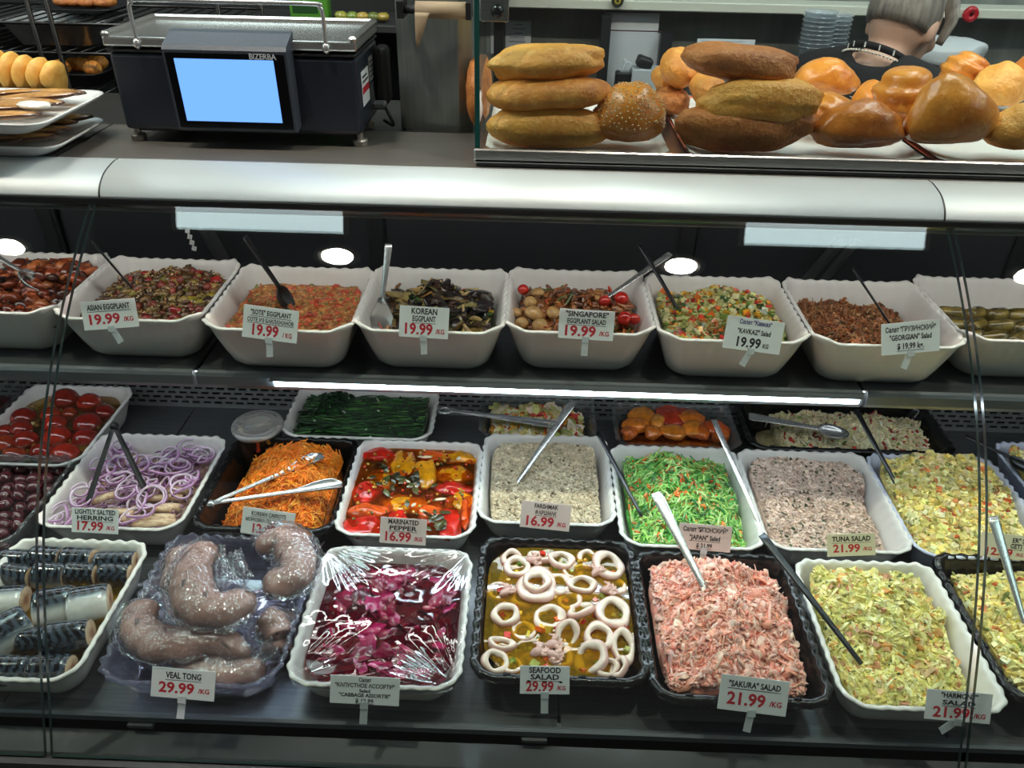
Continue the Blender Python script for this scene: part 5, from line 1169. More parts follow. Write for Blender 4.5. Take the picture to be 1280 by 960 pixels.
def tongs(name, label, A, tips, m, w=0.009, head=True, loop=False, thick=0.0012, arch=0.0):
    A = vec(A); o = thing(name, A, label, 'tongs', 'serving tongs'); A0 = np.zeros(3)
    for T in tips:
        T = vec(T)-A; R, L = frame_from(A0, T); mb = MB(); K = 14; rings = []; a = np.linspace(0, 2*PI, 12, endpoint=False); c, s_ = np.cos(a), np.sin(a)
        for k in range(K):
            u = k/(K-1); ww = w*(0.75+0.25*u)
            if head and u > 0.66: ww = w*(1+1.5*math.sin(min(1, (u-0.66)/0.30)*PI*0.62))
            if u > 0.99: ww *= 0.5
            cr = 0.35*ww*(c*c)*(1 if u > 0.05 else 0)
            rings.append(xf(np.column_stack([np.full(12, u*L), ww/2*np.sign(c)*np.abs(c)**0.7, thick*s_+cr+arch*math.sin(u*PI)*L]), (0, 0, 0), R))
        loft(mb, rings); mb.build('arm', m, o)
    mb = MB()
    if loop:
        P = [(0.012*math.cos(t), 0.010*math.sin(t), 0.0) for t in np.linspace(0, 2*PI, 18)]; T = vec(tips[0])-A; R, L = frame_from(A0, T)
        tube(mb, xf(P, (0, 0, 0), R), 0.003, 8, cap=False)
    else: lathe(mb, [(0.0001, -0.006), (0.006, -0.005), (0.006, 0.005), (0.0001, 0.006)], 14, R=rotm(PI/2, 0, 0))
    mb.build('hinge', m, o); return o
tongs('serving_tongs', 'black plastic tongs standing open over the onion rings', pz(143, 533, zd+.150), [pz(110, 632, zd+.062), pz(182, 614, zd+.062)], BLACKM, .011, False)
tongs('serving_tongs', 'shiny steel scalloped tongs lying open on the carrot strips', pz(264, 630, zd+.086), [pz(405, 571, zd+.096), pz(428, 607, zd+.092)], CUTLERY, .011, True)
tongs('serving_tongs', 'closed steel tongs with a loop end lying behind the fish spread', pz(556, 513, zd+.082), [pz(690, 534, zd+.085), pz(700, 530, zd+.085)], CUTLERY, .011, False, True)

# ================================================================== DELI TUB
p = at_z(338, 540, ZD); tx, ty = at_z(338, 496, ZD+.082).x, 1.235
tub = thing('deli_tub', (tx, ty, ZD), 'round clear plastic deli tub with lid and colourful salad behind the carrots', 'tub')
mb = MB(); lathe(mb, [(0.0, 0.0005), (0.038, 0.0005), (0.046, 0.072), (0.048, 0.072), (0.048, 0.074), (0.045, 0.074), (0.037, 0.002), (0.0, 0.002)], 40); mb.build('cup', CLEARPL, tub)
mb = MB(); lathe(mb, [(0.0, 0.0762), (0.040, 0.0762), (0.041, 0.0785), (0.0495, 0.0785), (0.0505, 0.070), (0.0495, 0.070), (0.0488, 0.0770), (0.0, 0.0748)], 40); mb.build('lid', clear('milky lid', (245, 245, 245), base=0.08, haze=0.35, hazecol=(215, 212, 208)), tub)
class _T: pass
mb = MB(); g = np.random.default_rng(3); V0, F = ICO[1]
for i in range(150):
    a = g.uniform(0, 2*PI); z = g.uniform(0.006, 0.064); r = (0.036+0.008*z/0.07)*math.sqrt(g.uniform(0.55, 0.9)); c = pick([((200, 130, 40), 3), ((190, 60, 40), 2), ((110, 120, 40), 2), ((220, 190, 110), 2)], 1, 0.1, g)[0]
    mb.add(xf(V0*(1+lumps(V0, .2, 2, i))[:, None], (r*math.cos(a), r*math.sin(a), z), None, (.007, .006, .005)), None, F, col=c)
mb.build('tub_salad', FDW, tub, smooth=True)['kind'] = 'stuff'

# ================================================================== PRICE CARDS
VELEV = rad(27)
def card(cx, cy, w, h, roll, tr, lines, label, m=PAPER, yoff=0.0, tilt=22, clip=True, z=None, Y=None, clipdir=0.0):
    Yp = Y if Y is not None else tr.cy-tr.D/2+yoff
    P = at_y(cx, cy, Yp); k = mpp(P); W_ = w*k; d = vec(P)-np.array([0, 0, CZ]); el = math.degrees(math.asin(-d[2]/np.linalg.norm(d)))
    H_ = h*k/max(0.5, math.cos(rad(el-tilt)))
    o = thing('price_card', P, label, 'price card', 'price cards')
    M4 = Matrix.Rotation(rad(90-tilt), 4, 'X') @ Matrix.Rotation(rad(-roll), 4, 'Z'); o.rotation_euler = M4.to_euler()
    mb = MB(); rbox(mb, (0, 0, 0), (W_, H_, 0.0009), 0.0003, 1); mb.build('card', m, o, smooth=False)
    groups = {}
    for (s, fy, fh, col, fw, ul, fx) in lines:
        b = groups.setdefault(col, MB())
        Mx = Matrix.Translation((fx*W_, fy*H_, 0.00062))
        text_mesh(b, s, fh*H_*1.3, Mx, width=fw*W_, bold=0.04*fh*H_)
        if ul: box(b, (fx*W_, fy*H_-fh*H_*0.68, 0.00065), (fw*W_*1.02, H_*0.016, 0.0001))
    for col, b in groups.items(): b.build('lettering' if col != 'r' else 'price', {'k': INKK, 'r': INKR, 'b': INKB}[col], o, smooth=False)
    if clip:
        mb = MB(); rbox(mb, (0, -H_*0.5, 0.0022), (0.011, 0.010, 0.0020), 0.0006, 1)
        R = rotm(-0.15, 0, clipdir); rbox(mb, xf([(0, -0.013, -0.001)], (0, -H_*0.5, 0), R)[0], (0.0105, 0.026, 0.0012), 0.0004, 1, R=R)
        mb.build('clip', CLIP, o, smooth=False)
    return o
def P2(name, price, pf=0.52, fw=0.78, n2=None, nh=0.20, unit='/KG', two=None):
    L = []
    if two: L += [(name, 0.34, nh*0.85, 'k', fw, False, 0), (two, 0.10, nh*0.8, 'k', fw*0.9, True, 0)]; py = -0.24
    else: L += [(name, 0.26, nh, 'k', fw, True, 0)]; py = -0.16
    L += [(price, py, pf*0.72, 'r', 0.56, False, -0.10), (unit, py-0.04, pf*0.32, 'r', 0.18, False, 0.33)]
    return L
T_ = TR
card(137, 393, 70, 36, -6, T_['asian'], P2('ASIAN EGGPLANT', '19.99'), 'white price card reading ASIAN EGGPLANT 19.99', yoff=-.004, clipdir=.5)
card(338, 405, 69, 41, 6, T_['sote'], [('"SOTE" EGGPLANT', .30, .16, 'k', .74, True, 0), ('СОТЕ ИЗ БАКЛАЖАНОВ', .07, .13, 'k', .84, True, 0), ('19.99', -.24, .36, 'r', .48, False, -.08), ('/ KG', -.30, .16, 'r', .17, False, .32)], 'white price card reading SOTE EGGPLANT 19.99', yoff=-.004, clipdir=.15)
card(530, 403, 62, 39, 2, T_['korean'], P2('KOREAN', '19.99', two='EGGPLANT', fw=.52, nh=.24), 'white price card reading KOREAN EGGPLANT 19.99', yoff=-.004, clipdir=.1)
card(733, 406, 69, 37, 2, T_['singapore'], P2('"SINGAPORE"', '19.99', two='EGGPLANT SALAD', fw=.78, nh=.22), 'white price card reading SINGAPORE EGGPLANT SALAD 19.99', yoff=-.004)
card(942, 419, 72, 41, 6, T_['kavkaz'], [('Салат "Кавказ"', .36, .14, 'b', .56, False, 0), ('"KAVKAZ" Salad', .08, .16, 'k', .58, False, 0), ('19.99', -.26, .32, 'k', .42, False, -.06), ('KG', -.30, .14, 'k', .10, False, .24)], 'white price card reading KAVKAZ Salad 19.99', yoff=-.004, clipdir=-.4)
card(1138, 422, 72, 40, -7, T_['georgian'], [('Салат "ГРУЗИНСКИЙ"', .28, .17, 'k', .86, False, 0), ('"GEORGIAN" Salad', .02, .18, 'k', .72, False, 0), ('$ 19,99 kg.', -.26, .20, 'k', .46, True, 0)], 'white price card reading GEORGIAN Salad 19,99', yoff=-.004, clipdir=-.5)
card(119, 651, 59, 31, 1, T_['onion'], P2('LIGHTLY SALTED', '17.99', two='HERRING', fw=.86, nh=.24), 'white price card reading LIGHTLY SALTED HERRING 17.99', yoff=-.007, tilt=30, clip=False)
card(335, 654, 66, 33, 6, T_['carrot'], [('KOREAN CARROTS', .30, .16, 'k', .66, True, 0), ('МОРКОВКА ПО КОРЕЙСКИ', .06, .14, 'k', .86, False, 0), ('12.99', -.26, .36, 'r', .44, False, -.06)], 'white price card reading KOREAN CARROTS 12.99', yoff=-.007, tilt=30, clip=False)
card(504, 664, 58, 32, 2, T_['pepper'], P2('MARINATED', '16.99', two='PEPPER', fw=.66, nh=.23), 'white price card reading MARINATED PEPPER 16.99', m=PINKCARD, yoff=-.007, tilt=30, clip=False)
card(682, 645, 62, 33, 4, T_['farsh'], P2('FARSHMAK', '16.99', two='ФАРШМАК', fw=.48, nh=.20), 'pale price card reading FARSHMAK 16.99', m=PINKCARD, yoff=-.007, tilt=30, clip=False)
card(881, 672, 66, 32, 3, T_['japan'], [('Салат "ЯПОНСКИЙ"', .28, .19, 'k', .84, False, 0), ('"JAPAN" Salad', -.02, .19, 'k', .58, True, 0), ('$ 21,99', -.32, .17, 'k', .30, True, 0)], 'pink price card reading JAPAN Salad 21,99', m=PINKCARD, yoff=-.007, tilt=30)
card(1064, 681, 60, 28, -4, T_['tuna'], P2('TUNA SALAD', '21.99', fw=.80, nh=.24), 'cream price card reading TUNA SALAD 21.99', m=CREAMCARD, yoff=-.007, tilt=30, clip=False)
card(1258, 683, 66, 31, 4, T_['egg'], [('ER" SA', .26, .20, 'k', .32, True, .26), ('GET)', .02, .19, 'k', .22, True, .18), ('12.99', -.26, .32, 'r', .50, False, -.12), ('/KG', -.30, .14, 'r', .14, False, .26)], 'cream price card reading 12.99 partly hidden by a spoon handle', m=CREAMCARD, yoff=-.007, tilt=30, clip=False)
card(229, 855, 80, 36, 3, T_['veal'], P2('VEAL TONG', '29.99', fw=.56, nh=.22), 'white price card reading VEAL TONG 29.99', yoff=-.009, tilt=30)
card(456, 863, 87, 33, 1, T_['cabbage'], [('Салат', .36, .14, 'k', .18, False, 0), ('"КАПУСТНОЕ АССОРТИ"', .16, .15, 'k', .86, False, 0), ('Salad', -.02, .12, 'k', .16, False, 0), ('"CABBAGE ASSORTIE"', -.18, .14, 'k', .74, False, 0), ('$ 12,99', -.37, .14, 'k', .26, True, 0)], 'white price card reading CABBAGE ASSORTIE 12,99', yoff=-.009, tilt=30)
card(681, 850, 62, 33, -1, T_['seafood'], P2('SEAFOOD', '29.99', two='SALAD', fw=.64, nh=.25), 'white price card reading SEAFOOD SALAD 29.99', yoff=-.006, tilt=30)
card(942, 869, 86, 42, 5, T_['sakura'], P2('"SAKURA" SALAD', '21.99', fw=.76, nh=.18), 'white price card reading SAKURA SALAD 21.99', yoff=-.006, tilt=30, clipdir=-.15)
card(1198, 883, 82, 37, 3, T_['harmony'], P2('"HARMONY"', '21.99', two='SALAD', fw=.56, nh=.20), 'white price card reading HARMONY SALAD 21.99', yoff=-.004, tilt=30, clipdir=-1.0)
# ================================================================== LABEL SCALE ON THE WORKTOP
NAVY = mat('dark navy plastic', (30, 36, 46), 0.38, bump=0.05, bscale=400)
NAVYL = mat('speckled grey navy plastic', (62, 68, 78), 0.45, noise=0.2, nscale=500, bump=0.15, bscale=500)
ST2 = mat('scale platter steel', (200, 200, 196), 0.25, 0.9)
Yf = 1.252
bl_, br_, tl_ = at_y(157, 158, Yf), at_y(452, 168, Yf), at_y(137, 55, Yf)
sx0, sx1 = bl_.x, br_.x; szb = ZT+0.020; szt = at_y(450, 66, Yf).z
Yb = at_z(470, 25, szt+.020).y
sc = thing('label_scale', ((sx0+sx1)/2, (Yf+Yb)/2, ZT), 'dark navy label printing scale with steel platter and lit blue screen', 'scale')
def K(mb, name, m, par=None, smooth=False, label=None):
    c = (par or sc); loc = Vector(sc.location); V = mb
    for i in range(len(mb.v)): mb.v[i] = mb.v[i]-np.array(loc)
    o = mb.build(name, m, c, smooth=smooth)
    if label: o['label'] = label
    return o
cx = (sx0+sx1)/2; sw = sx1-sx0
mb = MB(); rbox(mb, (cx, (Yf+Yb)/2, (szb+szt)/2-0.004), (sw, Yb-Yf, szt-szb-0.008), 0.006, 2); body = K(mb, 'body', NAVY)
mb = MB(); rbox(mb, (cx, (Yf+Yb)/2, szt-0.005), (sw+0.002, Yb-Yf+0.002, 0.004), 0.001, 1); K(mb, 'seam', DARKLINE)
mb = MB(); rbox(mb, (cx, (Yf+Yb)/2, szb-0.002), (sw-0.03, Yb-Yf-0.03, 0.006), 0.001, 1); K(mb, 'base_plate', BLACKM)
pt = szt+0.018
mb = MB(); rbox(mb, (cx, (Yf+Yb)/2, szt+0.008), (sw+0.006, Yb-Yf+0.006, 0.014), 0.003, 2); plat = K(mb, 'platter', ST2)
mb = MB()
for sx in (-1, 1): rbox(mb, (cx+sx*(sw/2-0.002), (Yf+Yb)/2, pt-0.001), (0.012, Yb-Yf+0.006, 0.010), 0.003, 1)
rbox(mb, (cx, Yb-0.002, pt-0.001), (sw, 0.010, 0.010), 0.003, 1); K(mb, 'platter_rim', ST2)
a, b, c_, d_ = at_y(170, 46, Yf-0.004), at_y(161, 1, Yf-0.004), at_y(398, 3, Yf-0.004), at_y(407, 52, Yf-0.004)
a.z = szt+0.008; d_.z = szt+0.008; zz = max(b.z, c_.z); zz = (b.z+c_.z)/2; xl, xr = a.x, d_.x
P = smooth_path([(xl, Yf-.005, a.z), (xl, Yf-.005, zz-.014), (xl+.004, Yf-.005, zz-.004), (xl+.014, Yf-.005, zz), ((xl+xr)/2, Yf-.005, zz), (xr-.014, Yf-.005, zz), (xr-.004, Yf-.005, zz-.004), (xr, Yf-.005, zz-.014), (xr, Yf-.005, a.z)], 60)
mb = MB(); tube(mb, P, 0.0032, 10); rl = K(mb, 'wire_rail', CUTLERY, smooth=True)
for x in (xl, xr):
    mb = MB(); blob(mb, (x, Yf-.006, szt+.006), (.006, .005, .008), 2, 0, 1); K(mb, 'rail_mount', CUTLERY, smooth=True)
# display head
q0, q1, q2, q3 = at_y(207, 60, Yf-.034), at_y(361, 63, Yf-.034), at_y(367, 168, Yf-.034), at_y(218, 164, Yf-.034)
hx0, hx1 = (q0.x+q3.x)/2, (q1.x+q2.x)/2; hz0, hz1 = (q2.z+q3.z)/2, (q0.z+q1.z)/2; hz0 = max(hz0, ZT+.010)
mb = MB(); pr = [(Yf+.012, hz1+.020), (Yf-.030, hz1+.004), (Yf-.035, hz1-.002), (Yf-.030, hz0+.004), (Yf-.026, hz0), (Yf+.006, hz0+.006)]
loft(mb, [np.column_stack([np.full(6, x), np.array(pr)]) for x in (hx0, hx1)]); hd_ = K(mb, 'display_head', NAVYL)
def fz(z): return Yf-.035+(hz1-.002-z)/(hz1-.002-hz0-.004)*.005
mb = MB(); z0, z1 = hz0+.006, hz1-.006
loft(mb, [np.array([(x, fz(z0)-.0012, z0), (x, fz(z1)-.0012, z1), (x, fz(z1)+.001, z1), (x, fz(z0)+.001, z0)]) for x in (hx0+.004, hx1-.004)]); bz = K(mb, 'bezel', mat('gloss black', (8, 9, 12), 0.12))
s0, s1, s2, s3 = at_y(218, 72, Yf-.036), at_y(343, 76.5, Yf-.036), at_y(351, 155, Yf-.036), at_y(232, 151, Yf-.036)
ux0, ux1 = (s0.x+s3.x)/2, (s1.x+s2.x)/2; uz0, uz1 = (s2.z+s3.z)/2, (s0.z+s1.z)/2
mb = MB(); loft(mb, [np.array([(x, fz(uz0)-.0022, uz0), (x, fz(uz1)-.0022, uz1), (x, fz(uz1)-.0005, uz1), (x, fz(uz0)-.0005, uz0)]) for x in (ux0, ux1)]); K(mb, 'screen', glow('lit blue screen', (112, 168, 255), 0.78), label='plain lit blue screen')
mb = MB(); p = at_y(328, 71.5, Yf-.038); M4 = Matrix.Translation((p.x, fz(p.z)-.0024, p.z)) @ Matrix.Rotation(PI/2, 4, 'X'); text_mesh(mb, 'BIZERBA', 0.011, M4, width=0.040, bold=0.0003); K(mb, 'lettering', mat('silver print', (190, 194, 198), 0.4))
for px, py in ((172, 166), (450, 176)):
    p = at_y(px, py, 1.268)
    mb = MB(); lathe(mb, [(0.0001, 0.0002), (0.0115, 0.0002), (0.012, 0.008), (0.0105, 0.010), (0.005, 0.011), (0.005, 0.022), (0.0001, 0.022)], 20, (p.x, 1.270, ZT)); K(mb, 'foot', mat('grey metal foot', (150, 146, 138), 0.4, 0.6))
for px in (190, 440):
    p = at_y(px, 170, 1.27); mb = MB(); lathe(mb, [(0.0001, 0.0-0.004), (0.0115, -0.004), (0.012, 0.004), (0.005, 0.008), (0.005, 0.022), (0.0001, 0.022)], 16, (p.x, Yb-.03, ZT)); K(mb, 'foot', mat('grey metal foot', (150, 146, 138), 0.4, 0.6))
# stickers on the right side
def side_rect(y0, y1, z0, z1, name, m, off=.0006):
    mb = MB(); x = sx1+off; box(mb, (x, (y0+y1)/2, (z0+z1)/2), (.0008, y1-y0, z1-z0)); return K(mb, name, m)
hz = szt-szb
s = side_rect(Yf+.030, Yf+.085, szb+.30*hz, szb+.72*hz, 'sticker', mat('white card', (226, 228, 230), 0.6))
side_rect(Yf+.032, Yf+.083, szb+.45*hz, szb+.53*hz, 'sticker_print', INKR, .0013); side_rect(Yf+.036, Yf+.078, szb+.58*hz, szb+.60*hz, 'sticker_print', INKK, .0013); side_rect(Yf+.036, Yf+.07, szb+.64*hz, szb+.66*hz, 'sticker_print', INKK, .0013)
side_rect(Yf+.095, Yf+.155, szb+.50*hz, szb+.80*hz, 'sticker', mat('grey sticker', (128, 130, 132), 0.5)); side_rect(Yf+.095, Yf+.150, szb+.12*hz, szb+.46*hz, 'sticker', mat('dark grey sticker', (66, 68, 72), 0.5))
for k in range(4): side_rect(Yf+.10, Yf+.15, szb+(.55+.06*k)*hz, szb+(.565+.06*k)*hz, 'sticker_print', INKK, .0013)
mb = MB(); rbox(mb, (sx1+.012, Yb-.03, szb+.5*hz), (.024, .05, .75*hz), .008, 2); K(mb, 'rear_housing', BLACKM)
mb = MB(); rbox(mb, (sx1+.012, Yb-.072, szb+.18*hz), (.022, .02, .012), .003, 1); K(mb, 'plug', mat('grey connector', (92, 94, 98), 0.5))
P = smooth_path([(sx1+.020, Yb-.075, szb+.18*hz), (sx1+.032, Yb-.09, szb+.05*hz), (sx1+.030, Yb-.06, ZT+.006), (sx1+.01, Yb-.03, ZT+.006)], 20)
mb = MB(); tube(mb, P, .003, 8); K(mb, 'cable', BLACKM, smooth=True)

# ================================================================== PLATES AT THE LEFT
PLW = mat('white china', (228, 230, 228), 0.18)
def plate(name, z, fr, br, label):
    F_ = at_z(fr[0], fr[1], z+.02); B_ = at_z(br[0], br[1], z+.02); x1 = (F_.x+B_.x)/2; w = .30; y0, y1 = F_.y, B_.y
    cx_, cy_, dd = x1-w/2, (y0+y1)/2, y1-y0; mb = MB(); rings = []
    for sc_, zz in ((.74, 0), (.80, .003), (.97, .016), (1, .020), (.995, .0215), (.96, .020), (.78, .0065)):
        q, N, s_, L, co = rrect(w*sc_, dd*sc_, .028*sc_, 80); rings.append(np.column_stack([q, np.full(80, zz)]))
    loft(mb, rings); o = mb.build(name, PLW); o.location = (cx_, cy_, z); tag(o, label, 'plate'); return cx_, cy_, w, dd, z
pl1 = plate('serving_plate', ZT+.0006, (70, 186), (137, 148), 'lower white rectangular plate of fried eggplant slices on the steel worktop')
pl2 = plate('serving_plate', ZT+.046, (58, 158), (131, 114), 'upper white rectangular plate of fried eggplant slices stacked on the lower one')
g = np.random.default_rng(12)
def slices(pl, n, label, group, zoff):
    for k in range(n):
        col = k % 3; row = k//3; cx_, cy_, w, dd, z = pl
        x = cx_+w*(-.12+.20*col)+g.normal(0, .006); y = cy_-dd*.30+dd*.60*row/max(1, (n-1)//3)+g.normal(0, .004)
        mb = MB(); V, F = ICO[3]; V = V.copy(); rr = np.abs(V[:, 2]) < .35; V *= (1+lumps(V, .08, 2, k))[:, None]
        c = np.where(rr[:, None], np.array(lin((74, 44, 30))), np.array(lin((168, 124, 72)))*(1+lumps(V, .5, 2.5, k+3))[:, None])
        L = .058; x = min(x, cx_+w/2-.075) if col == 2 else x
        mb.add(xf(V, (0, 0, 0), None, (L, .016, .006)), None, F, col=np.clip(c, 0, 1)); o = mb.build('eggplant_slice', FDW)
        o.location = (x, y, z+zoff+.004*(col)+.003*(k % 2)); o.rotation_euler = (g.normal(0, .1), -.05, g.normal(.05, .12)); tag(o, label, 'eggplant slice', group)
slices(pl1, 15, 'fried brown eggplant slice on the lower white plate', 'eggplant slices on the lower plate', .016)
slices(pl2, 15, 'fried brown eggplant slice on the upper white plate', 'eggplant slices on the upper plate', .016)
p = at_z(42, 131, pl2[4]+.034); mb = MB(); blob(mb, (0, 0, 0), (.026, .016, .005), 3, .25, 2, 5, col=lin((236, 234, 222))); o = mb.build('white_sauce', FDW, smooth=True); o.location = p; tag(o, 'white sauce spooned over the upper eggplant slices', 'sauce')
CRUST = mat('golden ribbed crust', (232, 188, 96), 0.55, color2=(206, 146, 60), nscale=40, bump=0.5, bscale=120)
for k in range(5):
    p = at_y(4+17*k, 92, 1.335); mb = MB(); V, F = ICO[3]; V = V*(1+lumps(V, .06, 3, k))[:, None]
    V[:, 0] += .35*(V[:, 2]**2)
    mb.add(xf(V, (0, 0, 0), None, (.0155, .032, .034-.002*k)), None, F); o = mb.build('ribbed_pastry', CRUST); o.location = (p.x-.008, p.y, pl2[4]+.040-.0015*k); tag(o, 'golden ribbed pastry shell on the upper plate, number %s counted from the scale' % ['five', 'four', 'three', 'two', 'one'][k], 'pastry', 'ribbed pastries')

# ================================================================== BAKERY LEDGE
rx0 = at_z(592, 210, ZT+.002).x; rx1 = XR; RZ = ZT+.0125
mb = MB(); rbox(mb, ((rx0+rx1)/2, 1.40, ZT+.0094), (rx1-rx0, .46, .006), .001, 1); rbox(mb, ((rx0+rx1)/2, 1.1735, ZT+.0170), (rx1-rx0, .007, .021), .002, 1); rz_ = thing('bakery_ledge', ((rx0+rx1)/2, 1.40, ZT), 'raised brushed steel ledge that carries the pastry trays and glass guard', 'ledge')
for i in range(len(mb.v)): mb.v[i] = mb.v[i]-np.array(rz_.location)
mb.build('ledge_top', STEEL, rz_, smooth=False)
mb = MB(); box(mb, (0, 0, .0036), (rx1-rx0-.006, .452, .0058)); mb.build('shadow_gap', DARKLINE, rz_, smooth=False)
# glass guard
gp = thing('glass_guard', (rx0, 1.40, RZ), 'clear glass guard standing on the bakery ledge in front of the pastries', 'glass guard')
PANE = clear('guard glass', (248, 252, 251), base=0.03)
mb = MB(); rbox(mb, (.004, 0.003, .30), (.007, .42, .60), .001, 1); sp_ = mb.build('side_pane', PANE, gp, smooth=False)
TEAL = mat('teal glass edge', (30, 84, 80), 0.1)
mb = MB(); box(mb, (.004, -.2105, .30), (.0074, .0012, .60)); k = mb.build('glass_edge', TEAL, sp_, smooth=False)
mb = MB(); rbox(mb, ((rx1-rx0)/2, -.217, .30), (rx1-rx0-.022, .006, .60), .001, 1); mb.build('front_pane', PANE, gp, smooth=False)
kp = at_y(622, 13, 1.215)-gp.location; mb = MB(); rbox(mb, (kp.x-.004, kp.y-.002, kp.z+.001), (.040, .010, .030), .001, 1); mb.build('clamp_plate', STEEL, gp, smooth=False)
mb = MB(); lathe(mb, [(.0001, .012), (.007, .011), (.009, .006), (.009, 0), (.0001, 0)], 20, (kp.x, kp.y-.006, kp.z), rotm(PI/2, 0, 0)); mb.build('clamp_knob', BLACKP, gp)

def dough(name, c1, c2, c3, rough, coat, bump, seed):
    """baked crust: broad browning patches, fine blisters"""
    m = mat(name, c1, rough, color2=c2, nscale=16+seed, bump=bump, bscale=190, coat=coat); nt = m.node_tree; b = nt.nodes['Principled BSDF']
    tc = nt.nodes.new('ShaderNodeTexCoord'); n = nt.nodes.new('ShaderNodeTexNoise'); n.inputs['Scale'].default_value = 60; n.inputs['Detail'].default_value = 6; n.inputs['Roughness'].default_value = .7
    nt.links.new(tc.outputs['Object'], n.inputs['Vector']); r = nt.nodes.new('ShaderNodeValToRGB'); r.color_ramp.elements[0].position = .48; r.color_ramp.elements[1].position = .72
    r.color_ramp.elements[0].color = (0, 0, 0, 1); r.color_ramp.elements[1].color = (.75, .75, .75, 1); nt.links.new(n.outputs['Fac'], r.inputs['Fac'])
    old = b.inputs['Base Color'].links[0].from_socket; mx = nt.nodes.new('ShaderNodeMixRGB'); mx.inputs[2].default_value = lin4(c3)
    nt.links.new(r.outputs['Color'], mx.inputs[0]); nt.links.new(old, mx.inputs[1]); nt.links.new(mx.outputs[0], b.inputs['Base Color']); b.inputs['Coat Roughness'].default_value = .25
    return m
FRIED = dough('fried dough golden', (238, 164, 72), (194, 114, 44), (244, 186, 98), .5, 0, .6, 4)
FRIEDL = dough('fried dough yellow', (246, 182, 84), (212, 136, 52), (250, 200, 114), .5, 0, .6, 0)
FRIEDD = dough('fried dough brown', (202, 126, 60), (158, 90, 42), (218, 152, 84), .55, 0, .7, 2)
GLAZE = dough('glazed bun', (238, 158, 58), (198, 106, 32), (244, 178, 82), .30, .35, .2, -2)
GLAZED = dough('dark glazed bun', (216, 130, 46), (170, 86, 28), (226, 148, 64), .28, .35, .25, -3)
SAL = mat('salmon tray', (214, 120, 92), 0.5); PARCH = mat('parchment', (226, 222, 214), 0.7)
def btray(x0, x1, y0, y1, label):
    o = thing('pastry_tray', ((x0+x1)/2, (y0+y1)/2, RZ+.0004), label, 'tray'); w, d = x1-x0, y1-y0; mb = MB(); rings = []
    for s_, z in ((.0, 0), (.006, .005), (.004, .005), (-.002, .0012)):
        q, N, _, L, co = rrect(w+2*s_-.024, d+2*s_-.024, .02, 60); rings.append(np.column_stack([q, np.full(60, z)]))
    loft(mb, rings); mb.build('tray_body', SAL, o)
    n1, n2 = 24, 12; U, V = np.meshgrid(np.linspace(-1, 1, n1), np.linspace(-1, 1, n2)); X = U*(w/2-.006); Y = V*(d/2-.004)
    Z = .0025+.010*np.clip(np.abs(U)-.86, 0, 1)/.14*1.0+.006*np.clip(-V-.8, 0, 1)/.2*np.clip(np.sin(U*4+1), 0, 1); i = np.arange(n1*n2).reshape(n2, n1); mb = MB()
    mb.add(np.column_stack([X.ravel(), Y.ravel(), Z.ravel()]), np.stack([i[:-1, :-1], i[:-1, 1:], i[1:, 1:], i[1:, :-1]], -1).reshape(-1, 4)); k = mb.build('parchment', PARCH, o); k.modifiers.new('thickness', 'SOLIDIFY').thickness = .0003
xm = at_z(834, 186, RZ).x; xn = at_z(848, 186, RZ).x; xe = at_z(1134, 190, RZ).x
btray(rx0+.010, xm, 1.192, 1.60, 'salmon tray with parchment under the three fried pies and sesame bun')
btray(xn, xe, 1.192, 1.60, 'salmon tray with parchment under the brown fried pies')
btray(xe+.008, 1.15, 1.192, 1.60, 'salmon tray with parchment under the glazed buns')
def pie(box_, Y, m, label, dep=.036, rot=0.0, kind='pie', seed=1, yaw=0.0, tip=0.0):
    x0, y0, x1, y1 = box_; P = at_y((x0+x1)/2, (y0+y1)/2, Y); k = mpp(P); a = (x1-x0)/2*k; c = (y1-y0)/2*k*1.0
    c *= .97; P.z = max(P.z, RZ+.0045+c*(.62 if kind == 'bun' else .97)); b = min(dep, (Y-1.1885)*.88) if Y < 1.26 else dep; mb = MB(); V, F = ICO[4]; V = V.copy()
    if kind == 'pie':
        V[:, 0] = np.sign(V[:, 0])*np.abs(V[:, 0])**.72; V /= np.maximum(1, np.linalg.norm(V, axis=1, ord=3))[:, None]; V *= (1+lumps(V, .10, 2.4, seed)+lumps(V, .025, 7, seed+50))[:, None]
    elif kind == 'bun':
        V[:, 2] = np.where(V[:, 2] < -.2, -.2+(V[:, 2]+.2)*.75, V[:, 2]); V *= (1+lumps(V, .09, 2.0, seed)+lumps(V, .03, 6, seed+50))[:, None]; V[:, 2] = np.maximum(V[:, 2], -.62+.04*V[:, 0]); V[:, 0] *= 1-.22*V[:, 2]; V[:, 0] -= tip*1.6*np.clip(V[:, 2], 0, 1)**2
    elif kind == 'braid':
        ph = V[:, 0]*1.2+V[:, 2]*2.2; V *= (1+.16*np.abs(np.sin(ph*2.4))-.08)[:, None]; V *= (1+lumps(V, .02, 7, seed+50))[:, None]; V *= (1+lumps(V, .04, 2, seed))[:, None]
    mb.add(xf(V, (0, 0, 0), rotm(0, -rot, yaw), (a, b, c)), None, F); o = mb.build('fried_pie' if kind == 'pie' else 'glazed_bun' if kind == 'bun' else 'braided_bun', m); o.location = P
    return tag(o, label, 'pastry', 'fried pies and buns')
pie((606, 134, 766, 188), 1.222, FRIEDL, 'bottom golden fried pie of the stack of three beside the sesame bun', .044, -.02, seed=1)
pie((606, 94, 760, 138), 1.240, FRIED, 'middle golden fried pie of the stack of three beside the sesame bun', .042, .06, seed=2)
pie((612, 56, 754, 100), 1.252, FRIEDL, 'top golden fried pie of the stack of three beside the sesame bun', .042, .07, seed=3)
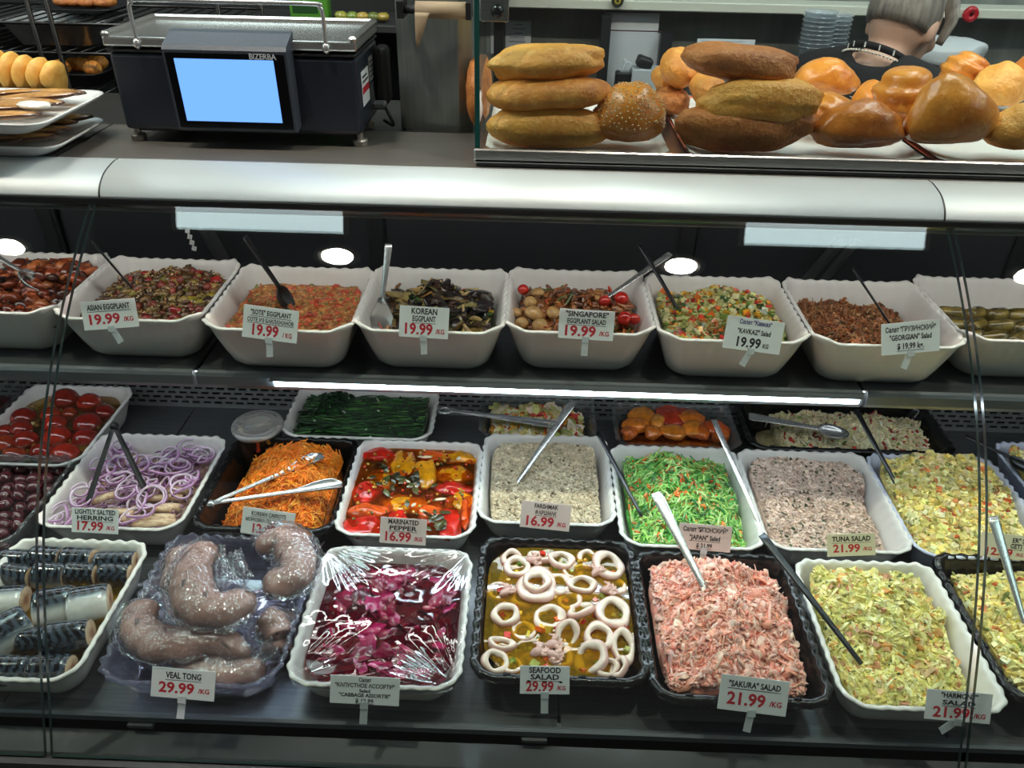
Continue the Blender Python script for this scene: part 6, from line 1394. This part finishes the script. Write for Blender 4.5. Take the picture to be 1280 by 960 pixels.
sb = pie((740, 102, 833, 190), 1.234, GLAZE, 'round glazed bun covered in sesame seeds', .05, kind='bun', seed=4); sb.name = 'sesame_bun'
mb = MB(); g = np.random.default_rng(4); me = sb.data; vs = np.array([v.co[:] for v in me.vertices]); nv = np.array([v.normal[:] for v in me.vertices])
cand = np.where((nv[:, 2] > -.25) & (nv[:, 1] < .5))[0]; V0, F = ICO[1]
for i in g.choice(cand, min(760, len(cand)), replace=False):
    jt = np.cross(nv[i], g.normal(0, 1, 3)); vs[i] = vs[i]+jt*.0012
    Rr = np.array(Vector(nv[i]).to_track_quat('Z', 'Y').to_matrix()) @ rotm(0, 0, g.uniform(0, 6)); mb.add(xf(V0, vs[i]+nv[i]*.0004, Rr, (.0019, .0011, .0008)), None, F)
ss = mb.build('sesame_seeds', mat('sesame', (236, 216, 170), .5), sb); ss['kind'] = 'stuff'
pie((586, 74, 607, 106), 1.40, FRIED, 'fried pie end seen through the glass edge, upper of two', .04, seed=6)
pie((584, 106, 614, 186), 1.37, FRIEDD, 'fried pie end seen through the glass edge, lower of two', .06, seed=7)
pie((844, 124, 1014, 190), 1.222, FRIEDD, 'bottom dark brown fried pie of the middle stack', .044, .05, seed=8)
pie((875, 98, 1026, 160), 1.222, FRIEDL, 'middle golden fried pie of the middle stack', .044, .03, seed=9)
pie((852, 56, 1002, 101), 1.250, FRIEDD, 'top brown fried pie of the middle stack', .042, -.06, seed=10)
pie((826, 62, 872, 108), 1.44, FRIED, 'folded tan pie leaning behind the top brown pie', .045, -.5, seed=11)
pie((815, 82, 856, 116), 1.52, FRIED, 'small pie end poking out lowest at the side of the middle stack', .045, -.4, seed=12)
pie((818, 110, 860, 141), 1.43, FRIEDD, 'dark pie tip low at the side of the middle stack', .05, 0, seed=13)
pie((864, 92, 905, 130), 1.36, FRIED, 'pie end wedged between the top and middle brown pies', .045, .2, seed=14)
pie((992, 74, 1073, 124), 1.55, GLAZE, 'shiny yellow glazed bun in front of the woman in black', .045, kind='bun', seed=15)
pie((1003, 117, 1066, 160), 1.34, GLAZE, 'shiny bun half hidden behind the dark glazed bun', .045, kind='braid', seed=16)
pie((1014, 126, 1134, 194), 1.224, GLAZED, 'dark glazed round bun at the front between pies and big bun', .05, kind='bun', seed=17)
pie((1068, 102, 1112, 146), 1.46, GLAZE, 'small glazed bun behind the dark glazed bun', .04, kind='bun', seed=18)
pie((1094, 84, 1166, 160), 1.34, GLAZE, 'twisted braided bun standing behind the big glazed bun', .045, .6, kind='braid', seed=19)
pie((1132, 92, 1243, 196), 1.224, GLAZE, 'large tall glazed bun at the front of the bun tray', .055, kind='bun', seed=20, tip=.10)
pie((1178, 66, 1232, 112), 1.58, GLAZE, 'small bun on top behind the large glazed bun', .04, kind='braid', seed=21)
pie((1216, 80, 1284, 138), 1.50, FRIEDL, 'tan round bun behind the large glazed bun', .045, kind='bun', seed=22)
pie((1254, 70, 1320, 132), 1.53, GLAZED, 'glazed bun on top at the edge of the photo', .045, kind='bun', seed=23)
pie((1234, 130, 1320, 196), 1.224, FRIEDL, 'tan bun low at the edge of the photo', .05, kind='bun', seed=24)
# ================================================================== BEHIND THE COUNTER
# folded steel column with a paper roll
c0, c1, c2 = at_y(499, 100, 1.40).x, at_y(571, 100, 1.385).x, at_y(591, 100, 1.40).x
col = thing('steel_column', ((c0+c2)/2, 1.42, ZT), 'folded brushed steel panel standing on the worktop behind the paper roll', 'panel')
o_ = np.array([(c0+c2)/2, 1.42]); base = np.array([(c0, 1.398), (c1, 1.378), (c1+.004, 1.378), (c2, 1.386), (c2, 1.45), (c0, 1.45)])-o_
mb = MB(); loft(mb, [np.column_stack([base, np.full(6, z)]) for z in (.0006-.007, .55)]); mb.build('panel', mat('brushed grey panel', (150, 158, 154), 0.3, 0.8, noise=0.08, nscale=6, stretch=(40, 40, 1)), col, smooth=False)
ra, rb = at_y(500, 11, 1.345), at_y(586, 14, 1.345)
rl = thing('paper_roll', (ra+rb)/2, 'brown wrapping paper roll with a torn end on a black holder', 'paper roll')
KR = mat('kraft paper', (168, 146, 118), 0.7)
L = rb.x-ra.x; R90 = rotm(0, PI/2, 0)
mb = MB(); lathe(mb, [(.0001, -.36*L+.09*L), (.0125, -.27*L), (.0125, .46*L), (.0001, .46*L)], 24, R=R90); mb.build('roll', KR, rl)
mb = MB(); lathe(mb, [(.0001, -.50*L), (.006, -.50*L), (.006, .50*L), (.0001, .50*L)], 12, R=R90); mb.build('spindle', BLACKM, rl)
mb = MB(); box(mb, (-.49*L, .014, 0), (.010, .050, .024)); box(mb, (.50*L, .014, 0), (.008, .050, .024)); mb.build('bracket', BLACKM, rl, smooth=False)['kind'] = 'stuff'
n1, n2 = 8, 9; U, V = np.meshgrid(np.linspace(0, 1, n1), np.linspace(0, 1, n2)); wdt = .10*L*(1-V)*1.8+.004
mb = MB(); X = -.27*L+U*wdt; Z = -.002-.050*V; Y = -.0128-.004*np.sin(V*2.5+U); i = np.arange(n1*n2).reshape(n2, n1)
mb.add(np.column_stack([X.ravel(), Y.ravel(), Z.ravel()]), np.stack([i[:-1, :-1], i[:-1, 1:], i[1:, 1:], i[1:, :-1]], -1).reshape(-1, 4)); k = mb.build('torn_end', KR, rl); k.modifiers.new('thickness', 'SOLIDIFY').thickness = .0003

# wall sheets, file holder, cups, box
YW = 2.795
def sheet(x0, y0, x1, y1, Y, name, label, m, cat, lines=0, thick=.0012):
    a, b = at_y(x0, y0, Y), at_y(x1, y1, Y); w, h = abs(b.x-a.x), abs(a.z-b.z); c = (a+b)/2
    o = thing(name, c, label, cat); mb = MB(); rbox(mb, (0, 0, 0), (w, thick, h), .0004, 1); mb.build('sheet', m, o, smooth=False)
    if lines:
        mb = MB(); g = np.random.default_rng(int(x0))
        for k in range(lines):
            ww = w*g.uniform(.3, .75); box(mb, (g.uniform(-.05, .05)*w, -thick*.6, h*(.38-.76*k/max(1, lines-1))), (ww, .0004, h*.022))
        mb.build('writing', mat('grey blue ink', (120, 128, 150), .6), o, smooth=False)['kind'] = 'stuff'
    return o
PW = mat('white paper', (214, 218, 222), .7)
sheet(632, 25, 663, 68, YW, 'notice_sheet', 'small white notice with handwriting on the steel wall', PW, 'notice', 7)
sheet(611, 24, 624, 110, YW-.01, 'white_strip', 'narrow white vertical strip beside the wall notice', PW, 'strip')
sheet(872, 48, 940, 75, 2.70, 'small_sign', 'low white sign standing behind the fried pies', PW, 'sign', 3)
fh = thing('file_holder', at_y(790, 60, 2.70), 'clear file holder with white papers behind the sesame bun', 'file holder'); k = mpp(fh.location)
def fb(mb, x0, y0, x1, y1, dy, th): 
    a, b = at_y(x0, y0, 2.70), at_y(x1, y1, 2.70); c = (a+b)/2-fh.location; box(mb, (c.x, dy, c.z), (abs(b.x-a.x), th, abs(a.z-b.z)))
mb = MB(); fb(mb, 758, 17, 822, 60, .03, .002); mb.build('paper', PW, fh, smooth=False)
mb = MB(); fb(mb, 756, 40, 824, 120, .0, .003); mb.build('paper', mat('pale grey paper', (186, 190, 194), .7), fh, smooth=False)
mb = MB(); fb(mb, 757, 37, 826, 40, -.002, .004); mb.build('maroon_edge', mat('maroon binding', (70, 36, 48), .6), fh, smooth=False)
mb = MB(); fb(mb, 752, 18, 755, 130, -.01, .05); fb(mb, 825, 40, 829, 130, -.01, .05); fb(mb, 752, 126, 829, 132, -.01, .06); mb.build('holder_frame', mat('dark grey frame', (50, 52, 55), .4, .5), fh, smooth=False)['kind'] = 'stuff'
bx = thing('supply_box', at_y(806, 110, 2.62), 'grey white supply box with black pens and clips', 'box'); a, b = at_y(789, 89, 2.62), at_y(822, 140, 2.62); k = a-b
mb = MB(); rbox(mb, (0, 0, 0), (abs(k.x), .08, abs(k.z)), .002, 1); mb.build('carton', mat('pale grey card', (176, 182, 186), .6), bx, smooth=False)
mb = MB(); rbox(mb, (0, -.042, -.028), (.016, .004, .014), .001, 1); mb.build('blue_mark', mat('blue mark', (40, 70, 170), .5), bx, smooth=False)
mb = MB(); rbox(mb, (-.01, 0, abs(k.z)/2+.016), (.05, .05, .032), .008, 2, R=rotm(0, .3, 0)); mb.build('stapler', BLACKM, bx)
bk = thing('pen_cup', at_y(778, 110, 2.62), 'small black and clear holder of clips beside the supply box', 'holder')
mb = MB(); rbox(mb, (0, 0, 0), (.05, .05, .10), .004, 1); mb.build('cup', BLACKM, bx.__class__ and bk, smooth=False)
mb = MB(); rbox(mb, (.004, .0, .065), (.03, .03, .04), .004, 1, R=rotm(.2, .3, .4)); mb.build('clip', clear('clear plastic clip', haze=.35), bk, smooth=False)
# work surface on the staff side
wsz = at_y(900, 150, 2.6).z
wt = thing('back_worktop', (1.36, 2.55, 0), 'steel staff work table along the back wall', 'table')
mb = MB(); TZ = 0.98; rbox(mb, (0, 0, TZ-.02), (2.8, .46, .04), .003, 1); mb.build('table_top', STEEL, wt, smooth=False)
for sx in (-1.3, 0, 1.3):
    for sy in (-.19, .19):
        mb = MB(); lathe(mb, [(.0001, 0), (.02, 0), (.02, TZ-.04), (.0001, TZ-.04)], 12, (sx, sy, 0)); mb.build('leg', STEEL, wt)
for o2, nm in ((fh, 'file'), (bx, 'box'), (bk, 'cup')):
    pass
def stand_block(px0, px1, py_bottom, Y, name, label, m, cat):
    """block under the things that stand on the table, from the table to their foot"""
    a, b = at_y(px0, py_bottom, Y), at_y(px1, py_bottom, Y); h = a.z-TZ
    o = thing(name, ((a.x+b.x)/2, Y, TZ+.0005), label, cat); mb = MB(); rbox(mb, (0, 0, h/2-.001), (abs(b.x-a.x), .14, h-.002), .006, 2); mb.build('carton', m, o, smooth=False); return o
stand_block(746, 836, 134, 2.68, 'storage_carton', 'grey carton under the file holder on the staff table', mat('grey carton', (120, 124, 126), .6), 'carton')
stand_block(864, 948, 76, 2.70, 'storage_carton', 'grey carton under the small white sign on the staff table', mat('grey carton', (120, 124, 126), .6), 'carton')
stand_block(1000, 1060, 74, 2.60, 'storage_carton', 'grey carton under the stacked clear cups', mat('grey carton', (120, 124, 126), .6), 'carton')
stand_block(1112, 1230, 86, 2.60, 'storage_carton', 'grey carton under the white bag beside the woman', mat('grey carton', (120, 124, 126), .6), 'carton')
CUPM = clear('cup plastic', (240, 244, 246), base=.09, haze=.28, hazecol=(225, 230, 235))
ca, cb = at_y(1030, 24, 2.60), at_y(1030, 72, 2.60); rr = 20*mpp(ca)
for j, (dx, n) in enumerate(((-.012, 9), (.050, 8))):
    for k in range(n):
        z = cb.z+(ca.z-cb.z)*k/9
        mb = MB(); lathe(mb, [(rr*.82, 0), (rr*.98, .030), (rr*1.04, .031), (rr*1.04, .034), (rr*.95, .033), (rr*.80, .002), (.0001, .002)], 20); o = mb.build('plastic_cup', CUPM)
        o.location = (ca.x+dx, 2.60+.04*j, z); tag(o, 'clear plastic cup nested in the %s stack behind the woman' % ('taller' if j == 0 else 'shorter'), 'cup', 'nested clear cups, %s stack' % ('taller' if j == 0 else 'shorter'))
a, b = at_y(1128, 44, 2.58), at_y(1216, 86, 2.58); c = (a+b)/2
bag = thing('plastic_bag', c, 'crumpled translucent white plastic bag on a carton beside the woman', 'bag'); mb = MB(); blob(mb, (0, 0, 0), (abs(b.x-a.x)/2, .09, abs(a.z-b.z)/2), 4, .14, 2.6, 5, power=.7); mb.build('bag', mat('white bag film', (196, 200, 202), .3, bump=.6, bscale=14), bag)
# wall ledge above
la_, lb_ = at_y(640, 4, 2.74), at_y(1278, 12, 2.74)
led_ = thing('wall_ledge', (1.0, 2.74, (la_.z+lb_.z)/2), 'cream painted ledge running along the steel back wall', 'shelf'); mb = MB(); rbox(mb, (.25, 0, 0), (3.0, .12, .028), .003, 1); mb.build('board', mat('cream paint', (206, 206, 192), .5), led_, smooth=False)
mb = MB(); p = at_y(1218, 8, 2.66); lathe(mb, [(.007, -.010), (.020, -.010), (.024, 0), (.020, .010), (.007, .010), (.007, -.010)], 24, R=rotm(PI/2, 0, 0)); o = mb.build('red_tape_roll', mat('red plastic', (176, 20, 34), .3)); o.location = (p.x, 2.668, led_.location.z+.0); tag(o, 'red round roll hanging at the cream wall ledge', 'tape roll')
jn = thing('wall_panel_strip', at_y(752, 60, 2.79), 'bright vertical steel joint strip on the back wall', 'strip'); mb = MB(); rbox(mb, (0, 0, 0), (.014, .012, .7), .004, 2); mb.build('strip', CUTLERY, jn, smooth=False)
bd = thing('round_badge', at_y(772, 1, 2.67), 'small dark round badge with yellow mark on the cream ledge', 'badge'); mb = MB(); lathe(mb, [(.0001, .004), (.018, .004), (.019, 0), (.0001, 0)], 24, R=rotm(PI/2, 0, 0)); mb.build('disc', mat('dark olive', (56, 56, 36), .4), bd); mb = MB(); lathe(mb, [(.005, .0052), (.009, .0052), (.009, .004), (.005, .004)], 20, R=rotm(PI/2, 0, 0)); mb.build('mark', mat('yellow mark', (200, 180, 60), .5), bd)

# ---------------------------------------------------------------- rack at the left
DK = mat('dark unit', (34, 36, 36), .6); WIRE = mat('dark chrome wire', (58, 56, 54), .3, .8)
un = thing('dark_shelving', (-1.55, 2.62, 0), 'tall dark shelving unit behind the scale and wire rack', 'shelving'); 
mb = MB(); box(mb, (0, .16, 1.0), (2.9, .02, 2.0)); mb.build('back_panel', DK, un, smooth=False)
for s_ in (-1.44, 1.40):
    mb = MB(); box(mb, (s_, 0, 1.0), (.02, .30, 2.0)); mb.build('side_panel', DK, un, smooth=False)
zs1 = at_y(420, 25, 2.55).z
for z in (.10, .55, .95, zs1-.012):
    mb = MB(); rbox(mb, (0, 0, z), (2.82, .29, .02), .002, 1); mb.build('shelf_board', mat('dark shelf', (48, 48, 48), .5), un, smooth=False)
gx = at_y(388, 8, 2.55)
pk = thing('green_packet', (gx.x, 2.55, zs1), 'bright green packet standing on the dark shelf behind the scale', 'packet'); mb = MB(); rbox(mb, (0, 0, .055), (.115, .05, .11), .006, 2); mb.build('packet', mat('green packet', (86, 150, 52), .4), pk); mb = MB(); rbox(mb, (-.01, -.0256, .03), (.075, .001, .020), .0004, 1); mb.build('print', mat('dark green print', (30, 70, 30), .5), pk, smooth=False)
for i, px in enumerate((428, 442, 455, 468, 480)):
    p = at_y(px, 18, 2.55); mb = MB(); blob(mb, (0, 0, 0), (.02, .02, .014), 2, .1, 2, i, col=lin([(150, 150, 60), (120, 140, 60), (176, 150, 70), (110, 120, 60), (160, 140, 60)][i])); o = mb.build('wrapped_snack', FDS); o.location = (p.x, 2.53, zs1+.014); tag(o, 'small wrapped olive green snack on the dark shelf', 'snack', 'wrapped snacks on the dark shelf')
rk = thing('wire_rack', (-1.42, 2.15, 0), 'open wire rack with pastry pans behind the stacked plates', 'rack')
u1a, u1b = at_y(48, 0, 2.05), at_y(70, 100, 2.05); u2a, u2b = at_y(63, 0, 2.02), at_y(85, 100, 2.02)
RX0, RX1 = at_y(8, 40, 2.05).x-.35, at_y(140, 60, 2.05).x+.30
z1, z2, z3 = at_y(80, 50, 2.15).z-.004, at_y(95, 98, 2.15).z-.004, at_y(100, 12, 2.2).z-.004
for x in (u1a.x, u2a.x, RX0, RX1):
    for y in (2.0, 2.32):
        mb = MB(); tube(mb, [(x+1.42, y-2.15, 0), (x+1.42, y-2.15, 1.9)], .006, 8); mb.build('post', WIRE, rk)
for z in (z1, z2, z3, .5, .9):
    mb = MB()
    for y in (2.0, 2.32): tube(mb, [(RX0+1.42, y-2.15, z), (RX1+1.42, y-2.15, z)], .004, 6)
    for k in range(26): x = RX0+(RX1-RX0)*k/25+1.42; tube(mb, [(x, -.15, z), (x, .17, z)], .002, 5)
    mb.build('wire_shelf', WIRE, rk)['kind'] = 'stuff'
FOIL = mat('crinkled foil', (196, 198, 200), .3, .5, bump=.7, bscale=60)
def pan(x, y, z, w, d, h, m, name, label, cat='pan'):
    mb = MB(); rings = []
    for s_, zz, of in ((.80, 0, 0), (1.0, h, 0), (1.05, h, 0), (1.05, h-.002, 0), (.99, h-.002, 0), (.79, .002, 0)):
        q, N, s2, L, co = rrect(w*s_, d*s_, .03, 100); q = q+N*(.0015*np.cos(s2*2*PI/.014))[:, None]*(zz > 0); rings.append(np.column_stack([q, np.full(100, zz)]))
    loft(mb, rings); o = mb.build(name, m); o.location = (x, y, z); return tag(o, label, cat)
p = at_y(80, 45, 2.12); pan(p.x, 2.15, z1+.005, .24, .20, .055, FOIL, 'foil_pan', 'crinkled aluminium foil pan on the wire rack')
p = at_y(100, 96, 2.12); pan(p.x, 2.15, z2+.005, .19, .24, .035, BLACKM, 'dark_pan', 'dark pan of round pastries on the lower wire shelf')
g = np.random.default_rng(2)
for i, (px, py) in enumerate([(84, 73), (98, 68), (112, 74), (122, 69), (92, 79), (106, 78)]):
    q = at_y(px, py, 2.14); mb = MB(); blob(mb, (0, 0, 0), (.024, .024, .020), 2, .08, 2, i); o = mb.build('small_pastry', FRIED); o.location = (q.x, 2.10+.04*(i % 3), z2+.040); tag(o, 'small round brown pastry in the dark pan on the wire rack', 'pastry', 'small pastries in the dark pan')
p = at_y(110, 12, 2.2); pan(p.x, 2.2, z3+.005, .20, .18, .012, BLACKM, 'dark_tray', 'thin dark tray of flat pastries high on the wire rack', 'tray')
for i, px in enumerate((84, 100, 116, 132)):
    q = at_y(px, 8, 2.18); mb = MB(); blob(mb, (0, 0, 0), (.03, .04, .014), 2, .08, 2, i); o = mb.build('flat_pastry', FRIEDD); o.location = (q.x, 2.18, z3+.026); tag(o, 'flat brown pastry on the thin dark tray of the wire rack', 'pastry', 'flat pastries on the high tray')

# ================================================================== WOMAN BEHIND THE COUNTER
YP = 1.98
hp = at_y(1117, 20, YP); FACE = rad(-50)
wo = thing('person', (hp.x, YP, 0), 'woman in black top with short grey hair seen from behind, looking away', 'person', rot=(0, 0, FACE))
hz_ = hp.z-.01      # head centre height
sc_ = 1.0
def LM(): return MB()
SKIN = mat('skin', (205, 164, 142), .45, noise=.06, nscale=30)
def voxel(mb, name, m, parent, vs=.006, smooth_it=6):
    o = mb.build(name, m, None); r = o.modifiers.new('r', 'REMESH'); r.mode = 'VOXEL'; r.voxel_size = vs; s_ = o.modifiers.new('s', 'SMOOTH'); s_.iterations = smooth_it; s_.factor = .5
    me = bpy.data.meshes.new_from_object(o.evaluated_get(bpy.context.evaluated_depsgraph_get())); old = o.data; o.modifiers.clear(); o.data = me; bpy.data.meshes.remove(old)
    me.materials.clear(); me.materials.append(m); me.polygons.foreach_set('use_smooth', np.ones(len(me.polygons), bool)); o.parent = parent; return o
sh = hz_-.108      # shoulder height
body = MB()
# local axes: x = her right is -x? person faces +y; x to her right
tilt_h = rotm(-.42, 0, 0)   # head bowed forward
HC = np.array([0, .060, hz_])
def Hd(p): return HC+tilt_h @ np.asarray(p, float)
blob(body, HC, (.073, .092, .100), 3, 0, 1, R=tilt_h)
blob(body, Hd((0, .030, -.055)), (.056, .062, .062), 3, 0, 1, R=tilt_h)      # jaw
blob(body, Hd((0, .074, -.098)), (.022, .018, .016), 2, 0, 1, R=tilt_h)     # chin
blob(body, Hd((0, .098, -.028)), (.012, .020, .024), 2, 0, 1, R=tilt_h)     # nose
blob(body, Hd((0, .112, -.042)), (.015, .012, .010), 2, 0, 1, R=tilt_h)
blob(body, Hd((0, .088, -.070)), (.024, .012, .008), 2, 0, 1, R=tilt_h)     # mouth
for s_ in (-1, 1):
    blob(body, Hd((s_*.030, .080, .012)), (.020, .012, .008), 2, 0, 1, R=tilt_h)   # brow
    blob(body, Hd((s_*.042, .066, -.030)), (.022, .020, .020), 2, 0, 1, R=tilt_h)  # cheek
    blob(body, Hd((s_*.076, -.004, -.022)), (.008, .018, .030), 2, 0, 1, R=tilt_h) # ear
tube(body, [Hd((0, -.02, -.04)), (0, .012, hz_-.075), (0, -.012, sh+.020), (0, -.03, sh-.05), (0, -.03, sh-.10)], [.050, .050, .054, .058, .07], 20)
hipz = .86
tube(body, [(0, -.03, sh+.005), (0, -.03, sh-.06), (0, -.02, sh-.20), (0, -.01, sh-.36), (0, 0, hipz), (0, 0, hipz-.08)], [.085, .15, .155, .14, .165, .14], 24, flat=[.7, .62, .66, .68, .7, .7], up=(0, 1, 0))
for s_ in (-1, 1):
    tube(body, [(s_*.05, -.03, sh-.015), (s_*.15, -.03, sh-.035), (s_*.175, -.015, sh-.10), (s_*.195, .02, sh-.25), (s_*.19, .12, sh-.34), (s_*.16, .24, sh-.36)], [.055, .052, .05, .042, .036, .026], 16)
    W0 = np.array([s_*.16, .24, sh-.36]); blob(body, W0+[-s_*.006, .045, -.004], (.038, .050, .017), 2, 0, 1)
    for k in range(4):
        x = W0[0]-s_*.006+(k-1.5)*.018; Lf = [.062, .074, .070, .054][k if s_ > 0 else 3-k]
        tube(body, [(x, W0[1]+.075, W0[2]-.004), (x*1.01, W0[1]+.075+Lf*.5, W0[2]-.006), (x*1.01, W0[1]+.075+Lf*.85, W0[2]-.020), (x, W0[1]+.075+Lf, W0[2]-.030)], [.0092, .0088, .008, .007], 10)
    tube(body, [W0+[-s_*.02, .02, -.004], W0+[-s_*.048, .05, -.010], W0+[-s_*.056, .08, -.016]], [.013, .011, .0085], 10)
    tube(body, [(s_*.085, 0, hipz-.02), (s_*.095, .005, .50), (s_*.095, -.005, .28), (s_*.095, -.01, .10), (s_*.095, -.01, .06)], [.088, .060, .054, .040, .040], 18)
    tube(body, [(s_*.095, -.05, .036), (s_*.10, .06, .032), (s_*.105, .16, .026)], [.036, .038, .028], 14, flat=.8)
vb = voxel(body, 'body', SKIN, wo, .007, 5)
BLK = mat('black knit', (14, 14, 16), .85)
top_ = MB()
tube(top_, [(0, -.032, sh+.022), (0, -.03, sh-.0), (0, -.03, sh-.06), (0, -.02, sh-.20), (0, -.01, sh-.36), (0, 0, hipz), (0, 0, hipz-.06)], [.080, .112, .165, .17, .156, .18, .18], 28, flat=[.75, .70, .64, .69, .72, .73, .73], up=(0, 1, 0))
for s_ in (-1, 1): tube(top_, [(s_*.05, -.03, sh-.010), (s_*.15, -.03, sh-.030), (s_*.178, -.015, sh-.10), (s_*.198, .02, sh-.25), (s_*.193, .10, sh-.325)], [.064, .064, .062, .054, .050], 18)
voxel(top_, 'black_top', BLK, wo, .010, 4)
tr_ = MB()
blob(tr_, (0, 0, hipz-.04), (.165, .118, .11), 3, 0, 1)
for s_ in (-1, 1): tube(tr_, [(s_*.085, 0, hipz-.02), (s_*.095, .005, .50), (s_*.095, -.005, .28), (s_*.095, -.01, .085)], [.098, .072, .066, .060], 18)
voxel(tr_, 'trousers', mat('dark trousers', (28, 28, 34), .8), wo, .010, 4)
for s_ in (-1, 1):
    mb = MB(); tube(mb, [(s_*.095, -.055, .042), (s_*.10, .06, .038), (s_*.105, .165, .030)], [.042, .044, .034], 16, flat=.85); mb.build('shoe', BLACKM, wo)
# hair: a short grey bob following the skull
hair = MB(); V, F = ICO[4]; V = V.copy()
face = np.clip((V[:, 1]-.15)*2.2, 0, 1)*np.clip((.62-V[:, 2])*3, 0, 1); low = np.clip((-.40-V[:, 2])*6, 0, 1)
k = 1.0-.26*np.maximum(face, low*1.0); st = 1+.012*np.sin(V[:, 0]*40+3*np.sin(V[:, 2]*5))
hv = V*(k*st)[:, None]*np.array([.079, .100, .106])
hair.add(np.array([Hd(p+np.array([0, -.012, .012])) for p in hv]), None, F)
for s_ in (-1, 1):
    pts = [Hd((s_*.050, .050, .085)), Hd((s_*.078, .050, .030)), Hd((s_*.079, .050, .000)), Hd((s_*.074, .054, -.030))]
    tube(hair, smooth_path(pts, 10), np.linspace(.020, .010, 10), 14, flat=.45, up=(0, 1, 0))
hr = hair.build('hair', mat('grey hair', (150, 142, 132), .45, color2=(98, 92, 86), nscale=26, stretch=(3, 3, .5), bump=.5, bscale=70), wo)
eye = mat('eye', (40, 34, 30), .2)
for s_ in (-1, 1):
    mb = MB(); blob(mb, Hd((s_*.030, .081, -.006)), (.011, .006, .006), 2, 0, 1, R=tilt_h); mb.build('eye', mat('eye white', (226, 222, 214), .3), wo)
mb = MB(); blob(mb, Hd((0, .098, -.071)), (.018, .005, .004), 2, 0, 1, R=tilt_h); mb.build('lips', mat('lips', (170, 96, 90), .4), wo)
# lanyard and bead necklace
nz = sh+.046
mb = MB(); P = [(.066*math.cos(t), -.024+.066*math.sin(t), nz-.010-.030*math.sin(t)) for t in np.linspace(0, 2*PI, 40)]; loft(mb, [np.array([(p[0]*k1, p[1]*k1+(.024*(k1-1)), p[2]+dz) for p in P[:-1]]) for k1, dz in ((1, -.008), (1.02, -.008), (1.02, .008), (1, .008), (1, -.008))], False, False); ln = mb.build('lanyard', BLK, wo)
mb = MB()
for t in np.linspace(PI*.9, PI*2.1, 9):
    p = np.array([.0675*math.cos(t), -.024+.0675*math.sin(t), nz-.010-.030*math.sin(t)]); box(mb, p+np.array([.0022*math.cos(t), .0022*math.sin(t), 0]), (.0018, .003, .011), R=rotm(0, .0, t))
mb.build('white_stripe', mat('white thread', (220, 220, 216), .7), ln, smooth=False)['kind'] = 'stuff'
V0, F = ICO[1]; mb = MB()
for t in np.linspace(0, 2*PI, 60, endpoint=False): mb.add(xf(V0, (.078*math.cos(t), -.024+.076*math.sin(t), nz-.026-.034*math.sin(t)), None, .0034), None, F)
nk = mb.build('bead_necklace', mat('pearl', (214, 206, 192), .25), wo); nk['kind'] = 'stuff'
